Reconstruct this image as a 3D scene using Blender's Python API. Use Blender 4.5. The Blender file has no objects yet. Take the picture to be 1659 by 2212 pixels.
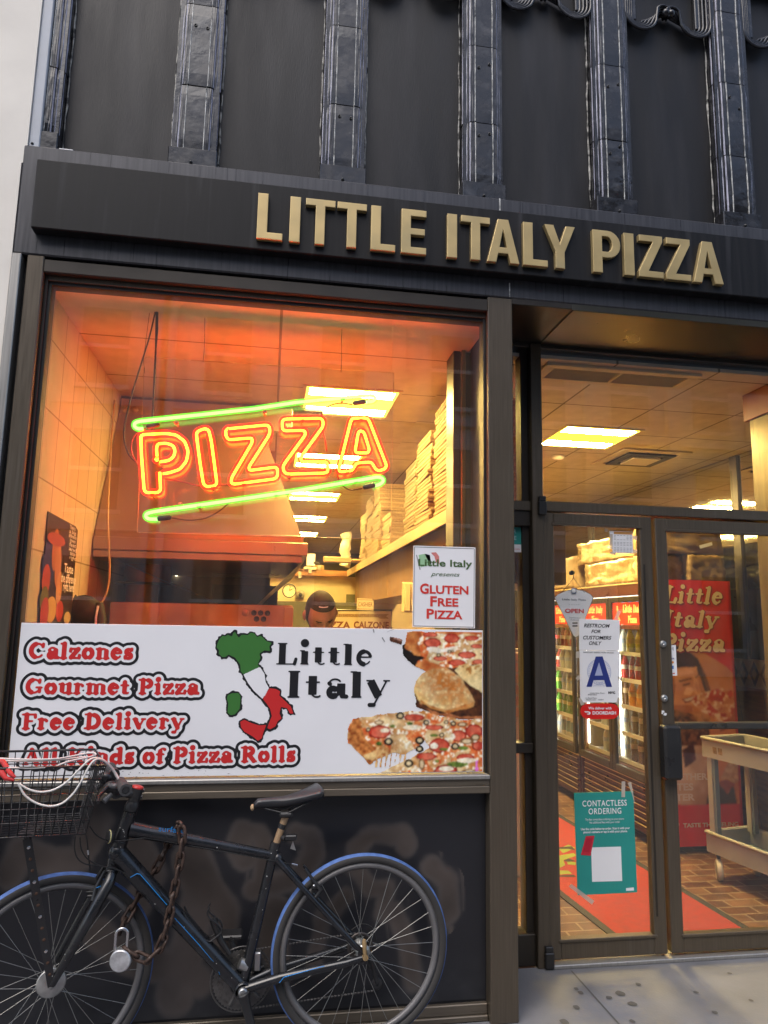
import bpy, bmesh, math, random
import numpy as np
from mathutils import Vector, Matrix
random.seed(7); RNG = np.random.default_rng(7)
SC = bpy.context.scene; COL = SC.collection

# ------------------------------------------------------------------ camera, sky, sun, exposure
ZC = 1.585
YAW, PIT, ROL = map(math.radians, (8.955, 8.718, 1.057))
_f = np.array([math.sin(YAW)*math.cos(PIT), math.cos(YAW)*math.cos(PIT), math.sin(PIT)])
_r0 = np.array([math.cos(YAW), -math.sin(YAW), 0]); _u0 = np.cross(_r0, _f)
_r = _r0*math.cos(ROL)+_u0*math.sin(ROL); _u = -_r0*math.sin(ROL)+_u0*math.cos(ROL)
FPX = 2800*1659/3024
cam_d = bpy.data.cameras.new('camera'); cam = bpy.data.objects.new('camera', cam_d); COL.objects.link(cam)
cam_d.sensor_fit = 'HORIZONTAL'; cam_d.sensor_width = 36; cam_d.lens = 36*FPX/1659
cam_d.clip_start = .05; cam_d.clip_end = 400
mw = Matrix.Identity(4)
for i in range(3):
    mw[i][0] = _r[i]; mw[i][1] = _u[i]; mw[i][2] = -_f[i]
mw[2][3] = ZC
cam.matrix_world = mw
SC.camera = cam

SUN_EL, SUN_AZ = math.radians(58), math.radians(215)
world = bpy.data.worlds.new('World'); SC.world = world; world.use_nodes = True
wn = world.node_tree; bg = wn.nodes['Background']
sky = wn.nodes.new('ShaderNodeTexSky'); sky.sky_type = 'NISHITA'; sky.sun_disc = False
sky.sun_elevation = SUN_EL; sky.sun_rotation = SUN_AZ; sky.air_density = 1.0; sky.dust_density = 3.0; sky.ozone_density = 1.0
wn.links.new(sky.outputs[0], bg.inputs[0]); bg.inputs[1].default_value = .14
sl = bpy.data.lights.new('sun', 'SUN'); sl.energy = .9; sl.angle = math.radians(50); sl.color = (1, .98, .96)
so = bpy.data.objects.new('sun', sl); COL.objects.link(so)
sd = Vector((math.sin(SUN_AZ)*math.cos(SUN_EL), math.cos(SUN_AZ)*math.cos(SUN_EL), math.sin(SUN_EL)))
so.rotation_euler = sd.to_track_quat('Z', 'Y').to_euler(); so.location = (0, -5, 20)
SC.view_settings.view_transform = 'Standard'; SC.view_settings.look = 'None'
SC.view_settings.exposure = 0.85; SC.view_settings.gamma = 1
SC.render.engine = 'CYCLES'
cy = SC.cycles
cy.use_denoising = True
try: cy.denoiser = 'OPENIMAGEDENOISE'
except Exception: pass
cy.max_bounces = 8; cy.diffuse_bounces = 4; cy.glossy_bounces = 4; cy.transparent_max_bounces = 24; cy.transmission_bounces = 4
cy.sample_clamp_indirect = 6; cy.caustics_reflective = False; cy.caustics_refractive = False

# ------------------------------------------------------------------ survey helpers: photo measurement -> point on a real plane
KD = 1659/3024
CR = {0: (0, 0, 1/KD), 1: (0, 0, .9114), 2: (1512, 0, .9114), 3: (0, 1050, .6553), 4: (900, 1050, .6631), 5: (1950, 1150, .6474),
      6: (0, 2400, .7233), 7: (1100, 2400, .6028), 8: (2000, 2300, .6172), 10: (0, 2900, .6028), 11: (800, 3000, .6631),
      12: (1900, 3000, .6775), 13: (1000, 1900, .4219), 14: (300, 1900, .5726), 15: (2150, 2050, .2712), 16: (2550, 2600, .4069), 17: (0, 2900, .3737)}
MM = np.array([_r, -_u, _f])
def ratio(n, x, y):
    x0, y0, s = CR[n]
    d = np.array([((x0+s*x)*KD-829.5)/FPX, ((y0+s*y)*KD-1106)/FPX, 1]) @ MM
    return d[0]/d[1], d[2]/d[1]
def Wy(n, x, y, Y):
    a, b = ratio(n, x, y); return Vector((a*Y, Y, ZC+b*Y))
def Wz(n, x, y, Z):
    a, b = ratio(n, x, y); Y = (Z-ZC)/b; return Vector((a*Y, Y, Z))
def Wx(n, x, y, X):
    a, b = ratio(n, x, y); Y = X/a; return Vector((X, Y, ZC+b*Y))

# ------------------------------------------------------------------ scene-graph helpers
def s2l(r, g, b):
    f = lambda c: (c/12.92 if c <= .04045 else ((c+.055)/1.055)**2.4)
    return (f(r/255), f(g/255), f(b/255), 1)
def tag(o, label=None, cat=None, group=None, kind=None):
    if label: o['label'] = label
    if cat: o['category'] = cat
    if group: o['group'] = group
    if kind: o['kind'] = kind
    return o
def thing(name, label, cat, loc=(0, 0, 0), group=None):
    o = bpy.data.objects.new(name, None); COL.objects.link(o); o.location = loc; o.empty_display_size = .1
    return tag(o, label, cat, group)
def wloc(o):
    v = Vector((0, 0, 0))
    while o is not None: v = v + Vector(o.location); o = o.parent
    return v
def copy_tree(o, parent=None):
    c = o.copy(); COL.objects.link(c)
    if parent: c.parent = parent
    for ch in list(o.children): copy_tree(ch, c)
    return c

class MB:
    def __init__(s): s.v = []; s.f = []; s.m = []; s.s = []
    def add(s, vs, fs, mi=0, sm=False):
        b = len(s.v); s.v += [tuple(map(float, v)) for v in vs]
        for f in fs: s.f.append([b+i for i in f]); s.m.append(mi); s.s.append(sm)
        return s
    def box(s, x0, x1, y0, y1, z0, z1, b=0, mi=0, R=None):
        if x0 > x1: x0, x1 = x1, x0
        if y0 > y1: y0, y1 = y1, y0
        if z0 > z1: z0, z1 = z1, z0
        b = min(b, (x1-x0)*.3, (y1-y0)*.3, (z1-z0)*.3)
        lo, hi = (x0, y0, z0), (x1, y1, z1)
        if b <= 0:
            vs = [((x1 if i & 1 else x0), (y1 if i & 2 else y0), (z1 if i & 4 else z0)) for i in range(8)]
            fs = [(0, 2, 3, 1), (4, 5, 7, 6), (0, 1, 5, 4), (2, 6, 7, 3), (0, 4, 6, 2), (1, 3, 7, 5)]
        else:
            vs, idx, fs = [], {}, []
            for c in range(8):
                sg = [(c >> k) & 1 for k in range(3)]
                for a in range(3):
                    p = [((hi[k] if sg[k] else lo[k]) if k == a else (hi[k]-b if sg[k] else lo[k]+b)) for k in range(3)]
                    idx[(c, a)] = len(vs); vs.append(tuple(p))
                fs.append([idx[(c, a)] for a in range(3)])
            for a in range(3):
                o1, o2 = [k for k in range(3) if k != a]
                for sgn in (0, 1):
                    fs.append([idx[((sgn << a) | (u << o1) | (w << o2), a)] for u, w in ((0, 0), (1, 0), (1, 1), (0, 1))])
            for c_ in range(3):
                a, d = [k for k in range(3) if k != c_]
                for sa in (0, 1):
                    for sb in (0, 1):
                        base = (sa << a) | (sb << d)
                        fs.append([idx[(base, a)], idx[(base | (1 << c_), a)], idx[(base | (1 << c_), d)], idx[(base, d)]])
        if R is not None: vs = [R @ Vector(v) for v in vs]
        return s.add(vs, fs, mi)
    def quad(s, a, b, c, d, mi=0): return s.add([a, b, c, d], [(0, 1, 2, 3)], mi)
    def tube(s, pts, r, n=8, closed=False, mi=0, cap=True):
        pts = [Vector(p) for p in pts]; N = len(pts)
        rr = list(r) if hasattr(r, '__len__') else [r]*N
        if closed: T = [(pts[(i+1) % N]-pts[i-1]).normalized() for i in range(N)]
        else: T = [(pts[min(i+1, N-1)]-pts[max(i-1, 0)]).normalized() for i in range(N)]
        up = Vector((0, 0, 1)) if abs(T[0].z) < .9 else Vector((1, 0, 0))
        nrm = (up-T[0]*up.dot(T[0])).normalized(); vs = []
        for i in range(N):
            nrm = nrm-T[i]*nrm.dot(T[i])
            nrm = nrm.normalized() if nrm.length > 1e-6 else T[i].orthogonal().normalized()
            bi = T[i].cross(nrm)
            for k in range(n):
                a = 2*math.pi*k/n; vs.append(pts[i]+(nrm*math.cos(a)+bi*math.sin(a))*rr[i])
        fs = []
        for i in range(N if closed else N-1):
            j = (i+1) % N
            for k in range(n): fs.append((i*n+k, i*n+(k+1) % n, j*n+(k+1) % n, j*n+k))
        s.add(vs, fs, mi, True)
        if cap and not closed:
            s.add(vs[:n], [tuple(range(n))[::-1]], mi); s.add(vs[-n:], [tuple(range(n))], mi)
        return s
    def lathe(s, prof, c, ax=(0, 0, 1), n=20, mi=0, sm=True):
        ax = Vector(ax).normalized(); u = ax.orthogonal().normalized(); w = ax.cross(u); c = Vector(c)
        vs = []; fs = []
        for r, h in prof:
            for k in range(n):
                a = 2*math.pi*k/n; vs.append(c+ax*h+(u*math.cos(a)+w*math.sin(a))*max(r, 1e-5))
        for i in range(len(prof)-1):
            for k in range(n): fs.append((i*n+k, i*n+(k+1) % n, (i+1)*n+(k+1) % n, (i+1)*n+k))
        return s.add(vs, fs, mi, sm)
    def ball(s, c, rx, ry=None, rz=None, nu=14, nv=8, mi=0, R=None):
        ry = ry or rx; rz = rz or rx; vs = []; fs = []
        for i in range(nv+1):
            t = math.pi*i/nv
            for k in range(nu):
                a = 2*math.pi*k/nu
                p = Vector((rx*math.sin(t)*math.cos(a), ry*math.sin(t)*math.sin(a), rz*math.cos(t)))
                if R is not None: p = R @ p
                vs.append(Vector(c)+p)
        for i in range(nv):
            for k in range(nu): fs.append((i*nu+k, i*nu+(k+1) % nu, (i+1)*nu+(k+1) % nu, (i+1)*nu+k))
        return s.add(vs, fs, mi, True)
    def torus(s, c, ax, R, r, n=32, m=10, mi=0, mfn=None, a0=0, a1=2*math.pi):
        ax = Vector(ax).normalized(); u = ax.orthogonal().normalized(); w = ax.cross(u); c = Vector(c); vs = []
        for i in range(n):
            a = 2*math.pi*i/n; d = u*math.cos(a)+w*math.sin(a)
            for k in range(m):
                t = 2*math.pi*k/m; vs.append(c+d*(R+r*math.cos(t))+ax*(r*math.sin(t)))
        b = len(s.v); s.v += [tuple(v) for v in vs]
        for i in range(n):
            for k in range(m):
                s.f.append([b+i*m+k, b+i*m+(k+1) % m, b+((i+1) % n)*m+(k+1) % m, b+((i+1) % n)*m+k])
                s.m.append(mfn(2*math.pi*(k+.5)/m) if mfn else mi); s.s.append(True)
        return s
    def prism(s, poly, fn, t0, t1, mi=0, mside=None):
        n = len(poly); A = [fn(p, t0) for p in poly]; B = [fn(p, t1) for p in poly]
        s.add(A, [tuple(range(n))[::-1]], mi); s.add(B, [tuple(range(n))], mi)
        return s.add(A+B, [(i, (i+1) % n, n+(i+1) % n, n+i) for i in range(n)], mi if mside is None else mside)
    def pieces(s):
        n = len(s.v); p = list(range(n))
        def find(a):
            while p[a] != a: p[a] = p[p[a]]; a = p[a]
            return a
        for f in s.f:
            r = find(f[0])
            for v in f[1:]: p[find(v)] = r
        rt = [find(i) for i in range(n)]; ids = {}; isl = np.array([ids.setdefault(r, len(ids)) for r in rt]); k = len(ids)
        if k < 2 or k > 900: return None
        V = np.array(s.v); lo = np.full((k, 3), np.inf); hi = -lo; np.minimum.at(lo, isl, V); np.maximum.at(hi, isl, V)
        size = (hi-lo).max(1); gap = np.maximum(0, np.maximum(lo[:, None]-hi[None], lo[None]-hi[:, None]))
        near = np.sqrt((gap**2).sum(2)) <= np.maximum(.019, .48*np.maximum(size[:, None], size[None]))
        lab = -np.ones(k, int); c = 0
        for i in range(k):
            if lab[i] >= 0: continue
            st = [i]; lab[i] = c
            while st:
                a = st.pop()
                for b in np.nonzero(near[a] & (lab < 0))[0]: lab[b] = c; st.append(int(b))
            c += 1
        return (lab[isl], c) if 1 < c <= 60 else None
    def build(s, name, mats, parent=None, recalc=True):
        if parent is not None and name not in ('scuff_mark', 'printed_sheet', 'food_picture', 'wall_panel', 'paint_chip'):
            pc = s.pieces()
            if pc:
                lab, c = pc; first = None
                for q_ in range(c):
                    m = MB(); mp = {}
                    for f, mi, sm in zip(s.f, s.m, s.s):
                        if lab[f[0]] != q_: continue
                        for v in f:
                            if v not in mp: mp[v] = len(m.v); m.v.append(s.v[v])
                        m.f.append([mp[v] for v in f]); m.m.append(mi); m.s.append(sm)
                    if m.f:
                        o = m._build(name, mats, parent, recalc); first = first or o
                return first
        return s._build(name, mats, parent, recalc)
    def _build(s, name, mats, parent=None, recalc=True):
        me = bpy.data.meshes.new(name); off = wloc(parent) if parent else Vector((0, 0, 0))
        me.from_pydata([(v[0]-off.x, v[1]-off.y, v[2]-off.z) for v in s.v], [], s.f)
        if not isinstance(mats, (list, tuple)): mats = [mats]
        for m in mats: me.materials.append(m)
        me.polygons.foreach_set('material_index', s.m); me.polygons.foreach_set('use_smooth', s.s)
        if recalc:
            bm = bmesh.new(); bm.from_mesh(me); bmesh.ops.recalc_face_normals(bm, faces=bm.faces); bm.to_mesh(me); bm.free()
        me.update()
        o = bpy.data.objects.new(name, me); COL.objects.link(o)
        if parent: o.parent = parent
        return o

# ------------------------------------------------------------------ materials
def nd(t, kind, **kw):
    n = t.nodes.new(kind)
    for k, v in kw.items(): setattr(n, k, v)
    return n
def mat(name, col, rough=.5, metal=0, var=.15, vs=6, bump=0, bs=40, emit=None, es=0, stretch=None, rvar=.1, spec=.5, coat=0, col2=None, c2s=3, c2t=(.5, .7), alpha=1):
    m = bpy.data.materials.new(name); m.use_nodes = True; t = m.node_tree; P = t.nodes['Principled BSDF']; L = t.links.new
    P.inputs['Roughness'].default_value = rough; P.inputs['Metallic'].default_value = metal
    P.inputs['Specular IOR Level'].default_value = spec; P.inputs['Coat Weight'].default_value = coat; P.inputs['Alpha'].default_value = alpha
    co = nd(t, 'ShaderNodeTexCoord').outputs['Object']
    if stretch:
        mp = nd(t, 'ShaderNodeMapping'); mp.inputs['Scale'].default_value = stretch; L(co, mp.inputs[0]); co = mp.outputs[0]
    no = nd(t, 'ShaderNodeTexNoise'); no.inputs['Scale'].default_value = vs; no.inputs['Detail'].default_value = 6; L(co, no.inputs[0])
    mr = nd(t, 'ShaderNodeMapRange'); mr.inputs[1].default_value = .3; mr.inputs[2].default_value = .7
    mr.inputs[3].default_value = 1-var; mr.inputs[4].default_value = 1+var; L(no.outputs[0], mr.inputs[0])
    mx = nd(t, 'ShaderNodeMix', data_type='RGBA', blend_type='MULTIPLY'); mx.inputs[0].default_value = 1
    mx.inputs[6].default_value = (*col[:3], 1); L(mr.outputs[0], mx.inputs[7]); out = mx.outputs[2]
    if col2:
        n2 = nd(t, 'ShaderNodeTexNoise'); n2.inputs['Scale'].default_value = c2s; n2.inputs['Detail'].default_value = 8; L(co, n2.inputs[0])
        m2 = nd(t, 'ShaderNodeMapRange'); m2.inputs[1].default_value = c2t[0]; m2.inputs[2].default_value = c2t[1]; L(n2.outputs[0], m2.inputs[0])
        x2 = nd(t, 'ShaderNodeMix', data_type='RGBA'); L(m2.outputs[0], x2.inputs[0]); L(out, x2.inputs[6]); x2.inputs[7].default_value = (*col2[:3], 1); out = x2.outputs[2]
    L(out, P.inputs['Base Color'])
    if rvar:
        r2 = nd(t, 'ShaderNodeMapRange'); r2.inputs[1].default_value = .3; r2.inputs[2].default_value = .7
        r2.inputs[3].default_value = max(.03, rough-rvar); r2.inputs[4].default_value = min(1, rough+rvar); L(no.outputs[0], r2.inputs[0]); L(r2.outputs[0], P.inputs['Roughness'])
    if bump:
        nb = nd(t, 'ShaderNodeTexNoise'); nb.inputs['Scale'].default_value = bs; nb.inputs['Detail'].default_value = 4; L(co, nb.inputs[0])
        bp = nd(t, 'ShaderNodeBump'); bp.inputs['Strength'].default_value = bump; bp.inputs['Distance'].default_value = .0025; L(nb.outputs[0], bp.inputs['Height']); L(bp.outputs[0], P.inputs['Normal'])
    if emit:
        P.inputs['Emission Color'].default_value = (*emit[:3], 1); P.inputs['Emission Strength'].default_value = es
    return m
def flat(name, col, rough=.5, **k): return mat(name, col, rough, var=.03, rvar=0, **k)
def tiles(name, c1, c2, mortar, w, h, ms, axes='xz', rough=.4, offset=0., bump=.4, var=.5, msm=.1, rot=0):
    m = bpy.data.materials.new(name); m.use_nodes = True; t = m.node_tree; P = t.nodes['Principled BSDF']; L = t.links.new
    co = nd(t, 'ShaderNodeTexCoord').outputs['Object']; sp = nd(t, 'ShaderNodeSeparateXYZ'); L(co, sp.inputs[0])
    cb = nd(t, 'ShaderNodeCombineXYZ'); i = {'x': 0, 'y': 1, 'z': 2}
    L(sp.outputs[i[axes[0]]], cb.inputs[0]); L(sp.outputs[i[axes[1]]], cb.inputs[1]); v = cb.outputs[0]
    if rot:
        mp = nd(t, 'ShaderNodeMapping'); mp.inputs['Rotation'].default_value = (0, 0, rot); L(v, mp.inputs[0]); v = mp.outputs[0]
    b = nd(t, 'ShaderNodeTexBrick'); b.offset = offset; b.inputs['Scale'].default_value = 1; b.inputs['Brick Width'].default_value = w
    b.inputs['Row Height'].default_value = h; b.inputs['Mortar Size'].default_value = ms; b.inputs['Mortar Smooth'].default_value = msm
    b.inputs['Bias'].default_value = 0; b.inputs[1].default_value = (*c1[:3], 1); b.inputs[2].default_value = (*c2[:3], 1); b.inputs[3].default_value = (*mortar[:3], 1); L(v, b.inputs[0])
    no = nd(t, 'ShaderNodeTexNoise'); no.inputs['Scale'].default_value = 9; no.inputs['Detail'].default_value = 6; L(co, no.inputs[0])
    mr = nd(t, 'ShaderNodeMapRange'); mr.inputs[1].default_value = .3; mr.inputs[2].default_value = .7; mr.inputs[3].default_value = 1-var*.5; mr.inputs[4].default_value = 1+var*.5; L(no.outputs[0], mr.inputs[0])
    mx = nd(t, 'ShaderNodeMix', data_type='RGBA', blend_type='MULTIPLY'); mx.inputs[0].default_value = 1; L(b.outputs[0], mx.inputs[6]); L(mr.outputs[0], mx.inputs[7]); L(mx.outputs[2], P.inputs['Base Color'])
    P.inputs['Roughness'].default_value = rough
    bp = nd(t, 'ShaderNodeBump'); bp.invert = True; bp.inputs['Strength'].default_value = bump; bp.inputs['Distance'].default_value = .005; L(b.outputs[1], bp.inputs['Height']); L(bp.outputs[0], P.inputs['Normal'])
    return m
def emis(name, col, st):
    m = bpy.data.materials.new(name); m.use_nodes = True; t = m.node_tree; t.nodes.remove(t.nodes['Principled BSDF'])
    e = nd(t, 'ShaderNodeEmission'); e.inputs[0].default_value = (*col[:3], 1); e.inputs[1].default_value = st; t.links.new(e.outputs[0], t.nodes['Material Output'].inputs[0]); return m
def glass(name, tint=(1, 1, 1), refl=.06, rough=.0, haze=0, hazecol=(1, 1, 1), grime_haze=0):
    """thin pane: straight-through transparency, Fresnel mirror and a little grime"""
    m = bpy.data.materials.new(name); m.use_nodes = True; t = m.node_tree; t.nodes.remove(t.nodes['Principled BSDF']); L = t.links.new
    tr = nd(t, 'ShaderNodeBsdfTransparent'); tr.inputs[0].default_value = (*tint, 1)
    gl = nd(t, 'ShaderNodeBsdfGlossy'); gl.inputs['Roughness'].default_value = rough; gl.inputs[0].default_value = (.9, .95, 1, 1)
    lw = nd(t, 'ShaderNodeLayerWeight'); lw.inputs[0].default_value = .5
    pw = nd(t, 'ShaderNodeMath', operation='POWER'); L(lw.outputs[1], pw.inputs[0]); pw.inputs[1].default_value = 5
    mu = nd(t, 'ShaderNodeMath', operation='MULTIPLY_ADD'); L(pw.outputs[0], mu.inputs[0]); mu.inputs[1].default_value = .8; mu.inputs[2].default_value = refl
    ms = nd(t, 'ShaderNodeMixShader'); L(mu.outputs[0], ms.inputs[0]); L(tr.outputs[0], ms.inputs[1]); L(gl.outputs[0], ms.inputs[2]); out = ms.outputs[0]
    if grime_haze:
        d1 = nd(t, 'ShaderNodeBsdfDiffuse'); d1.inputs[0].default_value = (*hazecol, 1); d2 = nd(t, 'ShaderNodeBsdfTranslucent'); d2.inputs[0].default_value = (*hazecol, 1)  # translucent half lays a warm lamp haze over the pane, besides the grime
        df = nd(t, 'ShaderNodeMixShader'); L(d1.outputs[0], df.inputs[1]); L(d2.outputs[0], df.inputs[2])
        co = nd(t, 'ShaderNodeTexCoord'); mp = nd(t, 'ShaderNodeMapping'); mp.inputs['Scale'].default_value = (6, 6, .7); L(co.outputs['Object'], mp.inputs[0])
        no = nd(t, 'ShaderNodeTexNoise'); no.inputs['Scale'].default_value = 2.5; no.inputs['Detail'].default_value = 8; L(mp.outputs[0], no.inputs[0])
        mr = nd(t, 'ShaderNodeMapRange'); mr.inputs[1].default_value = .4; mr.inputs[2].default_value = .8; mr.inputs[3].default_value = grime_haze*.3; mr.inputs[4].default_value = grime_haze*2; L(no.outputs[0], mr.inputs[0])
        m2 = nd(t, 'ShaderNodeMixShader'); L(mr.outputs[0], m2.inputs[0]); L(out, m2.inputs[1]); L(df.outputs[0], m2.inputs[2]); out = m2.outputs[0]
    L(out, t.nodes['Material Output'].inputs[0]); return m
def vcol(name, rough=.4, **k):
    m = mat(name, (1, 1, 1), rough, var=.0, rvar=0, **k); t = m.node_tree
    a = nd(t, 'ShaderNodeAttribute'); a.attribute_name = 'Col'
    t.links.new(a.outputs['Color'], t.nodes['Principled BSDF'].inputs['Base Color']); return m

M = {}
M['black_paint'] = mat('black_paint', (.012, .012, .0135), .5, var=.2, vs=3, bump=.25, bs=60, rvar=.08, spec=.3, col2=(.032, .031, .034), c2s=2.5, c2t=(.45, .85), stretch=(3, 3, .5))
M['black_glaze'] = mat('black_glaze', (.018, .018, .021), .2, var=.35, vs=14, bump=.3, bs=35, rvar=.14, col2=(.065, .065, .07), c2s=18, c2t=(.55, .8))
M['reed_sheen'] = mat('reed_sheen', (.34, .34, .42), .26, var=.35, vs=20, bump=.3, bs=60, stretch=(3, 3, 1))  # pale sky sheen on the black reeds, put into the base colour
M['edge_wear'] = mat('edge_wear', (.5, .5, .48), .5, var=.5, vs=30, bump=.3, col2=(.03, .03, .03), c2s=25, c2t=(.52, .7))
M['caulk'] = mat('caulk', (.42, .41, .38), .8, var=.5, vs=30, bump=.8, bs=60, col2=(.03, .03, .03), c2s=18, c2t=(.5, .6))
M['fascia'] = mat('fascia', (.052, .052, .058), .34, metal=.25, var=.25, vs=6, rvar=.08, stretch=(14, 1, .5))
M['sign_black'] = mat('sign_black', (.009, .009, .01), .5, var=.3, vs=5, rvar=.06, spec=.22, col2=(.04, .04, .044), c2s=2.2, c2t=(.56, .85), stretch=(9, 1, .5))
M['gold'] = mat('gold', (.52, .39, .18), .38, metal=.5, var=.08, vs=9, rvar=.05, col2=(.44, .35, .18), c2s=6, c2t=(.55, .8))
M['bronze'] = mat('bronze', (.096, .077, .056), .36, metal=.35, var=.12, vs=8, rvar=.06, stretch=(18, 18, .6), col2=(.14, .12, .1), c2s=2, c2t=(.6, .9))
M['bronze_dark'] = mat('bronze_dark', (.035, .029, .023), .4, metal=.3, var=.15, rvar=.06)
M['bronze_bright'] = mat('bronze_bright', (.075, .07, .055), .3, metal=.6, var=.06, vs=3, rvar=.03)
M['steel_light'] = mat('steel_light', (.34, .33, .31), .38, metal=.6, var=.12, rvar=.08, stretch=(20, 20, .5))
M['sill_metal'] = mat('sill_metal', (.15, .125, .095), .34, metal=.5, var=.15, vs=5, rvar=.1, stretch=(.6, 12, 12))
M['rubber'] = mat('rubber', (.012, .012, .012), .6)
M['cream'] = mat('cream', (.78, .74, .67), .75, var=.1, vs=3, bump=.5, bs=5, col2=(.68, .63, .56), c2s=1.6, c2t=(.5, .8))
M['blue_trim'] = mat('blue_trim', (.42, .45, .5), .5, var=.12, bump=.2)
M['pane'] = glass('pane', (.985, .98, .97), .062, .0, grime_haze=.016, hazecol=(.8, .76, .7))
M['door_pane'] = glass('door_pane', (.985, .985, .98), .055, .0, grime_haze=.01, hazecol=(.7, .7, .7))
M['acrylic'] = glass('acrylic', (.98, .97, .95), .06, .03, grime_haze=.012, hazecol=(.8, .7, .5))
M['white'] = mat('white', (.8, .8, .82), .42, var=.03, vs=3, rvar=.03)
M['paper'] = mat('paper', (.78, .78, .79), .6, var=.03)
M['print_black'] = flat('print_black', (.012, .012, .014), .4)
M['print_white'] = flat('print_white', (.8, .8, .82), .42)
M['print_red'] = flat('print_red', (.56, .025, .025), .4)
M['print_green'] = flat('print_green', (.045, .17, .035), .4)
M['pic'] = vcol('pic', .4)
M['black_metal'] = mat('black_metal', (.02, .02, .021), .35, var=.2)
M['chrome'] = mat('chrome', (.6, .6, .6), .22, metal=1, var=.1)
M['steel'] = mat('steel', (.42, .42, .41), .35, metal=.9, var=.15, vs=10)
print('lib ok')

# ------------------------------------------------------------------ flat lettering: distance fields and contours
def segdist(X, Y, segs):
    F = np.full(X.shape, 9.)
    for sg in segs:
        ax, ay, bx, by, ra, rb = sg[:6]
        if len(sg) > 6 and sg[6]:
            L_ = math.hypot(bx-ax, by-ay); ux, uy = (bx-ax)/L_, (by-ay)/L_; mx, my = (ax+bx)/2, (ay+by)/2
            U = np.abs((X-mx)*ux+(Y-my)*uy)-L_/2-.001; V = np.abs(-(X-mx)*uy+(Y-my)*ux)-ra
            F = np.minimum(F, np.maximum(U, V)); continue
        dx, dy = bx-ax, by-ay; l2 = dx*dx+dy*dy
        t = np.clip(((X-ax)*dx+(Y-ay)*dy)/l2, 0, 1) if l2 > 1e-12 else np.zeros(X.shape)
        F = np.minimum(F, np.hypot(X-ax-t*dx, Y-ay-t*dy)-(ra+(rb-ra)*t))
    return F
def polydist(X, Y, poly):
    """signed distance to a closed polygon"""
    F = np.full(X.shape, 9.); ins = np.zeros(X.shape, bool); n = len(poly)
    for i in range(n):
        ax, ay = poly[i]; bx, by = poly[(i+1) % n]; dx, dy = bx-ax, by-ay; l2 = dx*dx+dy*dy+1e-15
        t = np.clip(((X-ax)*dx+(Y-ay)*dy)/l2, 0, 1); F = np.minimum(F, np.hypot(X-ax-t*dx, Y-ay-t*dy))
        c = ((ay > Y) != (by > Y)); xi = ax+(Y-ay)/(by-ay if abs(by-ay) > 1e-12 else 1e-12)*dx; ins ^= c & (X < xi)
    return np.where(ins, -F, F)
def contour(mb, F, x0, y0, h, lvl, fn, mi=0):
    ny, nx = F.shape; I = F < lvl; vs = []; fs = []
    cnt = I[:-1, :-1].astype(int)+I[:-1, 1:]+I[1:, :-1]+I[1:, 1:]
    for j in range(ny-1):
        row = cnt[j]
        if not row.any(): continue
        i = 0
        while i < nx-1:
            c = row[i]
            if c == 0: i += 1; continue
            if c == 4:
                k = i
                while k < nx-1 and row[k] == 4: k += 1
                b = len(vs); vs += [(x0+i*h, y0+j*h), (x0+k*h, y0+j*h), (x0+k*h, y0+(j+1)*h), (x0+i*h, y0+(j+1)*h)]; fs.append((b, b+1, b+2, b+3)); i = k; continue
            cs = [(i, j), (i+1, j), (i+1, j+1), (i, j+1)]; b = len(vs); m = 0
            for q_ in range(4):
                a_, b_ = cs[q_], cs[(q_+1) % 4]; fa, fb = F[a_[1], a_[0]], F[b_[1], b_[0]]
                if fa < lvl: vs.append((x0+a_[0]*h, y0+a_[1]*h)); m += 1
                if (fa < lvl) != (fb < lvl):
                    t = (lvl-fa)/(fb-fa); vs.append((x0+(a_[0]+(b_[0]-a_[0])*t)*h, y0+(a_[1]+(b_[1]-a_[1])*t)*h)); m += 1
            if m >= 3: fs.append(tuple(range(b, b+m)))
            i += 1
    mb.add([fn(v) for v in vs], fs, mi)
def arc(cx, cy, rx, ry, a0, a1, n=10):
    return [(cx+rx*math.cos(math.radians(a0+(a1-a0)*i/n)), cy+ry*math.sin(math.radians(a0+(a1-a0)*i/n))) for i in range(n+1)]
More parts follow.
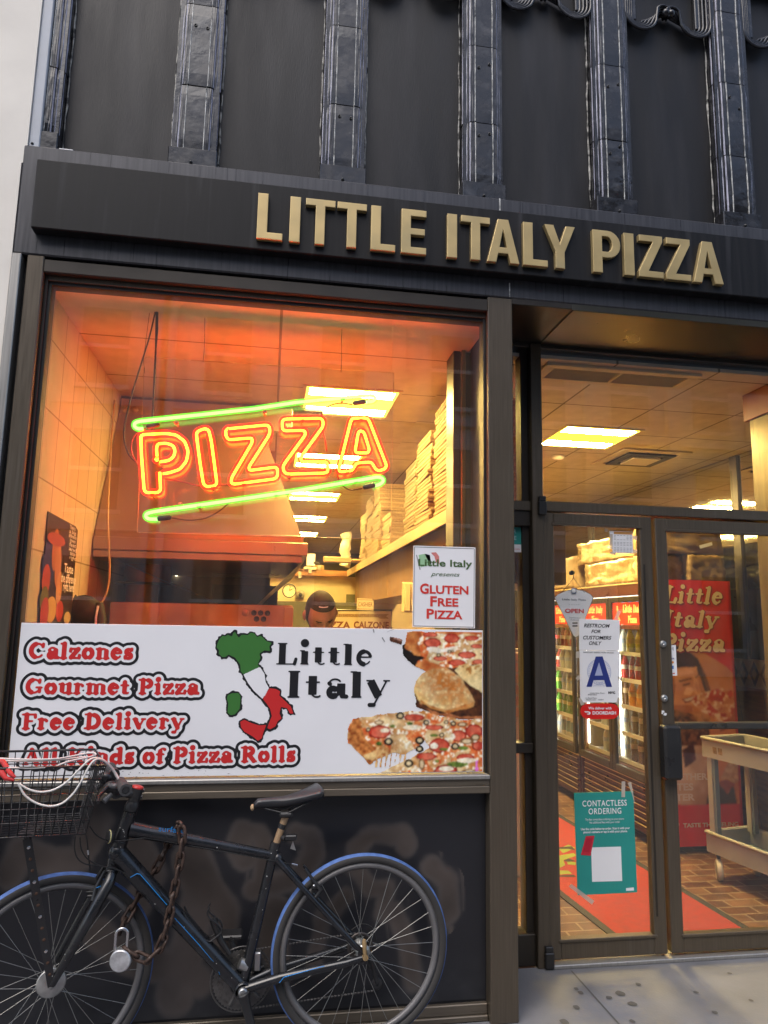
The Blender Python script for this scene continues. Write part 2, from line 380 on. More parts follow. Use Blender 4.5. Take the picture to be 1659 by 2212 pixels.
# slab-serif skeleton letters: (advance, [(weight, points)]), weight T thick, t thin, m medium, s serif
def _sf(x, y, w=.13): return ('s', [(x-w*.86, y), (x+w*.86, y)])
GL = {
 'C': (.86, [('T', arc(.44, .5, .3, .42, 110, 250)), ('t', arc(.44, .5, .3, .42, 250, 318)), ('t', arc(.44, .5, .3, .42, 45, 110)), ('m', [(.69, .74), (.7, .9)])]),
 'G': (.92, [('T', arc(.44, .5, .3, .42, 110, 250)), ('t', arc(.44, .5, .3, .42, 250, 330)), ('t', arc(.44, .5, .3, .42, 45, 110)), ('m', [(.69, .74), (.7, .9)]), ('m', [(.72, .4), (.72, .14)]), _sf(.68, .42, .15)]),
 'L': (.8, [('T', [(.28, .06), (.28, .94)]), _sf(.28, .94, .17), ('s', [(.1, .05), (.66, .05)]), ('m', [(.68, .06), (.72, .26)])]),
 'I': (.52, [('T', [(.26, .06), (.26, .94)]), _sf(.26, .94, .17), _sf(.26, .05, .17)]),
 'P': (.84, [('T', [(.27, .06), (.27, .94)]), _sf(.27, .05, .17), ('s', [(.08, .94), (.48, .94)]), ('T', arc(.48, .7, .2, .22, 75, -75)), ('t', [(.27, .46), (.48, .46)])]),
 'R': (.94, [('T', [(.27, .06), (.27, .94)]), _sf(.27, .05, .17), ('s', [(.08, .94), (.48, .94)]), ('T', arc(.48, .72, .2, .2, 75, -75)), ('t', [(.27, .5), (.48, .5)]), ('T', [(.48, .48), (.74, .08)]), _sf(.8, .05, .08)]),
 'F': (.78, [('T', [(.27, .06), (.27, .94)]), _sf(.27, .05, .17), ('s', [(.08, .94), (.66, .94)]), ('m', [(.67, .92), (.68, .76)]), ('s', [(.27, .52), (.55, .52)])]),
 'D': (.92, [('T', [(.27, .06), (.27, .94)]), ('s', [(.08, .05), (.46, .05)]), ('s', [(.08, .94), (.46, .94)]), ('T', arc(.46, .5, .28, .4, 80, -80))]),
 'A': (.96, [('t', [(.2, .06), (.46, .92)]), ('T', [(.46, .92), (.74, .06)]), _sf(.2, .05, .14), _sf(.76, .05, .15), ('t', [(.3, .34), (.62, .34)])]),
 'K': (.98, [('T', [(.27, .06), (.27, .94)]), _sf(.27, .05, .17), _sf(.27, .94, .17), ('t', [(.3, .42), (.7, .92)]), _sf(.72, .94, .12), ('T', [(.42, .54), (.76, .08)]), _sf(.8, .05, .12)]),
 'a': (.66, [('t', arc(.3, .42, .17, .18, 150, 40)), ('T', [(.46, .46), (.46, .1)]), ('m', [(.15, .47), (.17, .45)]), ('T', arc(.25, .19, .1, .12, 60, 300)), ('t', [(.27, .31), (.46, .36)]), ('t', [(.28, .07), (.46, .14)]), ('m', [(.48, .07), (.6, .06)])]),
 'l': (.42, [('T', [(.2, .06), (.2, .94)]), _sf(.2, .05, .15), ('s', [(.04, .94), (.2, .94)])]),
 'z': (.62, [('s', [(.1, .56), (.5, .56)]), ('T', [(.46, .54), (.14, .08)]), ('s', [(.12, .05), (.52, .05)]), ('m', [(.1, .55), (.09, .42)]), ('m', [(.53, .06), (.54, .2)])]),
 'o': (.68, [('T', arc(.33, .31, .2, .25, 120, 240)), ('T', arc(.33, .31, .2, .25, 60, -60)), ('t', arc(.33, .31, .2, .25, 0, 360, 20))]),
 'n': (.74, [('T', [(.2, .06), (.2, .54)]), _sf(.2, .05, .14), ('s', [(.05, .56), (.2, .56)]), ('t', arc(.38, .4, .18, .17, 170, 60)), ('T', [(.54, .44), (.54, .06)]), _sf(.56, .05, .13)]),
 'e': (.63, [('T', arc(.32, .31, .2, .25, 100, 260)), ('t', arc(.32, .31, .2, .25, 260, 325)), ('m', arc(.32, .31, .2, .25, 100, 15)), ('t', [(.12, .34), (.51, .34)])]),
 's': (.54, [('m', arc(.27, .44, .15, .12, 50, 250)), ('T', [(.16, .38), (.38, .24)]), ('m', arc(.27, .17, .16, .12, 60, -150)), ('m', [(.41, .5), (.42, .58)]), ('m', [(.11, .06), (.1, .16)])]),
 'u': (.74, [('T', [(.2, .54), (.2, .2)]), ('s', [(.05, .56), (.2, .56)]), ('t', arc(.35, .2, .15, .14, 180, 330)), ('T', [(.54, .56), (.54, .06)]), ('s', [(.4, .56), (.54, .56)]), ('s', [(.54, .05), (.68, .05)])]),
 'r': (.6, [('T', [(.2, .06), (.2, .54)]), _sf(.2, .05, .15), ('s', [(.05, .56), (.2, .56)]), ('t', arc(.36, .4, .16, .16, 170, 80)), ('m', [(.43, .5), (.45, .47)])]),
 'm': (1.08, [('T', [(.2, .06), (.2, .54)]), _sf(.2, .05, .14), ('s', [(.05, .56), (.2, .56)]), ('t', arc(.36, .4, .17, .17, 170, 50)), ('T', [(.53, .44), (.53, .06)]), _sf(.53, .05, .11), ('t', arc(.7, .4, .17, .17, 170, 50)), ('T', [(.87, .44), (.87, .06)]), _sf(.89, .05, .13)]),
 't': (.5, [('T', [(.22, .78), (.22, .14)]), ('s', [(.05, .57), (.4, .57)]), ('t', arc(.33, .16, .11, .11, 180, 320))]),
 'i': (.42, [('T', [(.2, .06), (.2, .54)]), _sf(.2, .05, .15), ('s', [(.05, .56), (.2, .56)]), ('d', [(.19, .86), (.2, .86)])]),
 'v': (.68, [('T', [(.14, .54), (.34, .08)]), ('t', [(.34, .08), (.54, .54)]), _sf(.14, .56, .12), _sf(.55, .56, .1)]),
 'y': (.7, [('T', [(.15, .54), (.36, .06)]), ('t', [(.56, .54), (.34, .02), (.24, -.2)]), _sf(.14, .56, .12), _sf(.57, .56, .1), ('m', [(.24, -.2), (.13, -.2)])]),
 'd': (.74, [('T', arc(.3, .3, .18, .24, 90, 270)), ('t', arc(.3, .3, .2, .24, 90, 30)), ('t', arc(.3, .3, .2, .24, -90, -30)), ('T', [(.52, .08), (.52, .94)]), ('s', [(.36, .94), (.52, .94)]), ('s', [(.52, .05), (.66, .05)])]),
 'f': (.48, [('T', [(.22, .06), (.22, .76)]), _sf(.22, .05, .15), ('s', [(.05, .56), (.4, .56)]), ('t', arc(.36, .78, .14, .15, 180, 60)), ('m', [(.44, .88), (.45, .86)])]),
 'p': (.74, [('T', [(.2, -.28), (.2, .54)]), _sf(.2, -.3, .14), ('s', [(.05, .56), (.2, .56)]), ('T', arc(.4, .3, .18, .24, 90, -90)), ('t', arc(.4, .3, .2, .24, 90, 150)), ('t', arc(.4, .3, .2, .24, -90, -150))]),
 ' ': (.36, [])}
def slab(txt, T=.13, t=.06, m=.088, s=.058, shear=0, track=0, square=False):
    segs = []; x = 0; W = {'T': T, 't': t, 'm': m, 's': s, 'd': max(T*1.2, .085)}
    for ch in txt:
        adv, st = GL[ch]
        ky = 1.13 if ch in 'azoneusrmivy' else 1
        for w, pts in st:
            sq = square and w in 'Ts' and len(pts) == 2; r = W[w]*(.7 if square and w == 'T' and len(pts) > 2 else 1)
            for a, b in zip(pts[:-1], pts[1:]):
                segs.append((x+a[0]+shear*a[1], a[1]*ky, x+b[0]+shear*b[1], b[1]*ky, r, r, sq))
        x += adv+track
    return segs, x
def slab_text(mb_levels, txt, fn, x0, x1, z0, cap, h=.0035, **kw):
    """lay txt between x0..x1 (metres), baseline z0; mb_levels = [(mb, outline growth in m, fn)]"""
    segs, w = slab(txt, **kw); lo = min(min(a[0], a[2])-a[4] for a in segs); hi = max(max(a[0], a[2])+a[4] for a in segs)
    sx = (x1-x0)/(hi-lo); sr = (cap*.5+sx*.5)
    S = [(x0+(a-lo)*sx, z0+b*cap, x0+(c-lo)*sx, z0+d*cap, r*sr, q_*sr, sq) for a, b, c, d, r, q_, sq in segs]
    pad = max(l for _, l, _ in mb_levels)+.012
    xs = np.arange(x0-pad, x1+pad, h); zs = np.arange(z0-.36*cap-pad, z0+cap*1.12+pad, h)
    X, Z = np.meshgrid(xs, zs); F = segdist(X, Z, S)
    for mb, l, f in mb_levels: contour(mb, F, xs[0], zs[0], h, l, f)
def font_mesh(txt, bold=0, shear=0, sp=1.0, cond=1.0):
    cu = bpy.data.curves.new('lettering', 'FONT'); cu.body = txt; cu.size = 1; cu.offset = bold; cu.shear = shear; cu.space_character = sp; cu.resolution_u = 3
    ob = bpy.data.objects.new('lettering', cu); COL.objects.link(ob); bpy.context.view_layer.update()
    me = bpy.data.meshes.new_from_object(ob.evaluated_get(bpy.context.evaluated_depsgraph_get()))
    vs = [(v.co.x*cond, v.co.y) for v in me.vertices]; fs = [tuple(p.vertices) for p in me.polygons]
    bpy.data.objects.remove(ob); bpy.data.curves.remove(cu); bpy.data.meshes.remove(me); return vs, fs
def sans(mb, txt, fn, cx, z0, cap, width=None, align='c', bold=0, shear=0, sp=1.0, mi=0):
    vs, fs = font_mesh(txt, bold, shear, sp)
    if not vs: return
    lo = min(v[0] for v in vs); hi = max(v[0] for v in vs); ky = cap/.73
    kx = ky if width is None else width/(hi-lo)
    off = {'c': -(lo+hi)/2, 'l': -lo, 'r': -hi}[align]
    mb.add([fn((cx+(v[0]+off)*kx, z0+v[1]*ky)) for v in vs], fs, mi)
def picture(name, rgb, alpha, fn, h, material, parent):
    """fine grid of coloured faces (a printed image); rgb rows run upwards"""
    ny, nx = alpha.shape; idx = -np.ones((ny+1, nx+1), int); vs = []; fs = []; cols = []
    for j in range(ny):
        for i in range(nx):
            if not alpha[j, i]: continue
            q_ = []
            for a, b in ((i, j), (i+1, j), (i+1, j+1), (i, j+1)):
                if idx[b, a] < 0: idx[b, a] = len(vs); vs.append(fn((a*h, b*h)))
                q_.append(int(idx[b, a]))
            fs.append(q_); cols.append(rgb[j, i])
    mb = MB(); mb.add(vs, fs); o = mb.build(name, material, parent, recalc=False)
    at = o.data.color_attributes.new('Col', 'FLOAT_COLOR', 'CORNER')
    c = np.repeat(np.c_[np.array(cols), np.ones(len(cols))], 4, axis=0).astype(np.float32); at.data.foreach_set('color', c.ravel())
    return o
def soften(rgb, al, n=1):
    a = al[..., None].astype(float)
    for _ in range(n):
        num = np.zeros_like(rgb); den = np.zeros_like(a)
        P_ = np.pad(rgb*a, ((1, 1), (1, 1), (0, 0))); Q_ = np.pad(a, ((1, 1), (1, 1), (0, 0)))
        for dy in range(3):
            for dx_ in range(3): w = (2-abs(dy-1))*(2-abs(dx_-1)); num += w*P_[dy:dy+rgb.shape[0], dx_:dx_+rgb.shape[1]]; den += w*Q_[dy:dy+rgb.shape[0], dx_:dx_+rgb.shape[1]]
        rgb = num/np.maximum(den, 1e-6)
    return rgb
def vnoise(shape, cell, seed=0, oct=3):
    r = np.random.default_rng(seed); out = np.zeros(shape); amp = 1; tot = 0
    for o in range(oct):
        c = max(1., cell/2**o); gy, gx = int(shape[0]/c)+3, int(shape[1]/c)+3; g = r.random((gy, gx))
        y = np.arange(shape[0])/c; x = np.arange(shape[1])/c; yi = y.astype(int); xi = x.astype(int); fy = (y-yi)[:, None]; fx = (x-xi)[None]
        fy = fy*fy*(3-2*fy); fx = fx*fx*(3-2*fx)
        n = (g[yi][:, xi]*(1-fy)*(1-fx)+g[yi+1][:, xi]*fy*(1-fx)+g[yi][:, xi+1]*(1-fy)*fx+g[yi+1][:, xi+1]*fy*fx); out += amp*n; tot += amp; amp *= .5
    return out/tot
def lin(r, g, b): return np.array(s2l(r, g, b)[:3])

# ------------------------------------------------------------------ ground, street, neighbours
YF, YD, YG = 3.0, 3.45, 3.05
M['concrete'] = mat('concrete', (.145, .147, .16), .85, var=.22, vs=3.5, bump=.35, bs=90, col2=(.105, .105, .112), c2s=2.2, c2t=(.5, .75))
M['asphalt'] = mat('asphalt', (.05, .05, .052), .9, var=.3, vs=8, bump=.5, bs=150)
M['gum'] = flat('gum', (.066, .066, .068), .8)
mb = MB(); mb.box(-60, 60, -140, 160, -.6, -.17); tag(mb.build('ground', M['asphalt']), kind='structure')
mb = MB(); mb.box(-60, 60, -1.6, 3.03, -.165, 0); mb.box(1.06, 60, 3.03, 3.44, -.165, 0.0)
joint = flat('joint', (.07, .07, .07), .9)
sw = mb.build('sidewalk', M['concrete']); tag(sw, kind='structure')
mb = MB()
p0 = Wz(12, 515, 1215, 0); p1 = Wz(12, 790, 1523, 0); d = (p1-p0).normalized(); sd_ = Vector((-d.y, d.x, 0))*.004
e = p0+d*5
mb.quad(*[Vector((v.x, v.y, .002)) for v in (p0-sd_, p0+sd_, e+sd_, e-sd_)])
for yy in (1.3, -.3): mb.quad((-20, yy-.004, .002), (20, yy-.004, .002), (20, yy+.004, .002), (-20, yy+.004, .002))
mb.build('paving_joint', joint, sw)
mb = MB()
for cx, cy_, rx, ry in ((545, 1318, .011, .012), (570, 1340, .014, .013), (735, 1369, .016, .012), (800, 1345, .022, .02), (870, 1405, .022, .016), (545, 1425, .016, .015), (905, 1292, .013, .013), (475, 1510, .02, .02), (1240, 1338, .012, .01), (1435, 1228, .012, .008), (870, 1506, .012, .012), (1560, 1385, .01, .01), (1350, 1455, .014, .012)):
    c = Wz(12, cx, cy_, .003); mb.add([c+Vector((rx*.9*(1+.1*math.sin(2*a+cx))*math.cos(a), ry*1.1*(1+.1*math.cos(3*a+cx))*math.sin(a), 0)) for a in [k*math.pi/8 for k in range(16)]], [tuple(range(16))])
mb.build('gum_spot', M['gum'], sw)
mb = MB(); mb.box(-60, 60, -1.75, -1.6, -.165, .0, .01); tag(mb.build('kerb', M['concrete']), kind='structure')
mb = MB(); mb.box(-60, 60, -14, -10, -.165, 0, .01); tag(mb.build('far_pavement', M['concrete']), kind='structure')

# buildings across the street (seen only as reflections in the glass)
stone = mat('stone', (.55, .5, .46), .8, var=.2, vs=2); stone2 = mat('stone_grey', (.5, .48, .47), .8, var=.2, vs=2)
dkwin = mat('dark_window', (.03, .035, .04), .15, var=.2)
def far_block(x0, x1, h, m, label):
    t = thing('office_building', label, 'building', ((x0+x1)/2, -14.5, 0))
    mb = MB(); mb.box(x0, x1, -24, -14.5, 0, h); mb.box(x0-.2, x1+.2, -14.9, -14.1, h-.6, h+.1, .03)
    for k in range(int(h/3.6)): mb.box(x0, x1, -14.5, -14.3, 3.9+k*3.6, 4.15+k*3.6, .02)
    n = int((x1-x0)/2.6)
    for k in range(n+1): mb.box(x0+k*(x1-x0)/n-.22, x0+k*(x1-x0)/n+.22, -14.5, -14.25, 0, h-.6, .02)
    mb.build('wall', m, t)
    mb = MB(); fr = MB()
    for r_ in range(int((h-1)/3.6)):
        for k in range(n):
            xa = x0+(k+.5)*(x1-x0)/n; zb = .9+r_*3.6
            mb.box(xa-.65, xa+.65, -14.48, -14.42, zb, zb+2.3); fr.box(xa-.72, xa+.72, -14.46, -14.36, zb+1.1, zb+1.2); fr.box(xa-.75, xa+.75, -14.5, -14.3, zb-.12, zb)
    w = mb.build('window', dkwin, t); fr.build('window_frame', M['cream'], w)
far_block(-16, -3.4, 15, stone, 'tan stone office block across the street with deep window piers')
far_block(-3.2, 7, 13, stone2, 'grey stone office block across the street opposite the shop')
far_block(7.2, 19, 16, stone, 'tall tan office block across the street right of the grey one')

# neighbouring cream wall at far left
t = thing('neighbour_building', 'cream painted rendered building at the left edge beside the black shop front', 'building', (-3.2, 2.95, 0))
mb = MB(); mb.box(-7, -1.128, 3.003, 3.6, -.1, 3.5); mb.box(-7, -1.112, 3.0035, 3.6, 3.5, 9); mb.build('wall', M['cream'], t)
mb = MB(); mb.box(-1.112, -1.066, 3.012, 3.09, 3.5, 9, .004); mb.build('corner_trim', M['blue_trim'], t)

# ------------------------------------------------------------------ the shop building
B = thing('shop_building', 'black painted shop building with ribbed pilasters, bronze framed window and glass doors', 'building', (0, YF, 0))
mb = MB(); mb.box(-1.137, 7, 3.10, 3.4, 3.3, 7.5); mb.box(-1.137, 7, 3.03, 3.1, 5.05, 7.5); mb.build('upper_wall', M['black_paint'], B)

def pil_profile():
    pr = [(-.102, .075), (-.102, .036)]
    for k in range(3):
        x0, d0 = -.102+k*.0145, .036-k*.0115
        for q_ in range(1, 6):
            f = q_/5; bul = .0055*math.sin(math.pi*f); pr.append((x0+.0145*f-bul*.62, d0-.0115*f-bul*.78))
    pr += [(-.0575, .0015), (-.0565, 0), (-.046, 0), (-.0448, -.0035), (-.0425, -.0035), (-.0413, 0.001)]
    mir = [(-x, d_) for x, d_ in pr[::-1]]
    return pr+mir
PR = pil_profile()
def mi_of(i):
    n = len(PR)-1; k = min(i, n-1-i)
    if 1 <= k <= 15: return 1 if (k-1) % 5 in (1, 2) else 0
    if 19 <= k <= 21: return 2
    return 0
def pilaster(xc):
    zs = [3.45, 3.672, 3.994, 4.415, 4.84, 5.26]; mb = MB()
    for i in range(1, len(zs)-1):
        za, zb = zs[i]+(.0025 if i > 1 else 0), zs[i+1]-.0025; jx, jy = random.uniform(-.002, .002), random.uniform(-.0015, .0015)
        nz = 7; vs = []; n = len(PR)
        for k in range(nz+1):
            z = za+(zb-za)*k/nz; ed = .0022 if k in (0, nz) else 0
            for x, d_ in PR: vs.append((xc+jx+x*(1-ed*4)+random.uniform(-.0006, .0006), 3.03+jy+d_+ed+random.uniform(-.0005, .0005), z))
        b = len(mb.v); mb.v += vs
        for k in range(nz):
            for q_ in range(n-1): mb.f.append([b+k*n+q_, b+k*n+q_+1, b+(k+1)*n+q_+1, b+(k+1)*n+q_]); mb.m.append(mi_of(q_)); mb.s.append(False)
        mb.f.append([b+q_ for q_ in range(n)]); mb.m.append(0); mb.s.append(False)
        mb.f.append([b+nz*n+q_ for q_ in range(n)][::-1]); mb.m.append(0); mb.s.append(False)
    mb.box(xc-.098, xc+.098, 3.045, 3.1, 3.6, 5.3, mi=0)
    o = mb.build('pilaster', [M['black_glaze'], M['reed_sheen'], M['edge_wear']], B)
    mb = MB(); mb.box(xc-.107, xc+.107, 3.018, 3.1, 3.45, 3.672, .004); mb.build('plinth', M['black_glaze'], o)
    mb = MB()
    for sx in (-1, 1):
        pts = [(xc+sx*(.106+random.uniform(-.002, .004)), 3.096+random.uniform(-.003, 0), 3.5+k*.06) for k in range(26)]
        mb.tube(pts, [.0035+random.uniform(-.002, .003) for _ in pts], 5)
    mb.build('caulk_bead', M['caulk'], o)
    mb = MB()
    for zz in (3.94, 4.3):
        if random.random() < .8:
            for sx in (-.024, .03): mb.lathe([(.0045, .0), (.0075, -.003), (.0075, -.005), (.0042, -.0055), (.004, .001)], (xc+sx, 3.031, zz+random.uniform(-.03, .03)), (0, 1, 0), 10)
    mb.lathe([(0.0001, -.011), (.006, -.008), (.008, 0)], (xc+random.uniform(-.01, .01), 3.018, 3.6), (0, 1, 0), 10)
    mb.build('bolt', M['black_metal'], o)
    return o
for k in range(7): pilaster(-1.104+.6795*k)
def scroll(xc, sx):
    mb = MB(); z0 = 4.675
    for k in range(5):
        r0 = .088-.016*k; cx, cz = .088, z0+.085; pts = [(cx-r0, cz+.3), (cx-r0, cz+.15)]
        pts += [(cx+r0*math.cos(a), cz+r0*math.sin(a)) for a in [math.radians(180+q_*18) for q_ in range(0, 10)]]
        for q_ in range(1, 10):
            a = math.radians(180-q_*26); rv = (.052-.009*k)*(1-.06*q_); pts.append((cx+.085+.052+.006*k+rv*math.cos(a)-.006*k, cz+.03+rv*math.sin(a)))
        mb.tube([(xc+sx*(.1+p[0]-.003), 3.048+.009*k, p[1]) for p in pts], .0078, 8)
    mb.box(xc+sx*.1, xc+sx*.17, 3.07, 3.1, z0+.07, 5.1, .004)
    mb.ball((xc+sx*(.1+.088+.137), 3.05, z0+.115), .022)
    mb.build('scroll_bracket', M['black_glaze'], B)
for k in range(1, 7):
    for sx in (-1, 1): scroll(-1.104+.6795*k, sx)

# fascia band behind the sign
mb = MB(); mb.box(-1.125, 7, 3.0, 3.1, 3.085, 3.585, .006); fa = mb.build('fascia', M['fascia'], B)
mb = MB(); mb.box(1.0, 1.006, 2.9985, 3.05, 3.5, 3.584); mb.box(1.045, 1.05, 2.9985, 3.05, 3.09, 3.16); mb.build('fascia_seam', M['edge_wear'], fa)
mb = MB(); mb.box(-.99, -.93, 3.02, 3.06, 3.585, 3.6, .003); mb.build('mounting_plate', M['paper'], fa)

# window: frame, pane, sill
mb = MB(); zt = 3.083
mb.box(-1.125, -1.088, 2.994, 3.1, 0, zt, .003, 0)
mb.box(-1.088, -1.066, 3.05, 3.1, 0, zt, 0, 2)
mb.box(-1.066, -.998, 3.0, 3.1, 0, zt, .004, 1)
mb.box(-.998, -.985, 3.03, 3.1, .955, zt, .002, 3)
mb.box(-.985, -.972, 3.042, 3.1, .955, 2.99, 0, 2)
mb.box(-.998, .942, 3.0, 3.1, 3.012, 3.07, .004, 3); mb.box(-.998, .942, 3.05, 3.1, 3.07, zt, 0, 2); mb.box(-.985, .942, 3.03, 3.1, 2.99, 3.012, .002, 1); mb.box(-.972, .93, 3.042, 3.1, 2.976, 2.99, 0, 2)
mb.box(.93, .942, 3.035, 3.1, .955, 2.99, .002, 2)
win = mb.build('window', [M['steel_light'], M['bronze'], M['rubber'], M['bronze_dark']], B)
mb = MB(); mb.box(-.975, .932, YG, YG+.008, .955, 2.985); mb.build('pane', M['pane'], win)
mb = MB(); mb.box(-1.064, .941, 2.99, 3.06, .94, .957, .003, 1); mb.box(-1.064, .941, 3.0, 3.06, .912, .94, .002, 0); mb.box(-1.064, .941, 2.996, 3.06, .883, .912, .003, 0)
mb.build('sill', [M['sill_metal'], M['steel_light']], win)
mb = MB(); mb.box(.942, 1.06, 3.0, 3.12, 0, zt, .004, 0); mb.box(.985, 1.055, 3.12, 3.44, 0, zt, 0, 1)
mb.build('mullion', [M['bronze'], M['bronze_dark']], B)

# wall panel under the sill with painted-over marks
H = .006; nx, nz = 343, 136; X, Z = np.meshgrid(-1.115+np.arange(nx)*H, .07+np.arange(nz)*H)
def wp(n, pts, r): return ([(Wy(n, a, b, 3.06).x, Wy(n, a, b, 3.06).z) for a, b in pts], r)
BL = [wp(11, [(230, 390), (330, 420), (370, 520), (330, 760)], .028), wp(11, [(560, 420), (640, 440), (660, 560), (560, 700), (300, 760)], .036), wp(11, [(920, 520), (1000, 440), (1180, 440), (1200, 490)], .038),
      wp(11, [(900, 600), (1000, 760), (1090, 760), (1060, 900)], .036), wp(11, [(1370, 640), (1450, 720), (1460, 880), (1410, 930)], .045), wp(11, [(850, 800), (700, 950), (660, 1200)], .032), wp(11, [(1150, 900), (1220, 1100), (1250, 1300)], .04),
      wp(11, [(0, 700), (150, 900), (120, 1100)], .05), wp(10, [(1590, 620), (1560, 720), (1600, 800)], .045), wp(10, [(1250, 800), (1330, 1000), (1250, 1300), (1150, 1700)], .07), wp(10, [(620, 540), (540, 800), (350, 830), (150, 760), (60, 900)], .055), wp(10, [(650, 1300), (800, 1450), (1100, 1500), (1300, 1600)], .06), wp(10, [(900, 700), (1000, 900), (900, 1100)], .05), wp(11, [(420, 900), (430, 1250)], .06)]
F = np.full(X.shape, 9.)
for pts, r in BL: F = np.minimum(F, segdist(X, Z, [(a[0], a[1], b[0], b[1], r, r) for a, b in zip(pts[:-1], pts[1:])]))
for k in range(22):
    xa, za = RNG.uniform(-.95, .85), RNG.uniform(.25, .7); F = np.where(F < .03, np.minimum(F, segdist(X, Z, [(xa, za, xa+RNG.uniform(-.02, .02), za-RNG.uniform(.05, .2), .009, .003)])+.008), F)
F += (vnoise(F.shape, 24, 3, 4)-.5)*.045
k = np.clip(-F/.04+.45, 0, 1); k = k*k*(3-2*k); ring = .8*np.exp(-((F+.002)/.013)**2)
base = np.array([.014, .0145, .018])[None, None]*(1+.5*(vnoise(F.shape, 50, 5)[..., None]-.5)); brn = np.array([.062, .05, .044])[None, None]*(.4+1.1*vnoise(F.shape, 30, 9, 4)[..., None])
rgb = base*(1-k[..., None])+brn*k[..., None]+ring[..., None]*np.array([.032, .028, .025])*(.3+1.2*vnoise(F.shape, 40, 19)[..., None])
dust = np.clip((.2-(Z-.07))/.2, 0, 1)[..., None]*.02*vnoise(F.shape, 8, 11)[..., None]; rgb = rgb+dust
M['panel_paint'] = vcol('panel_paint', .34, bump=.05, bs=12)
wpn = picture('wall_panel', rgb, np.ones(F.shape, bool), lambda p: (-1.12+p[0], 3.06, .07+p[1]), H, M['panel_paint'], B)
mb = MB(); mb.box(-1.12, .942, 3.062, 3.1, .0, .885); mb.build('wall_backing', M['black_paint'], B)
mb = MB(); mb.box(-1.12, .941, 3.04, 3.062, .022, .062, .003); mb.box(-1.12, .941, 3.03, 3.062, 0, .022, .003); mb.build('base_trim', M['sill_metal'], B)

# recessed entrance
def dx(cx, cy_, n=5): return Wy(n, cx, cy_, YD).x
xs0 = dx(165, 900); xs1 = dx(207, 900); xs2 = dx(258, 900); xs3 = dx(275, 1500); xs4 = dx(347, 1500); xs5 = dx(868, 1500); xs6 = dx(944, 1600); xs7 = dx(966, 1600); xs8 = dx(1036, 1600)
zh = Wy(5, 260, 335, YD).z; ztb1 = Wy(5, 260, 1272, YD).z; ztb0 = Wy(5, 400, 1340, YD).z
mb = MB(); mb.box(1.06, 7, 3.1, 3.6, 3.09, 3.3); mb.build('soffit_backing', M['black_paint'], B)
mb = MB(); mb.box(1.06, 1.36, 3.005, 3.5, 3.06, 3.09, .002, 1); mb.box(1.36, 7, 3.005, 3.5, 3.055, 3.09, .002, 0); mb.build('soffit', [M['bronze_bright'], M['bronze_dark']], B)
mb = MB(); DK, BZ = 1, 0
mb.box(1.02, 7, YD-.02, YD+.1, zh-.012, 3.06, .003, DK)
mb.box(xs0+.0, xs1, YD+.02, YD+.1, 0, 3.055, .002, DK)
mb.box(xs1, xs2+.015, YD-.03, YD+.1, 0, 3.055, .004, BZ)
mb.box(1.04, xs1, YD-.01, YD+.1, dx(0, 0)*0+Wy(5, 150, 1328, YD).z, Wy(5, 150, 1270, YD).z, .003, BZ)
mb.box(1.04, xs1, YD+.0, YD+.1, Wy(5, 150, 1420, YD).z, Wy(5, 150, 1328, YD).z, .003, DK)
mb.box(xs2+.016, 2.95, YD-.02, YD+.1, ztb0, ztb1, .004, BZ)
mb.box(2.95, 3.02, YD-.03, YD+.1, 0, 3.055, .004, BZ)
mb.box(1.04, xs1, YD+.0, YD+.1, 0, .14, .003, DK); mb.box(1.04, xs1, YD+.0, YD+.1, Wy(8, 80, 1080, YD).z, Wy(8, 80, 1015, YD).z, .003, DK)
ef = mb.build('entrance_frame', [M['bronze'], M['bronze_dark']], B)
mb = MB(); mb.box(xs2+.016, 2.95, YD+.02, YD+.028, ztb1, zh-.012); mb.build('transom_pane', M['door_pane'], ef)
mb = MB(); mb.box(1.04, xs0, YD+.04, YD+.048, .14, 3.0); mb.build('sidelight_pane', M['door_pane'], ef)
mb = MB(); mb.box(xs2+.02, 2.95, YD-.045, YD+.1, .0, .018, .003); mb.build('threshold', M['steel_light'], ef)
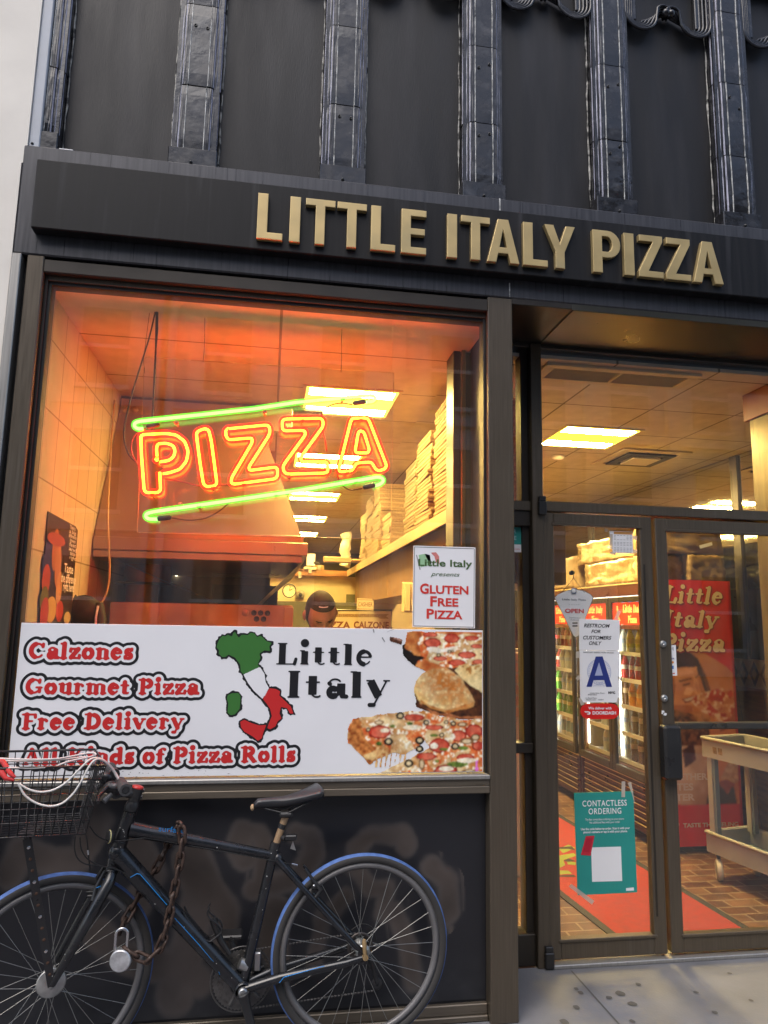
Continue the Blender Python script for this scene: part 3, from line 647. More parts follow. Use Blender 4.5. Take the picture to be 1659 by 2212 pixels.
def door(x0, x1, g0, g1, zt_, zg1, zg0, handle, hinge_left):
    mb = MB(); y0, y1 = YD-.022, YD+.022
    mb.box(x0, g0, y0, y1, .03, zt_, .004); mb.box(g1, x1, y0, y1, .03, zt_, .004)
    mb.box(g0, g1, y0+.001, y1-.001, zg1, zt_-.001, .003); mb.box(g0, g1, y0+.001, y1-.001, .031, zg0, .003)
    mb.box(g0-.012, g1+.012, y0-.006, y0+.004, zg1-.002, zg1+.012, .002); mb.box(g0-.012, g1+.012, y0-.006, y0+.004, zg0-.012, zg0+.002, .002)
    d_ = mb.build('door', M['bronze'], B)
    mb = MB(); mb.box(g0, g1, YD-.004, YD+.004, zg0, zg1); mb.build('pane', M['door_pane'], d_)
    mb = MB(); xh = x0 if hinge_left else x1
    for zz in (0.0, zt_-.02): mb.box(xh-.025, xh+.018, y0-.03, y0, zz+.005, zz+.075, .004); mb.box(xh-.022, xh+.015, y0-.026, y0, zz+.075, zz+.1, .003)
    mb.build('pivot_hinge', M['black_metal'], d_)
    if not handle:
        mb = MB()
        mb.box(g1+.012, g1+.022, y0-.0015, y0, .2, 1.9)
        mb.build('stile_line', M['bronze_dark'], d_)
    else:
        ha = Wy(8, 988, 902, YD-.07); hb = Wy(8, 1115, 1250, YD-.07)
        mb = MB(); mb.box(ha.x, hb.x, YD-.085, y0, hb.z, ha.z, .012); hd = mb.build('handle', M['black_metal'], d_)
        mb = MB(); mb.box(hb.x-.02, x1-.05, YD+.03, YD+.08, ha.z-.035, ha.z-.002, .006); mb.box(x1-.12, x1-.04, YD+.022, YD+.08, ha.z-.12, ha.z+.03, .006); mb.build('push_bar', M['black_metal'], d_)
        for cx, cy_ in ((987, 382), (995, 728)):
            p = Wy(8, cx, cy_, y0); mb = MB(); mb.lathe([(.0001, -.012), (.012, -.012), (.0165, -.009), (.0185, 0)], (p.x, y0, p.z), (0, 1, 0), 24); lk = mb.build('lock', M['steel'], d_)
            mb = MB(); mb.lathe([(.0001, -.0165), (.0055, -.0165), (.0065, -.011)], (p.x, y0, p.z-.004), (0, 1, 0), 16); mb.box(p.x-.0008, p.x+.0008, y0-.018, y0-.012, p.z-.008, p.z, mi=1); mb.build('keyhole', [M['chrome'], M['rubber']], lk)
        mb = MB()
        p = Wy(8, 1000, 822, y0-.001)
        for k in range(9): a, b = random.uniform(-.014, .014), random.uniform(-.01, .01); mb.box(p.x+a-.004, p.x+a+.004, y0-.0012-.0001*k, y0-.0004, p.z+b-.004, p.z+b+.004)
        mb.build('sticker_residue', M['paper'], d_)
    return d_
zdl = Wy(5, 320, 1345, YD).z
door(xs3, xs6, xs4, xs5, zdl, Wy(5, 500, 1425, YD).z, Wy(12, 500, 1020, YD).z, False, True)
door(xs7, 2.94, xs8, 2.84, zdl-.004, Wy(5, 1200, 1465, YD).z, Wy(12, 1300, 985, YD).z, True, False)

# ------------------------------------------------------------------ interior shell
CZ = 2.99; M['lamp_dining'] = emis('lamp_dining', (1, .68, .03), 2.4); M['lamp3'] = emis('lamp_dining_tube', (1, .73, .27), 200)
M['tile_wall'] = tiles('tile_wall', (.62, .5, .36), (.58, .46, .33), (.25, .16, .1), .2, .31, .004, 'yz', .3, var=.15)
M['ceiling_tile'] = tiles('ceiling_tile', (.62, .58, .5), (.6, .56, .48), (.22, .19, .15), .61, .61, .007, 'xy', .8, var=.2)
M['ceiling_tile2'] = tiles('ceiling_board', (.6, .52, .42), (.6, .52, .42), (.22, .17, .12), 1.22, .61, .007, 'xy', .6, var=.2)
M['brick_floor'] = tiles('brick_floor', (.07, .028, .014), (.15, .075, .036), (.22, .16, .095), .2, .1, .006, 'xy', .38, offset=.5, bump=.5, var=.7, rot=.0)
M['dark_wall'] = mat('dark_wall', (.1, .075, .05), .6, var=.3)
M['olive_wall'] = mat('olive_wall', (.1, .09, .035), .6, var=.35, vs=3)
M['warm_wall'] = mat('warm_wall', (.52, .42, .24), .6, var=.1)
M['wood_panel'] = mat('wood_panel', (.3, .125, .035), .45, var=.35, vs=4, stretch=(1, 1, 8))
mb = MB(); mb.box(-1.1, 1.06, 3.12, 16, -.1, .0); mb.box(1.06, 6, 3.445, 16, -.1, 0)
tag(mb.build('floor', M['brick_floor']), kind='structure')
mb = MB(); mb.box(-1.1, .98, 3.1, 16, CZ, CZ+.2, 0, 0); mb.box(.98, 6, 3.485, 16, CZ+.01, CZ+.03, 0, 1); mb.box(.98, 6, 3.1, 3.485, CZ+.2, CZ+.25, 0, 1)
mb.build('ceiling', [M['ceiling_tile2'], M['ceiling_tile']], B)
mb = MB(); mb.box(-1.2, -1.0, 3.1, 16, 0, CZ); mb.build('tiled_wall', M['tile_wall'], B)
mb = MB(); mb.box(-1.0, 6, 15, 15.2, 0, CZ); mb.build('back_wall', M['olive_wall'], B)
XW = Wz(5, 1400, 1012, CZ+.01).x
mb = MB(); mb.box(XW+.02, XW+.2, 3.57, 16, 0, CZ+.2); mb.box(3.02, 6.2, YD+.1, YD+.2, 0, 3.06); mb.build('side_wall', M['dark_wall'], B)
mb = MB(); mb.box(-1.0, .98, 3.085, 3.4, .0, .9, .004); mb.build('window_counter', M['steel'], B)
# right wall: mirror above, diamond tile band, wood panelling below
M['mirror'] = mat('mirror', (.72, .72, .7), .03, metal=1, var=.02, rvar=.01)
mb = MB(); mb.box(XW, XW+.02, 3.57, 14.9, 1.34, 2.99, 0, 0); mb.box(XW-.012, XW+.02, 3.57, 14.9, 0, 1.12, 0, 1); mb.box(XW-.016, XW+.02, 3.57, 14.9, 1.12, 1.34, 0, 2)
for y_ in (5.2, 7.9, 10.6): mb.box(XW-.02, XW, y_, y_+.09, 1.34, 2.99, .002, 3)
for k in range(14): a = 3.65+.3*k; mb.quad((XW-.014, a, .1), (XW-.014, a+.006, .1), (XW-.014, a+.206, 1.1), (XW-.014, a+.2, 1.1), mi=4)
pw = mb.build('panelled_wall', [M['mirror'], M['wood_panel'], flat('cream_tile', (.55, .4, .2), .4), M['bronze'], M['dark_wall']], B)
mb = MB()
for k in range(40):
    cx = 3.7+k*.13; cz = 1.23
    for s_, mi in ((1, 0), (.5, 1)): mb.add([(XW-.018-.001*mi, cx-.062*s_, cz), (XW-.018-.001*mi, cx, cz-.1*s_), (XW-.018-.001*mi, cx+.062*s_, cz), (XW-.018-.001*mi, cx, cz+.1*s_)], [(0, 1, 2, 3)], mi)
mb.build('diamond_tile', [flat('brown_tile', (.12, .06, .02), .4), flat('tan_tile', (.5, .3, .09), .4)], pw)
# brass column, beam and window column
M['brass'] = mat('brass', (.12, .085, .022), .36, metal=.5, var=.25, vs=5, stretch=(8, 8, .4))
bx = Wy(5, 1562, 1100, 4.0).x
bp_ = Wz(5, 1500, 630, CZ+.01); bzl = Wy(5, 1508, 792, bp_.y).z; bx = Wy(5, 1562, 1100, bp_.y-.05).x
mb = MB(); mb.box(bx, bx+.4, 3.6, bp_.y-.05, 0, bzl, .01); mb.build('brass_column', M['brass'], B)
mb = MB(); mb.box(bp_.x, 6, 3.57, bp_.y, bzl, CZ+.009, .004); mb.build('beam', flat('beam_red', (.28, .07, .02), .5), B)
xc = [Wy(4, a, 900, 3.45).x for a in (1335, 1378, 1402, 1478, 1515)]
mb = MB(); mb.box(xc[0], xc[1], 3.45, 3.6, .0, CZ, .004, 0); mb.box(xc[1], xc[2], 3.43, 3.6, 0, CZ, .003, 1); mb.box(xc[2], xc[3], 3.46, 3.6, 0, CZ, .002, 0); mb.box(xc[3], xc[4], 3.43, 3.6, 0, CZ, .003, 1); mb.box(xc[4], xc[4]+.1, 3.3, 3.6, 0, CZ, .003, 0)
mb.build('window_column', [M['bronze_dark'], M['brass'], M['steel_light']], B)
# ------------------------------------------------------------------ ceiling lights and vents
M['lamp'] = emis('lamp_diffuser', (1, .66, .06), 3); M['lamp2'] = emis('lamp_tube', (1, .7, .2), 135)
M['lamp_frame'] = flat('lamp_frame', (.6, .5, .3), .5)
def ceiling_light(x0, y0, z, label, w=.57, d=.57, grp='square ceiling lights', lm='lamp'):
    t = thing('ceiling_light', label, 'ceiling light', (x0+w/2, y0+d/2, z), grp)
    mb = MB()
    for a in ((x0-.02, x0, y0-.02, y0+d+.02), (x0+w, x0+w+.02, y0-.02, y0+d+.02), (x0, x0+w, y0-.02, y0), (x0, x0+w, y0+d, y0+d+.02)): mb.box(*a, z-.008, z-.0005)
    mb.build('frame', M['lamp_frame'], t)
    mb = MB(); mb.box(x0, x0+w, y0, y0+d, z-.005, z-.0008, 0, 0); mb.box(x0+.02, x0+w-.02, y0+.03, y0+.16, z-.0065, z-.005, 0, 1); mb.box(x0+.02, x0+w-.02, y0+d-.16, y0+d-.03, z-.0065, z-.005, 0, 1)
    mb.build('diffuser', [M[lm], M['lamp2' if lm == 'lamp' else 'lamp3']], t)
LB = ['nearest square light in the kitchen ceiling, behind the green neon tube', 'second kitchen ceiling light, behind the last red neon letters', 'third kitchen ceiling light, just under the lower green neon tube', 'fourth kitchen ceiling light, above the hood corner', 'farthest small bright kitchen ceiling light, just above the hood lip']
for y0, l in zip((4.17, 5.93, 7.8, 9.65, 11.5), LB): ceiling_light(.17, y0, CZ, l)
ceiling_light(2.06, 4.69, CZ+.01, 'bright yellow square ceiling light seen through the pane above the doors', lm='lamp_dining')
ceiling_light(2.02, 7.2, CZ+.01, 'small bright ceiling light cut by the left edge of the pane above the doors', lm='lamp_dining')
p = Wz(5, 1470, 1250, CZ); ceiling_light(p.x-.3, p.y-.3, CZ+.01, 'thin glowing ceiling light at the right edge of the pane above the doors')
M['grille'] = flat('grille', (.02, .017, .014), .5); M['vent_white'] = flat('vent_white', (.55, .48, .38), .5)
a = Wz(5, 435, 400, CZ+.01); b = Wz(5, 1140, 513, CZ+.01)
t = thing('ceiling_vent', 'long slotted grille in the ceiling just behind the pane above the doors', 'vent', ((a.x+b.x)/2, (a.y+b.y)/2+.1, CZ))
x0, x1, y0, y1, z = a.x-.02, b.x+.02, a.y+.12, b.y+.14, CZ+.009
mb = MB()
for q_ in ((x0-.06, x1+.06, y0-.05, y0), (x0-.06, x1+.06, y1, y1+.05), (x0-.06, x0, y0, y1), (x1, x1+.06, y0, y1), ((x0+x1)/2-.008, (x0+x1)/2+.008, y0, y1)): mb.box(*q_, z-.018, z, .003)
mb.build('frame', M['vent_white'], t)
mb = MB(); mb.box(x0, x1, y0, y1, z-.003, z, 0, 1)
for k in range(8): yy = y0+(y1-y0)*(k+.5)/8; mb.box(x0, x1, yy-.003, yy+.001, z-.012, z-.004)
mb.build('slat', [M['vent_white'], M['grille']], t)
t = thing('ceiling_vent', 'square stepped air diffuser in the ceiling right of the yellow light', 'vent', (2.95, 5.45, CZ))
mb = MB(); c = Wz(5, 880, 1015, CZ)
for k, w in enumerate((.3, .21, .12)):
    zz = CZ+.009-.012*k; wi = w-.07
    for q_ in ((-w, w, -w, -wi), (-w, w, wi, w), (-w, -wi, -wi, wi), (wi, w, -wi, wi)): mb.box(c.x+q_[0], c.x+q_[1], c.y+q_[2], c.y+q_[3], zz-.014, zz, .002, k % 2)
mb.box(c.x-.06, c.x+.06, c.y-.06, c.y+.06, CZ-.03, CZ-.02)
mb.build('louvre', [M['vent_white'], M['grille']], t)
t = thing('smoke_detector', 'small round white detector on the ceiling left of the air diffuser', 'detector', (0, 0, CZ)); c = Wz(5, 380, 1000, CZ)
t.location = (c.x, c.y, CZ); mb = MB(); mb.lathe([(.0001, -.03), (.04, -.03), (.055, -.012), (.055, .008)], (c.x, c.y, CZ), (0, 0, 1), 20); mb.build('cover', M['vent_white'], t)

# ------------------------------------------------------------------ main sign: black board with gold letters
SY = 2.94
S = thing('shop_sign', 'long black sign board with raised gold letters LITTLE ITALY PIZZA over the window and door', 'sign', (1.0, SY, 3.18))
sl_, sr_ = -1.045, 4.2; sb, st = 3.175, 3.486
mb = MB(); mb.box(sl_, sr_, SY, 3.0, sb, st, .004); mb.build('board', M['sign_black'], S)
LY0, LY1 = 2.92, SY
def lx(n, x, y): return Wy(n, x, y, LY0).x
zc_ = [Wy(1, 1113, 1028, LY0).z, Wy(1, 1118, 832, LY0).z]; L0 = sum([zc_[0], Wy(2, 75, 1093, LY0).z])/2; L1 = sum([zc_[1], Wy(2, 77, 902, LY0).z])/2
PL = lambda pts: pts
def letter_polys(ch):
    t = .2
    return {'L': [[(0, 0), (1, 0), (1, .15), (.4, .15), (.4, 1), (0, 1)]],
            'I': [[(0, 0), (1, 0), (1, 1), (0, 1)]],
            'T': [[(.34, 0), (.66, 0), (.66, .85), (1, .85), (1, 1), (0, 1), (0, .85), (.34, .85)]],
            'E': [[(0, 0), (1, 0), (1, .15), (.38, .15), (.38, .43), (.94, .43), (.94, .575), (.38, .575), (.38, .85), (1, .85), (1, 1), (0, 1)]],
            'A': [[(0, 0), (.28, 0), (.345, .21), (.655, .21), (.72, 0), (1, 0), (.665, 1), (.335, 1)], [(.385, .35), (.615, .35), (.5, .77)]],
            'Y': [[(.35, 0), (.65, 0), (.65, .38), (1, 1), (.7, 1), (.5, .58), (.3, 1), (0, 1), (.35, .38)]],
            'Z': [[(0, 0), (1, 0), (1, .15), (.4, .15), (1, .87), (1, 1), (.05, 1), (.05, .85), (.6, .85), (0, .13)]],
            'P': [[(0, 0), (.34, 0), (.34, .36), (.55, .36)]+[(.55+.45*math.sin(a), .68-.32*math.cos(a)) for a in [k*math.pi/12 for k in range(1, 12)]]+[(.55, 1), (0, 1)],
                  [(.34, .5), (.53, .5)]+[(.53+.17*math.sin(a), .68-.18*math.cos(a)) for a in [k*math.pi/8 for k in range(1, 8)]]+[(.53, .86), (.34, .86)]]}[ch]
LT = [('L', 1, 1112, 1224), ('I', 1, 1252, 1298), ('T', 1, 1319, 1448), ('T', 1, 1456, 1584), ('L', 2, -56, 50), ('E', 2, 75, 183), ('I', 2, 273, 316), ('T', 2, 333, 458), ('A', 2, 445, 584), ('L', 2, 601, 706), ('Y', 2, 693, 826), ('P', 2, 902, 1021), ('I', 2, 1037, 1080), ('Z', 2, 1098, 1204), ('Z', 2, 1215, 1323), ('A', 2, 1333, 1462)]
for ch, n, a, b in LT:
    ym = 936+(a-1167)*.092 if n == 1 else 1000+(a-130)*.101
    xa, xb = lx(n, a, ym), lx(n, b, ym); P_ = letter_polys(ch); mb = MB()
    cv = bpy.data.curves.new('letter', 'CURVE'); cv.dimensions = '2D'; cv.fill_mode = 'BOTH'; cv.extrude = (LY1-LY0)/2; cv.bevel_depth = .0022; cv.bevel_resolution = 1; cv.offset = -.0022
    for poly in P_:
        sp = cv.splines.new('POLY'); sp.points.add(len(poly)-1); sp.use_cyclic_u = True
        for q_, p in enumerate(poly): sp.points[q_].co = (xa+p[0]*(xb-xa), L0+p[1]*(L1-L0), 0, 1)
    ob = bpy.data.objects.new('letter', cv); COL.objects.link(ob); bpy.context.view_layer.update()
    me = bpy.data.meshes.new_from_object(ob.evaluated_get(bpy.context.evaluated_depsgraph_get()))
    mb.add([(v.co.x, (LY0+LY1)/2+v.co.z*-1, v.co.y) for v in me.vertices], [tuple(p.vertices) for p in me.polygons])
    bpy.data.objects.remove(ob); bpy.data.curves.remove(cv); bpy.data.meshes.remove(me)
    mb.build('letter', M['gold'], S)

# ------------------------------------------------------------------ banner in the window
BY = YG-.022
Bn = thing('menu_banner', 'wide white window banner listing calzones and pizza with an Italy map and food pictures', 'banner', (0, BY, .97))
q0 = Wy(6, 20, 940, BY); bl, br, bb, bt = -.962, .922, .962, Wy(6, 900, 85, BY).z
mb = MB(); n = 24; ys = lambda x: BY-.004*math.sin(3*(x+1))-.012*math.exp(-((x+.9)/.05)**2)
mb.box(bl, br, BY, BY+.006, bb, bt, .001); mb.build('panel', M['white'], Bn)
lay = lambda k: (lambda p: (p[0], BY-.0008*k, p[1]))
blk, wht, red = MB(), MB(), MB()
def line(txt, a, b, base, cap, **kw):
    p0 = Wy(6, a, base, BY); p1 = Wy(6, b, base, BY); pc = Wy(6, a, cap, BY); zc2 = (p0.z+p1.z)/2
    slab_text([(blk, .021, lay(1)), (wht, .0098, lay(2)), (red, .0, lay(3))], txt, None, p0.x, p1.x, p0.z, pc.z-p0.z, **kw)
line('Calzones', 152, 726, 266, 178); line('Gourmet Pizza', 134, 1088, 459, 374); line('Free Delivery', 112, 1004, 652, 566); line('All Kinds of Pizza Rolls', 118, 1608, 845, 757)
blk.build('lettering_outline', M['print_black'], Bn); wht.build('lettering_outline', M['print_white'], Bn); red.build('menu_lettering', M['print_red'], Bn)
# big logo words: high contrast serif
mb = MB(); kw = dict(T=.125, t=.026, m=.06, s=.022, square=True)
def logo(txt, n, a, b, base, cap):
    p0 = Wy(n, a, base, BY); p1 = Wy(n, b, base, BY); pc = Wy(n, a, cap, BY)
    slab_text([(mb, 0, lay(2))], txt, None, p0.x, p1.x, p0.z, pc.z-p0.z, h=.0028, **kw)
logo('Little', 7, -25, 605, 362, 212); logo('Italy', 7, 48, 725, 580, 393)
mb.build('logo_lettering', M['print_black'], Bn)
IT = [(1195, 160), (1212, 142), (1226, 146), (1240, 137), (1262, 147), (1270, 128), (1280, 121), (1290, 140), (1300, 153), (1315, 138), (1330, 137), (1348, 140), (1365, 126), (1385, 131), (1400, 150), (1418, 142), (1430, 152), (1450, 172), (1480, 182), (1466, 200), (1470, 226), (1440, 222), (1412, 240), (1418, 262), (1402, 300), (1415, 312), (1440, 350), (1446, 395), (1465, 428), (1500, 432), (1525, 445), (1520, 468), (1555, 500), (1585, 530), (1597, 565), (1580, 567), (1562, 537), (1530, 530), (1521, 565), (1533, 592), (1512, 608), (1500, 635), (1470, 652), (1455, 645), (1465, 615), (1480, 580), (1470, 540), (1450, 510), (1430, 487), (1380, 440), (1350, 400), (1325, 353), (1310, 335), (1308, 300), (1280, 262), (1245, 245), (1228, 258), (1210, 259), (1190, 240), (1193, 222), (1178, 205), (1186, 180)]
SA = [(1240, 465), (1265, 455), (1300, 455), (1310, 475), (1305, 540), (1280, 570), (1255, 575), (1238, 560), (1243, 510), (1235, 485)]
SI = [(1308, 610), (1330, 600), (1370, 618), (1410, 630), (1450, 628), (1435, 665), (1425, 700), (1405, 715), (1375, 690), (1330, 665), (1312, 640)]
tw = lambda pts: [(Wy(6, a, b, BY).x, Wy(6, a, b, BY).z) for a, b in pts]
out = MB(); h = .003; I_, A_, C_ = tw(IT), tw(SA), tw(SI)
xs = np.arange(min(p[0] for p in I_)-.03, max(p[0] for p in I_)+.03, h); zs = np.arange(min(p[1] for p in C_)-.03, max(p[1] for p in I_)+.03, h); X, Z = np.meshgrid(xs, zs)
FI, FA, FC = polydist(X, Z, I_), polydist(X, Z, A_), polydist(X, Z, C_); wob = (vnoise(X.shape, 4, 2)-.5)*.012
contour(out, np.minimum(np.minimum(FI, FA), FC)+wob, xs[0], zs[0], h, .0075, lay(1)); out.build('map_outline', M['print_black'], Bn)
g1, g2 = tw([(1325, 353), (1415, 312)]); r1, r2 = tw([(1430, 487), (1465, 428)])
half = lambda a, b: ((X-a[0])*(b[1]-a[1])-(Z-a[1])*(b[0]-a[0]))
hg, hr = half(g1, g2), half(r1, r2)
for F, m in ((np.maximum(FI, np.where(hg < 0, -1, 1)), 'print_green'), (np.maximum(FI, np.where((hg >= 0) & (hr <= 0), -1, 1)), 'print_white'), (np.maximum(FI, np.where((hr > 0) & (hg >= 0), -1, 1)), 'print_red'), (FA, 'print_green'), (FC, 'print_red')):
    mb = MB(); contour(mb, np.clip(F, -.02, .02), xs[0], zs[0], h, 0, lay(2)); mb.build('map_region', M[m], Bn)
# food pictures, painted on a fine grid
h = .0024; px0, pz0 = Wy(7, 430, 1100, BY).x, bb+.004; nx, nz = int((br-.003-px0)/h), int((bt-.006-pz0)/h)
gx, gz = np.meshgrid(px0+(np.arange(nx)+.5)*h, pz0+(np.arange(nz)+.5)*h)
w7 = lambda pts: [(Wy(7, a, b, BY).x, Wy(7, a, b, BY).z) for a, b in pts]
rgb = np.zeros((nz, nx, 3)); al = np.zeros((nz, nx), bool); n1 = vnoise((nz, nx), 14, 21, 4); n2 = vnoise((nz, nx), 5, 22, 3); n3 = vnoise((nz, nx), 30, 23, 3)
def paint(mask, c0, c1, k=None):
    k = n2 if k is None else k; k = np.clip((k-.3)/.4, 0, 1)[..., None]; rgb[mask] = ((1-k)*lin(*c0)+k*lin(*c1))[mask]; al[mask] = True
def ell(cx, cy_, rx, ry, rot=0):
    c = Wy(7, cx, cy_, BY); ex = rx*abs(Wy(7, cx+1, cy_, BY).x-c.x); ez = ry*abs(Wy(7, cx, cy_+1, BY).z-c.z); ca, sa = math.cos(rot), math.sin(rot)
    u, v = (gx-c.x)*ca+(gz-c.z)*sa, -(gx-c.x)*sa+(gz-c.z)*ca; return np.hypot(u/ex, v/ez)-1+(n2-.5)*.25
def pg(pts, grow=0): return polydist(gx, gz, w7(pts))+(n1-.5)*.014 < grow
def pepper(cx, cy_, rx, ry):
    e = ell(cx, cy_, rx, ry); paint(e < 0, (120, 20, 12), (190, 50, 30)); paint(e < -.22, (190, 60, 40), (225, 120, 90), n1); 
def cheese(mask): paint(mask, (196, 130, 62), (240, 214, 160), n1); paint(mask & (n3 > .56), (214, 92, 40), (236, 170, 100), n2); paint(mask & (n2 > .63), (250, 236, 200), (255, 246, 220))
def olive(cx, cy_, r, rr=.85): e = ell(cx, cy_, r, r*rr); paint(e < 0, (14, 12, 10), (40, 34, 26)); paint(e < -.5, (215, 190, 140), (235, 215, 170))
paint(pg([(805, 235), (860, 190), (1000, 145), (1330, 125), (1330, 400), (1000, 420), (880, 370), (815, 300)]), (18, 14, 12), (34, 24, 18))
s1 = pg([(835, 150), (880, 135), (960, 150), (1150, 130), (1330, 135), (1330, 360), (1150, 380), (980, 412), (885, 370), (900, 335), (960, 315), (880, 300), (820, 245)])
cheese(s1); paint(pg([(835, 150), (880, 135), (930, 165), (900, 220), (930, 310), (880, 300), (820, 240)]), (170, 78, 30), (226, 150, 80), n1)
paint(pg([(890, 350), (940, 330), (1100, 380), (980, 412), (900, 380)]), (186, 88, 36), (224, 150, 84), n1); paint(pg([(1000, 140), (1330, 133), (1330, 160), (1050, 165)]), (190, 90, 44), (226, 150, 90), n1)
for a in ((985, 165, 50, 16), (1000, 218, 58, 32), (1125, 188, 52, 32), (1255, 187, 48, 18), (1290, 240, 40, 16), (1225, 297, 58, 24), (1160, 347, 56, 22), (1300, 342, 40, 16), (1050, 320, 46, 18)): pepper(*a)
paint(pg([(960, 235), (1060, 250), (1180, 230), (1150, 275), (1040, 290), (950, 270)], -.003), (240, 226, 196), (255, 250, 236), n1)
for a in ((1040, 298, 16), (1110, 275, 14), (1130, 272, 10)): olive(*a)
paint(pg([(720, 172), (800, 200), (795, 228), (722, 203)], .001), (58, 34, 22), (96, 56, 38)); paint(pg([(722, 172), (800, 198), (800, 206), (722, 182)], -.002), (214, 160, 140), (220, 170, 150))
paint(pg([(880, 560), (930, 450), (1100, 380), (1330, 420), (1330, 715), (1180, 720), (1020, 690), (900, 630)]), (52, 26, 14), (96, 54, 28)); paint(pg([(900, 600), (1000, 660), (1180, 695), (1330, 690), (1330, 715), (1180, 718), (1010, 690)], -.002), (150, 84, 46), (186, 116, 70))
c1 = pg([(885, 540), (890, 470), (930, 420), (1010, 390), (1090, 385), (1170, 430), (1220, 510), (1275, 605), (1265, 635), (1190, 650), (1090, 672), (980, 640), (905, 590)], .002)
e = np.clip(ell(1090, 470, 170, 110, -.5), -1, 1); paint(c1, (226, 190, 120), (248, 226, 168), n3)
kk = np.clip(.65-e*.5, 0, 1)*np.clip(n2*1.6, .3, 1); mk = c1 & (kk > .28); tint = (lin(150, 78, 22)*.9+lin(206, 140, 66)*n2[..., None]*.6); kk3 = np.clip(kk*1.1, 0, 1)[..., None]; rgb[mk] = (rgb*(1-kk3)+tint*kk3)[mk]
paint(c1 & pg([(905, 580), (1000, 630), (1100, 655), (1275, 600), (1265, 640), (1090, 675), (960, 640)]), (168, 92, 34), (222, 162, 90), n1)
c2 = pg([(1145, 400), (1175, 368), (1330, 355), (1330, 550), (1250, 490), (1170, 430)], .002); paint(c2, (214, 170, 96), (246, 222, 162), n3); paint(c2 & (n2 > .5) & pg([(1180, 370), (1330, 358), (1330, 430), (1220, 420)]), (160, 96, 34), (206, 150, 76), n1)
rest = pg([(640, 1100), (660, 1070), (780, 1010), (900, 960), (1000, 900), (930, 830), (900, 690), (940, 670), (1050, 700), (1180, 725), (1330, 720), (1330, 1110)], .004); cheese(rest)
s2 = pg([(455, 870), (445, 780), (480, 715), (560, 705), (700, 690), (830, 670), (940, 675), (975, 740), (960, 800), (900, 900), (820, 940), (740, 930), (640, 970), (590, 1000), (545, 960)], .003); cheese(s2)
paint(pg([(455, 870), (445, 780), (480, 715), (520, 700), (560, 840), (640, 910), (740, 925), (640, 975), (585, 1000), (540, 960)]), (146, 70, 24), (218, 140, 70), n2); paint(pg([(520, 950), (640, 905), (730, 920), (610, 995), (560, 985)], -.006), (214, 160, 92), (240, 206, 140), n1)
for a in ((820, 930, 1.5), (700, 940, 1), (760, 950, 1)):
    for k in range(3): paint(pg([(a[0]-60+34*k, 900), (a[0]-52+34*k, 900), (a[0]-66+30*k, 1030), (a[0]-74+30*k, 1030)], -.0), (196, 130, 70), (236, 200, 140))
for a in ((655, 800, 76, 44), (1045, 888, 68, 48), (1270, 795, 60, 46), (1085, 1055, 76, 42), (880, 705, 70, 24), (960, 960, 66, 26), (1170, 825, 50, 38), (1215, 965, 60, 24), (1300, 890, 40, 30), (1010, 770, 60, 18), (1130, 1085, 70, 24)): pepper(*a)
for a in ((790, 694, 28), (712, 862, 30), (915, 855, 30), (915, 910, 26), (845, 1005, 30), (1148, 893, 28), (1135, 745, 20), (960, 738, 22), (580, 785, 16), (1090, 735, 16), (1060, 820, 18)): olive(*a)
for a in ((740, 762, 18, 10), (650, 875, 20, 14), (850, 745, 20, 12), (1010, 822, 26, 10), (1075, 912, 30, 10), (1200, 905, 34, 14), (1165, 1010, 70, 20), (1030, 990, 14, 10)): paint(ell(*a) < 0, (60, 84, 24), (126, 150, 60))
for a in ((650, 738, 34, 16), (1225, 860, 46, 20), (930, 1010, 20, 40), (1240, 1055, 44, 14), (1195, 750, 34, 14), (1280, 835, 30, 22)): e = ell(*a); paint(e < 0, (110, 74, 40), (160, 120, 76)); paint(e < -.4, (226, 200, 156), (240, 220, 180))
for a in ((690, 790, 30, 14), (1010, 890, 26, 20), (1130, 830, 18, 20), (1090, 1040, 50, 16), (1220, 985, 60, 16), (870, 770, 60, 16)): paint(ell(*a) < 0, (246, 228, 190), (255, 248, 226))
gm = (ell(1288, 1068, 18, 16) < 0) | (ell(1288, 1040, 12, 12) < 0) | (ell(1288, 1010, 5, 28) < 0) | (ell(1288, 992, 8, 8) < 0); paint(gm, (236, 120, 220), (244, 140, 230))
rgb = soften(rgb, al, 2)*(.72+.56*vnoise((nz, nx), 7, 77, 3)[..., None])*(.8+.4*vnoise((nz, nx), 40, 78, 2)[..., None])
picture('food_picture', rgb, al, lambda p: (px0+p[0], BY-.0012, pz0+p[1]), h, M['pic'], Bn)
mb = MB()
for k in range(46):
    a, b = random.uniform(560, 1250), random.uniform(862, 915); p = Wy(6, a, b, BY-.0012); w = random.uniform(.002, .009); mb.add([p+Vector((random.uniform(-w, w), 0, random.uniform(-.003, .003))) for _ in range(3)], [(0, 1, 2)])
for a, b, c, d_ in ((610, 130, 615, 150), (700, 150, 745, 128), (668, 185, 685, 210)):
    p, q_ = Wy(7, a, b, BY-.0012), Wy(7, c, d_, BY-.0012); mb.quad(p, p+Vector((.004, 0, .003)), q_+Vector((.004, 0, 0)), q_)
mb.build('scuff_mark', flat('scuff', (.22, .22, .23), .8), Bn)

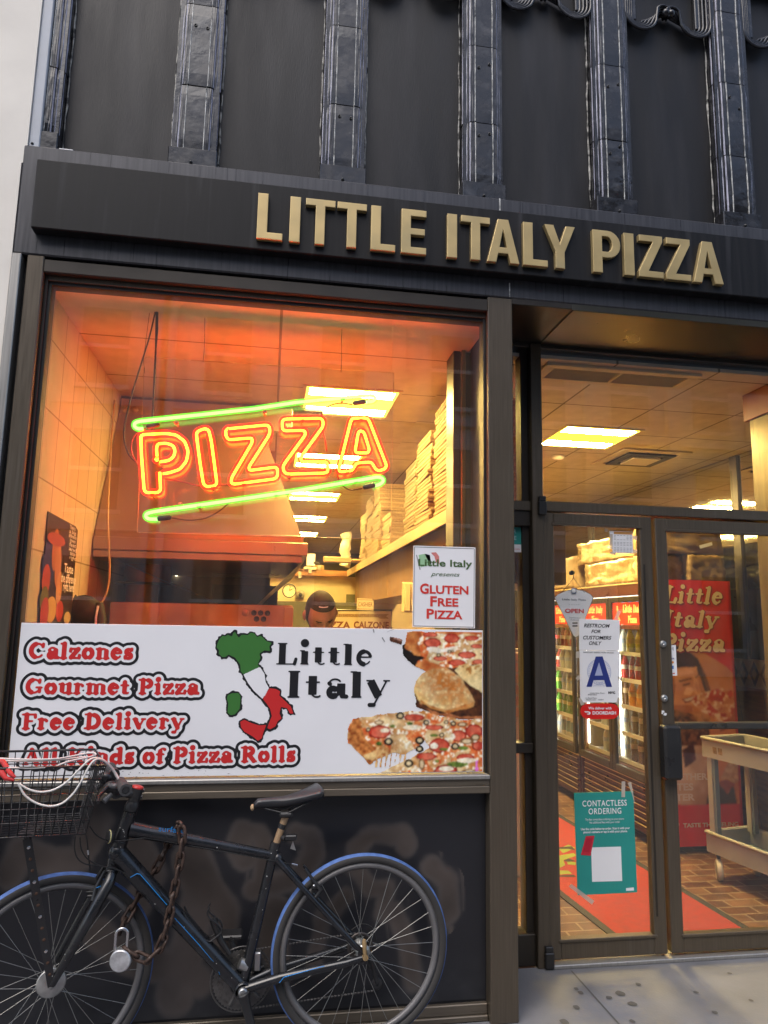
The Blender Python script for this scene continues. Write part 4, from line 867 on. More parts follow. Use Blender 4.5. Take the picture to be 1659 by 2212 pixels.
# ------------------------------------------------------------------ papers and stickers on the glass
def board(name, label, cat, n, pts, Y, m, part='sheet', thick=.002, grp=None):
    P_ = [Wy(n, a, b, Y) for a, b in pts]; c = sum(P_, Vector())/len(P_); t = thing(name, label, cat, (c.x, Y, min(p.z for p in P_)), grp); mb = MB()
    mb.prism([(p.x, p.z) for p in P_], lambda p, d_: (p[0], Y+d_, p[1]), 0, thick); mb.build(part, m, t); return t
def onp(Y, k=1): return lambda p: (p[0], Y-.0006*k, p[1])
def words(t, name, m, Y, n, rows, **k0):
    mb = MB()
    for r_ in rows:
        txt, a, b, base, cap = r_[:5]; kw = dict(k0); kw.update(r_[5] if len(r_) > 5 else {})
        p0, p1, pc = Wy(n, a, base, Y), Wy(n, b, base, Y), Wy(n, a, cap, Y); sans(mb, txt, onp(Y, 2), (p0.x+p1.x)/2, (p0.z+p1.z)/2, pc.z-p0.z, abs(p1.x-p0.x), **kw)
    return mb.build(name, m, t)
PY = YG-.008
t = board('window_poster', 'white gluten free pizza poster with a flag and thin border beside the mullion', 'poster', 4, [(1098, 1656), (1466, 1667), (1463, 2148), (1091, 2140)], PY, M['white'])
mb = MB(); E_ = [Wy(4, a, b, PY) for a, b in ((1104, 1664), (1459, 1675), (1456, 2141), (1098, 2133))]
for a, b in zip(E_, E_[1:]+E_[:1]):
    d_ = (b-a).normalized(); nn = Vector((-d_.z, 0, d_.x))*.0014; mb.quad(*[Vector((v.x, PY-.0006, v.z)) for v in (a-nn, a+nn, b+nn, b-nn)])
mb.build('border', flat('grey_line', (.18, .18, .19)), t)
gd = flat('ink_dark_green', (.06, .12, .035)); rd = flat('ink_bright_red', (.62, .04, .03))
for c_, pts in ((flat('flag_green', (.3, .52, .3)), [(1128, 1712), (1165, 1705), (1195, 1712), (1205, 1770), (1180, 1775), (1140, 1785)]), (M['print_white'], [(1165, 1705), (1205, 1698), (1215, 1760), (1195, 1770)]), (flat('flag_red', (.62, .2, .18)), [(1200, 1698), (1232, 1696), (1250, 1720), (1252, 1765), (1232, 1755), (1222, 1720)]), (flat('pole_grey', (.3, .3, .32)), [(1113, 1712), (1119, 1711), (1140, 1798), (1134, 1800)])):
    mb = MB(); mb.add([Wy(4, a, b, PY-.0006) for a, b in pts], [tuple(range(len(pts)))]); mb.build('flag', c_, t)
words(t, 'lettering', gd, PY, 4, [('Little Italy', 1126, 1446, 1780, 1738, dict(bold=.022)), ('presents', 1200, 1372, 1838, 1812, dict(shear=.35))])
words(t, 'lettering', rd, PY, 4, [('G', 1136, 1188, 1940, 1880, dict(bold=.03)), ('LUTEN', 1194, 1424, 1942, 1893, dict(bold=.03)), ('F', 1197, 1236, 2015, 1955, dict(bold=.03)), ('REE', 1242, 1364, 2016, 1967, dict(bold=.03)), ('P', 1175, 1220, 2088, 2030, dict(bold=.03)), ('IZZA', 1224, 1388, 2091, 2041, dict(bold=.03))])
# decals on the left door glass
DY = YD-.008
teal = mat('teal_print', (.022, .27, .235), .45, var=.05)
t = board('ordering_poster', 'teal contactless ordering poster taped low on the left door glass', 'poster', 12, [(531, 180), (876, 171), (899, 758), (553, 775)], DY, teal)
words(t, 'lettering', M['print_white'], DY, 12, [('CONTACTLESS', 580, 838, 256, 220, dict(bold=.01, sp=1.12)), ('ORDERING', 616, 806, 302, 266, dict(bold=.01, sp=1.12)), ('Try fast contactless ordering on your phone', 597, 822, 338, 325), ('No additional fees with your order', 622, 798, 356, 343), ('Use the code below to order. Scan it with your', 571, 856, 393, 379, dict(bold=.02)), ("phone's camera or tap it with your phone.", 586, 842, 411, 397, dict(bold=.02))])
def patch(name, m, Y, n, pts, parent, k=1, smooth=False):
    mb = MB(); mb.add([Wy(n, a, b, Y-.0006*k) for a, b in pts], [tuple(range(len(pts)))]); return mb.build(name, m, parent)
patch('white_card', M['paper'], DY, 12, [(631, 497), (804, 492), (812, 692), (637, 697)], t); patch('phone_picture', flat('phone_red', (.5, .02, .04)), DY, 12, [(600, 432), (651, 429), (628, 545), (571, 541)], t, 2); patch('phone_screen', flat('phone_dark', (.4, .01, .03)), DY, 12, [(606, 445), (640, 443), (621, 525), (584, 523)], t, 3); patch('maker_tag', M['paper'], DY, 12, [(834, 733), (879, 729), (880, 747), (834, 750)], t)
tape = mat('masking_tape', (.5, .45, .38), .7, alpha=.8)
for pts in ([(808, 113), (830, 112), (828, 205), (807, 205)], [(843, 120), (864, 117), (886, 248), (866, 180)], [(515, 708), (650, 808), (636, 830), (501, 724)]): patch('tape', tape, DY, 12, pts, t, 4)
t = board('open_sign', 'white pizza slice shaped OPEN sign hanging on a string inside the left door', 'sign', 15, [(128, 1118), (170, 1075), (300, 1020), (410, 1000), (540, 1020), (640, 1070), (682, 1118), (470, 1670), (430, 1690), (400, 1665)], DY+.03, M['paper'])
patch('rim', flat('rim_grey', (.12, .14, .16)), DY+.035, 15, [(122, 1120), (166, 1068), (298, 1012), (410, 992), (542, 1012), (645, 1064), (690, 1120), (475, 1678), (430, 1700), (394, 1672)], t, -3)
words(t, 'lettering', rd, DY+.03, 15, [('OPEN', 274, 548, 1340, 1278, dict(bold=.03))])
words(t, 'lettering', flat('ink_grey', (.1, .12, .14)), DY+.03, 15, [('Little Italy Pizza', 232, 576, 1160, 1130, dict(bold=.015)), ('* * * * *', 330, 486, 1235, 1212), ('Order from us on', 330, 500, 1418, 1398), ('the Slice app', 352, 490, 1450, 1430)])
for yy in (1478, 1520): patch('app_badge', M['print_black'], DY+.03, 15, [(382, yy), (457, yy-2), (459, yy+18), (383, yy+20)], t)
mb = MB(); c = Wy(15, 400, 1024, DY+.028); mb.lathe([(.0001, -.0012), (.016, -.0012), (.016, 0)], c, (0, 1, 0), 20); mb.lathe([(.0145, -.0016), (.0132, -.0018), (.012, -.0016)], c, (0, 1, 0), 20, mi=1); mb.build('round_badge', [M['paper'], flat('ink_blue', (.02, .06, .15))], t)
mb = MB(); hk = Wy(15, 400, 830, DY+.03)
for a, b in ((230, 1045), (560, 1048)): mb.tube([hk, Wy(15, a, b, DY+.03)], .0012, 5)
mb.tube([hk, Wy(15, 401, 790, DY+.03)], .0018, 5); mb.lathe([(.0001, 0), (.012, 0), (.012, .02), (.0001, .021)], Wy(15, 385, 755, DY+.012), (0, 1, 0), 14); mb.build('string', M['rubber'], t)
t = board('restroom_notice', 'white paper notice RESTROOM FOR CUSTOMERS ONLY on the left door', 'notice', 8, [(454, 222), (713, 228), (714, 425), (455, 420)], DY, M['paper'])
words(t, 'lettering', M['print_black'], DY, 8, [('RESTROOM', 484, 650, 276, 252), ('FOR', 531, 590, 312, 290), ('CUSTOMERS', 479, 660, 353, 329), ('ONLY', 517, 597, 388, 364)], shear=.3, bold=.018)
mb = MB(); mb.add([Wy(8, a, b, DY-.002) for a, b in ((700, 165), (721, 175), (700, 226), (678, 224))], [(0, 1, 2, 3)]); mb.build('tape', tape, t)
t = board('grade_card', 'white sanitary inspection card with a big blue letter A on the left door', 'card', 8, [(456, 421), (713, 427), (712, 755), (462, 755)], DY, M['paper'])
blu = flat('ink_royal', (.02, .035, .2)); pale = flat('ink_pale_blue', (.38, .42, .6))
mb = MB(); c = Wy(8, 582, 560, DY)
for r0, r1 in ((.064, .061), (.05, .0485), (.03, .0285)): mb.lathe([(r0, -.0006), (r1, -.0006)], c, (0, 1, 0), 36)
for k in range(40): a = k*math.pi/20; mb.add([c+Vector(((.0555+q_[0])*math.cos(a)-q_[1]*math.sin(a), -.0006, (.0555+q_[0])*math.sin(a)+q_[1]*math.cos(a))) for q_ in ((-.003, -.002), (.003, -.002), (.003, .002), (-.003, .002))], [(0, 1, 2, 3)])
mb.build('seal', pale, t)
patch('letter', blu, DY, 8, [(501, 655), (560, 462), (604, 461), (664, 655), (627, 656), (614, 612), (546, 613), (534, 655)], t, 2)
mb = MB(); mb.add([Wy(8, a, b, DY-.0018) for a, b in ((554, 584), (606, 583), (581, 498))], [(0, 1, 2)]); mb.build('letter_gap', pale, t)
words(t, 'lettering', M['print_black'], DY, 8, [('SANITARY INSPECTION GRADE', 480, 674, 441, 431), ('NYC', 640, 684, 699, 685, dict(bold=.06)), ('Little Italy Pizza', 524, 616, 698, 690), ('9/20/2022', 510, 566, 709, 700), ('11 Park Place', 496, 566, 731, 722), ('Manhattan  10007', 498, 610, 741, 733)])
words(t, 'lettering', pale, DY, 8, [('1625', 563, 603, 634, 624), ('CIVITATIS NOV', 540, 628, 652, 641)])
mb = MB()
for pts in ([(434, 430), (458, 428), (458, 470), (434, 472)], [(432, 600), (452, 578), (460, 600), (446, 616)], [(700, 590), (720, 588), (730, 610), (708, 612)], [(449, 728), (462, 725), (490, 765), (466, 775)], [(700, 725), (722, 722), (712, 770), (690, 765)]): mb.add([Wy(8, a, b, DY-.002) for a, b in pts], [(0, 1, 2, 3)])
mb.build('tape', tape, t)
rr = [(484+16*math.cos(a)-4, 812-48*math.sin(a)) for a in [math.radians(k) for k in range(90, 271, 15)]]
def pill(x0, x1, y0, y1, n=8):
    ry = (y1-y0)/2; return [(x1-ry+ry*math.cos(a), (y0+y1)/2-ry*math.sin(a)) for a in [math.radians(-90+180*k/n) for k in range(n+1)]]+[(x0+ry+ry*math.cos(a), (y0+y1)/2-ry*math.sin(a)) for a in [math.radians(90+180*k/n) for k in range(n+1)]]
t = board('delivery_sticker', 'red rounded delivery sticker with white lettering under the grade card', 'sticker', 8, pill(463, 711, 762, 861), DY, flat('sticker_red', (.66, .015, .01), .4), thick=.0008)
words(t, 'lettering', M['print_white'], DY, 8, [('We deliver with', 513, 661, 799, 782, dict(bold=.02)), ('DOORDASH', 539, 690, 831, 810, dict(bold=.035))])
patch('emblem', M['print_white'], DY, 8, [(486, 811), (512, 811), (524, 815), (528, 824), (522, 832), (508, 833), (502, 827), (514, 826), (518, 822), (512, 818), (494, 819)], t, 2)
t = board('price_sheet', 'small taped paper sheet with printed table at the top of the left door glass', 'notice', 15, [(917, 148), (1255, 160), (1266, 476), (972, 465)], DY, M['paper'])
mb = MB()
for k in range(13):
    yy = 210+k*20; 
    if k in (4, 8): continue
    for q_ in range(6):
        a = 985+q_*46; mb.add([Wy(15, u, v, DY-.0006) for u, v in ((a, yy+q_*1.5), (a+30, yy+1+q_*1.5), (a+30, yy+7+q_*1.5), (a, yy+6+q_*1.5))], [(0, 1, 2, 3)])
mb.build('table_rows', flat('ink_mid_grey', (.25, .25, .27)), t); patch('letterhead', flat('orange_head', (.6, .28, .08)), DY, 15, [(985, 158), (1250, 165), (1252, 205), (985, 195)], t); patch('name_label', M['print_white'], DY, 15, [(1010, 222), (1155, 226), (1155, 276), (1012, 272)], t, 2)
for pts in ([(850, 115), (900, 118), (900, 165), (850, 165)], [(922, 195), (968, 197), (966, 415), (920, 410)], [(1260, 225), (1325, 225), (1320, 285), (1262, 270)], [(930, 450), (1010, 470), (1010, 495), (935, 490)], [(1262, 420), (1325, 425), (1320, 470), (1265, 475)]): patch('tape', tape, DY, 15, pts, t, 2)
t = board('payment_sticker', 'narrow white sticker of card payment marks at the edge of the right door glass', 'sticker', 8, [(1025, 390), (1071, 389), (1080, 584), (1032, 584)], DY, M['white'], thick=.0008)
words(t, 'lettering', flat('ink_navy', (.02, .03, .2)), DY, 8, [('VISA', 1031, 1061, 479, 469, dict(bold=.03, shear=.2))])
mb = MB()
for a, mi in ((1041, 0), (1051, 1)): mb.lathe([(.0001, -.0006-.0004*mi), (.0062, -.0006-.0004*mi)], Wy(8, a, 499, DY), (0, 1, 0), 18, mi=mi)
mb.build('card_mark', [flat('mark_red', (.6, .03, .02)), flat('mark_orange', (.8, .3, .03))], t)
patch('card_mark', flat('mark_blue', (.03, .16, .45)), DY, 8, [(1036, 520), (1057, 520), (1058, 541), (1037, 541)], t); patch('card_mark', flat('mark_coral', (.6, .12, .08)), DY, 8, [(1042, 572), (1064, 564), (1064, 573)], t)
mb = MB(); c = Wy(8, 1038, 412, DY)
for k in range(4): mb.tube([c+Vector((.004*k+.003*math.cos(a), -.001, (.004+.003*k)*math.sin(a))) for a in [math.radians(q_*15-45) for q_ in range(7)]], .0008, 5)
mb.build('contactless_mark', flat('ink_slate', (.12, .14, .2)), t)
# narrow sidelight decal, cut by the mullion
t = thing('sidelight_decal', 'teal and white decal on the narrow sidelight, half hidden behind the mullion', 'sticker', (Wy(5, 100, 1500, YD+.03).x, YD+.03, 1.9))
z1, z2, z3 = Wy(5, 130, 1430, YD+.03).z, Wy(5, 130, 1535, YD+.03).z, Wy(5, 130, 1582, YD+.03).z; xr = Wy(5, 158, 1500, YD+.03).x
mb = MB(); mb.box(xr-.2, xr, YD+.032, YD+.034, z2, z1); mb.build('upper_half', teal, t); mb = MB(); mb.box(xr-.2, xr, YD+.032, YD+.034, z3, z2); mb.build('lower_half', M['paper'], t)
words(t, 'lettering', flat('pale_teal', (.35, .6, .58)), YD+.03, 5, [('ORDER', 45, 126, 1466, 1440, dict(bold=.02)), ('HERE', 50, 128, 1506, 1482, dict(bold=.02))]); words(t, 'lettering', rd, YD+.03, 5, [('.com', 108, 148, 1567, 1557)])

# ------------------------------------------------------------------ neon sign
NY = 3.24
c3 = lambda a, b, Y=NY: Wy(3, a, b, Y)
c4 = lambda a, b, Y=NY: Wy(4, a, b, Y)
Nn = thing('neon_sign', 'glowing red neon PIZZA sign with two green tubes hanging inside the window', 'neon sign', (0, NY, 1.95))
mb = MB(); Q = [c3(868, 545, NY+.05), c4(982, 632, NY+.05), c4(962, 1620, NY+.05), c3(825, 1597, NY+.05)]
mb.prism([(p.x, p.z) for p in Q], lambda p, d_: (p[0], NY+.05+d_, p[1]), 0, .005); bp = mb.build('backing_panel', M['acrylic'], Nn)
mb = MB(); mb.tube(Q, .0022, 4, closed=True); mb.build('panel_edge', mat('acrylic_edge', (.5, .33, .16), .3, var=.1), bp)
M['neon_red'] = emis('neon_red', (1, .075, .003), 235); M['neon_green'] = emis('neon_green', (.36, 1, .2), 5); M['neon_cyan'] = emis('neon_cyan', (.25, .9, .9), 3)
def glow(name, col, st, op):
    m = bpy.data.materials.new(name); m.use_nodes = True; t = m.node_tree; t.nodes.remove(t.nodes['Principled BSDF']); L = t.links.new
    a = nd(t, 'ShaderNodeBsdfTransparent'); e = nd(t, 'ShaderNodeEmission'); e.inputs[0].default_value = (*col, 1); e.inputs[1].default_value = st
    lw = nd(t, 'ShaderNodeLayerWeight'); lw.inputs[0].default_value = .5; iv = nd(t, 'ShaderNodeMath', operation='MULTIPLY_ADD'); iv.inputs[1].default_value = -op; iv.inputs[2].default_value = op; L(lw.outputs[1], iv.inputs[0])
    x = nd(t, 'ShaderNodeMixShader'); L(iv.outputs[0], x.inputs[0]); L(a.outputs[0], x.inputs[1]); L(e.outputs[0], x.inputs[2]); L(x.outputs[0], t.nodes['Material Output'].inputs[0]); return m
M['halo_red'] = glow('neon_halo_red', (1, .018, .006), 3.2, .9); M['halo_green'] = glow('neon_halo_green', (.1, 1, .03), 1.6, .75)
def smooth_path(pts, closed, rad=.012, n=4):
    out = []; N = len(pts)
    for i in range(N):
        if not closed and i in (0, N-1): out.append(pts[i]); continue
        p, a, b = pts[i], pts[i-1], pts[(i+1) % N]; d1 = min(rad, (a-p).length*.45); d2 = min(rad, (b-p).length*.45)
        A = p+(a-p).normalized()*d1; Bq = p+(b-p).normalized()*d2
        for k in range(n+1): s_ = k/n; out.append(A*(1-s_)**2+p*2*s_*(1-s_)+Bq*s_**2)
    return out
def neon(name, pts, closed, core, halo, r=.0056, rh=.018, rad=.012):
    P_ = smooth_path(pts, closed, rad); mb = MB(); mb.tube(P_, r, 8, closed=closed); o = mb.build(name, core, Nn)
    mb = MB(); mb.tube(P_, rh, 10, closed=closed, cap=False); mb.build('tube_halo', halo, o); return o  # wide sleeve painting the coloured glow around the lit core
f3 = lambda L_: [c3(*p) for p in L_]; f4 = lambda L_: [c4(*p) for p in L_]
R_ = (M['neon_red'], M['halo_red'])
neon('neon_letter', f3([(960, 1235), (965, 1345), (945, 1358), (880, 1358), (866, 1342), (850, 1130), (846, 1015), (870, 1008), (1000, 1002), (1060, 1012), (1110, 1050), (1131, 1110), (1120, 1170), (1080, 1218), (1020, 1238), (975, 1245)]), False, *R_)
neon('neon_letter', f3([(932, 1150), (946, 1170), (940, 1090), (948, 1064), (1000, 1060), (1040, 1075), (1053, 1105), (1045, 1140), (1015, 1165), (958, 1173)]), False, *R_)
neon('neon_letter', f3([(1180, 1000), (1195, 985), (1235, 972), (1255, 985), (1270, 1050), (1290, 1200), (1303, 1300), (1290, 1318), (1240, 1322), (1222, 1305), (1205, 1200), (1185, 1050)]), True, *R_)
neon('neon_letter', [c3(1358, 1020), c3(1356, 985), c3(1372, 971), c4(0, 962), c4(225, 940), c4(243, 950), c4(246, 985), c4(235, 1010), c4(120, 1190), c4(125, 1210), c4(280, 1190), c4(291, 1205), c4(290, 1245), c4(275, 1260), c4(30, 1292), c4(14, 1280), c4(20, 1250), c4(140, 1045), c4(140, 1020), c4(120, 1018), c3(1375, 1040)], True, *R_)
neon('neon_letter', f4([(330, 905), (545, 900), (562, 915), (560, 950), (430, 1130), (430, 1150), (445, 1158), (575, 1158), (588, 1170), (590, 1215), (575, 1225), (350, 1232), (330, 1220), (322, 1190), (335, 1165), (455, 1000), (455, 980), (440, 972), (335, 975), (320, 965), (318, 920)]), True, *R_)
neon('neon_letter', f4([(735, 900), (820, 898), (835, 915), (938, 1180), (930, 1200), (895, 1212), (875, 1205), (848, 1160), (765, 1165), (750, 1180), (735, 1208), (715, 1215), (660, 1218), (655, 1200), (725, 920)]), True, *R_)
neon('neon_letter', f4([(770, 985), (785, 973), (805, 985), (836, 1085), (828, 1106), (760, 1106), (752, 1092)]), True, *R_)
G_ = (M['neon_green'], M['halo_green'])
neon('green_tube', [c3(860, 972, NY+.012), c3(832, 976, NY+.01), c3(807, 962), c3(808, 940), c3(832, 930), c3(1526, 855), c4(400, 806), c4(840, 764), c4(866, 770), c4(871, 785, NY+.01), c4(858, 800, NY+.012), c4(818, 804, NY+.014)], False, *G_, r=.0075, rh=.015)
neon('green_tube', [c3(945, 1517, NY+.014), c3(893, 1517, NY+.01), c3(874, 1503), c3(880, 1483), c3(925, 1472), c3(1526, 1385), c4(400, 1332), c4(890, 1248), c4(918, 1258), c4(918, 1278, NY+.01), c4(895, 1294, NY+.012), c4(870, 1300, NY+.014)], False, *G_, r=.0075, rh=.015)
mb = MB()
for a, b in ((c3(880, 965), c3(960, 947)), (c3(945, 1515), c3(1030, 1505)), (c4(815, 800), c4(738, 812)), (c4(870, 1296), c4(798, 1312))):
    mb.tube([a, a*.85+b*.15, b*.9+a*.1, b], [.008, .012, .011, .005], 10)
mb.build('electrode_boot', M['rubber'], Nn)
mb = MB()
for L_ in ([c3(870, 965), c3(800, 1000), c3(778, 1080), c3(800, 1150), c3(845, 1210)], [c3(1030, 1505), c3(1130, 1522), c3(1230, 1512), c3(1310, 1470), c3(1370, 1420)], [c4(738, 812), c4(670, 800), c4(600, 815), c4(555, 860), c4(545, 920), c4(575, 1010), c4(585, 1090)], [c4(798, 1312), c4(730, 1325), c4(680, 1300), c4(650, 1250), c4(650, 1180), c4(680, 1080)], [c3(980, 1265), c3(1100, 1290), c3(1215, 1320), c3(1300, 1310), c3(1385, 1305)]):
    mb.tube(smooth_path([p+Vector((0, .02, 0)) for p in L_], False, .04, 5), .0032, 6)
mb.build('lead_wire', mat('lead_wire', (.1, .02, .015), .5), Nn)
mb = MB()
for p in (c3(1060, 935), c3(1085, 1430), c3(1195, 1440), c4(215, 860), c4(678, 785), c4(440, 915), c4(785, 895), c4(280, 1350), c4(755, 1275), c4(360, 1250), c4(90, 1290), c3(915, 1370), c3(1280, 1330), c4(705, 1215)):
    mb.lathe([(.006, .05), (.006, .01), (.011, .004), (.011, -.004), (.0001, -.004)], (p.x, NY, p.z), (0, 1, 0), 10)
mb.build('tube_support', flat('clear_orange', (.5, .2, .08), .3), Nn)
mb = MB()
a, b = c3(945, 150, NY+.03), c3(912, 990, NY+.03); mb.tube([Vector((a.x, NY+.03, CZ)), a, c3(942, 370, NY+.03), c3(936, 500, NY+.03)], [.004, .006, .007, .004], 6); mb.tube([c3(936, 500, NY+.03), c3(922, 800, NY+.03), b], .0045, 6)
mb.tube(smooth_path([c3(940, 240, NY+.03), c3(900, 420, NY+.03), c3(790, 770, NY+.03), c3(735, 1000, NY+.03), c3(770, 1140, NY+.03), c3(840, 1185, NY+.03)], False, .08, 5), .0036, 6)
a = c3(1240, 150, NY+.05); mb.tube([Vector((a.x, NY+.05, CZ)), c3(1228, 480, NY+.05), c3(1220, 575, NY+.05)], .0012, 4)
a = c4(676, 150, NY+.05); mb.tube([Vector((a.x, NY+.05, CZ)), c4(672, 480, NY+.05), c4(668, 628, NY+.05)], .0012, 4); mb.tube([c3(870, 640, NY+.05), c3(862, 560, NY+.05), Vector((c3(865, 560).x, NY+.05, CZ))], .0012, 4)
mb.build('hanging_cable', M['rubber'], Nn)

# ------------------------------------------------------------------ left wall: poster, cord, black bag
t = thing('food_poster', 'dark food poster with vegetables and small text on the left tiled wall', 'poster', (-1.0, 3.9, 1.6))
PX = -.994
pts = [Wx(3, a, b, PX) for a, b in ((290, 1470), (455, 1560), (468, 1585), (425, 2145), (238, 2145))]
mb = MB(); lo = min(p.z for p in pts); pts[3].z = lo-.1; pts[4].z = lo-.1
mb.prism([(p.y, p.z) for p in pts], lambda p, d_: (PX-d_, p[0], p[1]), 0, .004); mb.build('sheet', flat('poster_dark', (.035, .018, .014), .35), t)
for k, (a, b, rx, ry, col) in enumerate(((305, 1720, .07, .09, (.03, .03, .16)), (290, 1800, .08, .08, (.02, .02, .1)), (275, 1880, .05, .07, (.4, .06, .02)), (330, 1700, .04, .1, (.35, .12, .03)), (345, 1800, .04, .1, (.4, .16, .06)), (350, 1930, .04, .08, (.5, .25, .1)), (260, 2000, .05, .06, (.12, .12, .02)), (300, 2060, .07, .06, (.55, .33, .07)), (260, 2080, .05, .07, (.4, .04, .02)), (350, 2070, .05, .05, (.42, .05, .03)), (395, 2110, .05, .03, (.5, .38, .2)), (330, 1640, .12, .03, (.3, .05, .03)))):
    c = Wx(3, a, b, PX); mb = MB(); mb.add([(PX+.0006*(k+1), c.y+rx*1.2*math.cos(q_*.4), c.z+ry*math.sin(q_*.4)) for q_ in range(16)], [tuple(range(16))]); mb.build('picture_patch', flat('food_tone', (*col, 1), .35), t)
mb = MB()
def onwall(p): return (PX+.009, p[0], p[1])
for k in range(8): p = Wx(3, 425, 1580+26*k, PX); sans(mb, ['There is', 'a big', 'difference', 'between', 'fast', 'and', 'delicious', 'right'][k], onwall, p.y, p.z, .02, .1+.02*(k % 3), 'c')
for a, b, w in (('Taste', 1840, .16), ('the difference', 1900, .26), ('right here!', 1950, .2)): p = Wx(3, 400, b, PX); sans(mb, a, onwall, p.y, p.z, .045, w, 'c', bold=.02)
mb.build('lettering', M['paper'], t)
mb = MB(); L_ = [Wx(3, 690, 800, -.99), Wx(3, 665, 1100, -.985), Wy(3, 645, 1500, 4.15), Wy(3, 655, 1700, 4.15), Wy(3, 662, 1850, 4.15), Wy(3, 640, 1980, 4.12), Wy(3, 580, 2055, 4.1)]
t = tag(mb.tube(smooth_path(L_, False, .2, 6), .006, 6).build('power_cord', flat('cord_tan', (.4, .27, .13))), 'thin tan cord hanging in the left kitchen corner in front of the hood', 'cord')
c = Wy(3, 500, 2060, 3.95)
t = thing('black_bag', 'crumpled black bag hanging in the corner beside the food poster', 'bag', (c.x, 3.95, c.z-.3))
mb = MB(); mb.ball((c.x-.02, 3.95, c.z-.1), .12, .07, .15, 18, 12); mb.ball((c.x+.01, 3.92, c.z-.02), .1, .06, .09, 16, 10); mb.ball((c.x-.07, 3.93, c.z+.0), .06, .05, .08, 14, 8); mb.tube([(c.x+.09, 3.9, c.z+.03), (c.x+.11, 3.88, c.z-.05), (c.x+.09, 3.88, c.z-.3)], [.02, .025, .03], 8)
o = mb.build('bag_body', mat('black_fabric', (.02, .014, .012), .7, bump=.8, bs=12), t)
for v in o.data.vertices: v.co += Vector((random.uniform(-.006, .006), random.uniform(-.006, .006), random.uniform(-.006, .006)))
mb = MB(); mb.tube([(c.x+.09, 3.87, c.z+.02), (c.x+.085, 3.865, c.z-.04), (c.x+.09, 3.862, c.z-.1)], .006, 6); mb.build('bag_strap', M['paper'], t)

# ------------------------------------------------------------------ hood, oven, duct
M['hood_steel'] = mat('hood_steel', (.34, .25, .18), .36, metal=.6, var=.05, vs=3, rvar=.04)
M['copper'] = mat('oven_copper', (.42, .19, .085), .42, metal=.5, var=.3, vs=5, bump=.1, col2=(.3, .12, .05), c2s=3)
H_ = thing('range_hood', 'big sloping steel exhaust hood above the pizza oven', 'hood', (-.4, 4.6, 2.0))
A0 = Vector((-.995, 4.72, CZ-.005)); zl = 2.035
la, lb, lc = Wy(14, 108, 365, 4.2), Wy(14, 1594, 418, 4.2), Wy(14, 1570, 540, 4.2); lx1 = lb.x-.03
tr_ = Wy(14, 1370, -60, 4.7); rx_t = tr_.x-.16
mb = MB(); zt2 = lb.z+.045
top = [(-.995, 4.66, CZ-.005), (rx_t, 4.66, CZ-.005), (rx_t, 5.9, CZ-.005), (-.995, 5.9, CZ-.005)]; bot = [(-.995, 4.22, zt2), (lx1-.01, 4.22, zt2), (lx1-.01, 5.9, zt2), (-.995, 5.9, zt2)]
mb.add(top+bot, [(0, 1, 5, 4), (1, 2, 6, 5), (2, 3, 7, 6), (3, 0, 4, 7), (0, 3, 2, 1)]); mb.build('canopy', M['hood_steel'], H_)
mb = MB(); mb.box(-.995, lb.x, 4.19, 5.92, lc.z+.03, lb.z+.0, .004); mb.box(-.995, lb.x-.03, 4.205, 5.9, lc.z-.012, lc.z+.03, .004); mb.box(-.995, lb.x-.025, 4.21, 5.9, lb.z, zt2, .003)
for zz in (.03, .05): mb.lathe([(.0001, -.004), (.004, -.003), (.005, 0)], (lb.x-.19, 4.19, lc.z+.03+zz), (0, 1, 0), 8)
mb.build('lip', M['hood_steel'], H_)
mb = MB(); mb.add([(lb.x-.04, 4.25, lc.z-.012), (lb.x-.04, 5.9, lc.z-.012), (lb.x-.36, 5.6, lc.z-.33), (lb.x-.36, 4.5, lc.z-.33), (-.9, 4.25, lc.z-.012), (-.9, 5.9, lc.z-.012)], [(0, 1, 2, 3), (3, 2, 5, 4)]); mb.build('grease_baffle', M['bronze_dark'], H_)
mb = MB(); tp, bt_ = Wy(3, 710, 800, 4.64), Wy(3, 700, 930, 4.6); mb.box(-.99, .1, 4.6, 4.66, bt_.z, tp.z, .003); mb.box(-.995, .3, 4.62, 4.68, tp.z, CZ-.006, .002, 1)
for a in (750, 810): p = Wy(3, a, 860, 4.6); mb.lathe([(.0001, -.012), (.02, -.01), (.024, 0)], (p.x, 4.6, p.z), (0, 1, 0), 12)
mb.build('canopy_rail', [M['hood_steel'], M['bronze_dark']], H_)
O_ = thing('pizza_oven', 'copper toned pizza oven deck with round vent holes behind the banner', 'oven', (-.35, 4.5, .9))
a, b = Wy(14, 236, 820, 4.35), Wy(14, 1490, 845, 4.35); s1 = Wy(14, 1432, 845, 4.35)
mb = MB(); mb.box(a.x, b.x, 4.35, 5.4, .95, (a.z+b.z)/2, .004); mb.box(a.x+.06, b.x-.06, 4.4, 5.4, .0, .95, .004, 1); mb.build('oven_body', [M['copper'], M['bronze_dark']], O_)
mb = MB(); mb.box(s1.x, b.x+.004, 4.338, 4.35, 1.2, (a.z+b.z)/2-.01, .003); mb.box(s1.x, b.x+.004, 4.334, 4.34, Wy(14, 1450, 912, 4.35).z-.003, Wy(14, 1450, 912, 4.35).z+.003); mb.build('side_plate', mat('pink_copper', (.5, .26, .15), .35, metal=.5), O_)
for px_, py_ in ((1222, 896), (1268, 897), (1316, 898), (1240, 938), (1288, 939)):
    p = Wy(14, px_, py_, 4.345); mb = MB(); mb.lathe([(.0001, .002), (.0145, .002), (.016, 0), (.0165, .003)], p, (0, 1, 0), 18); mb.build('vent_hole', M['rubber'], O_)
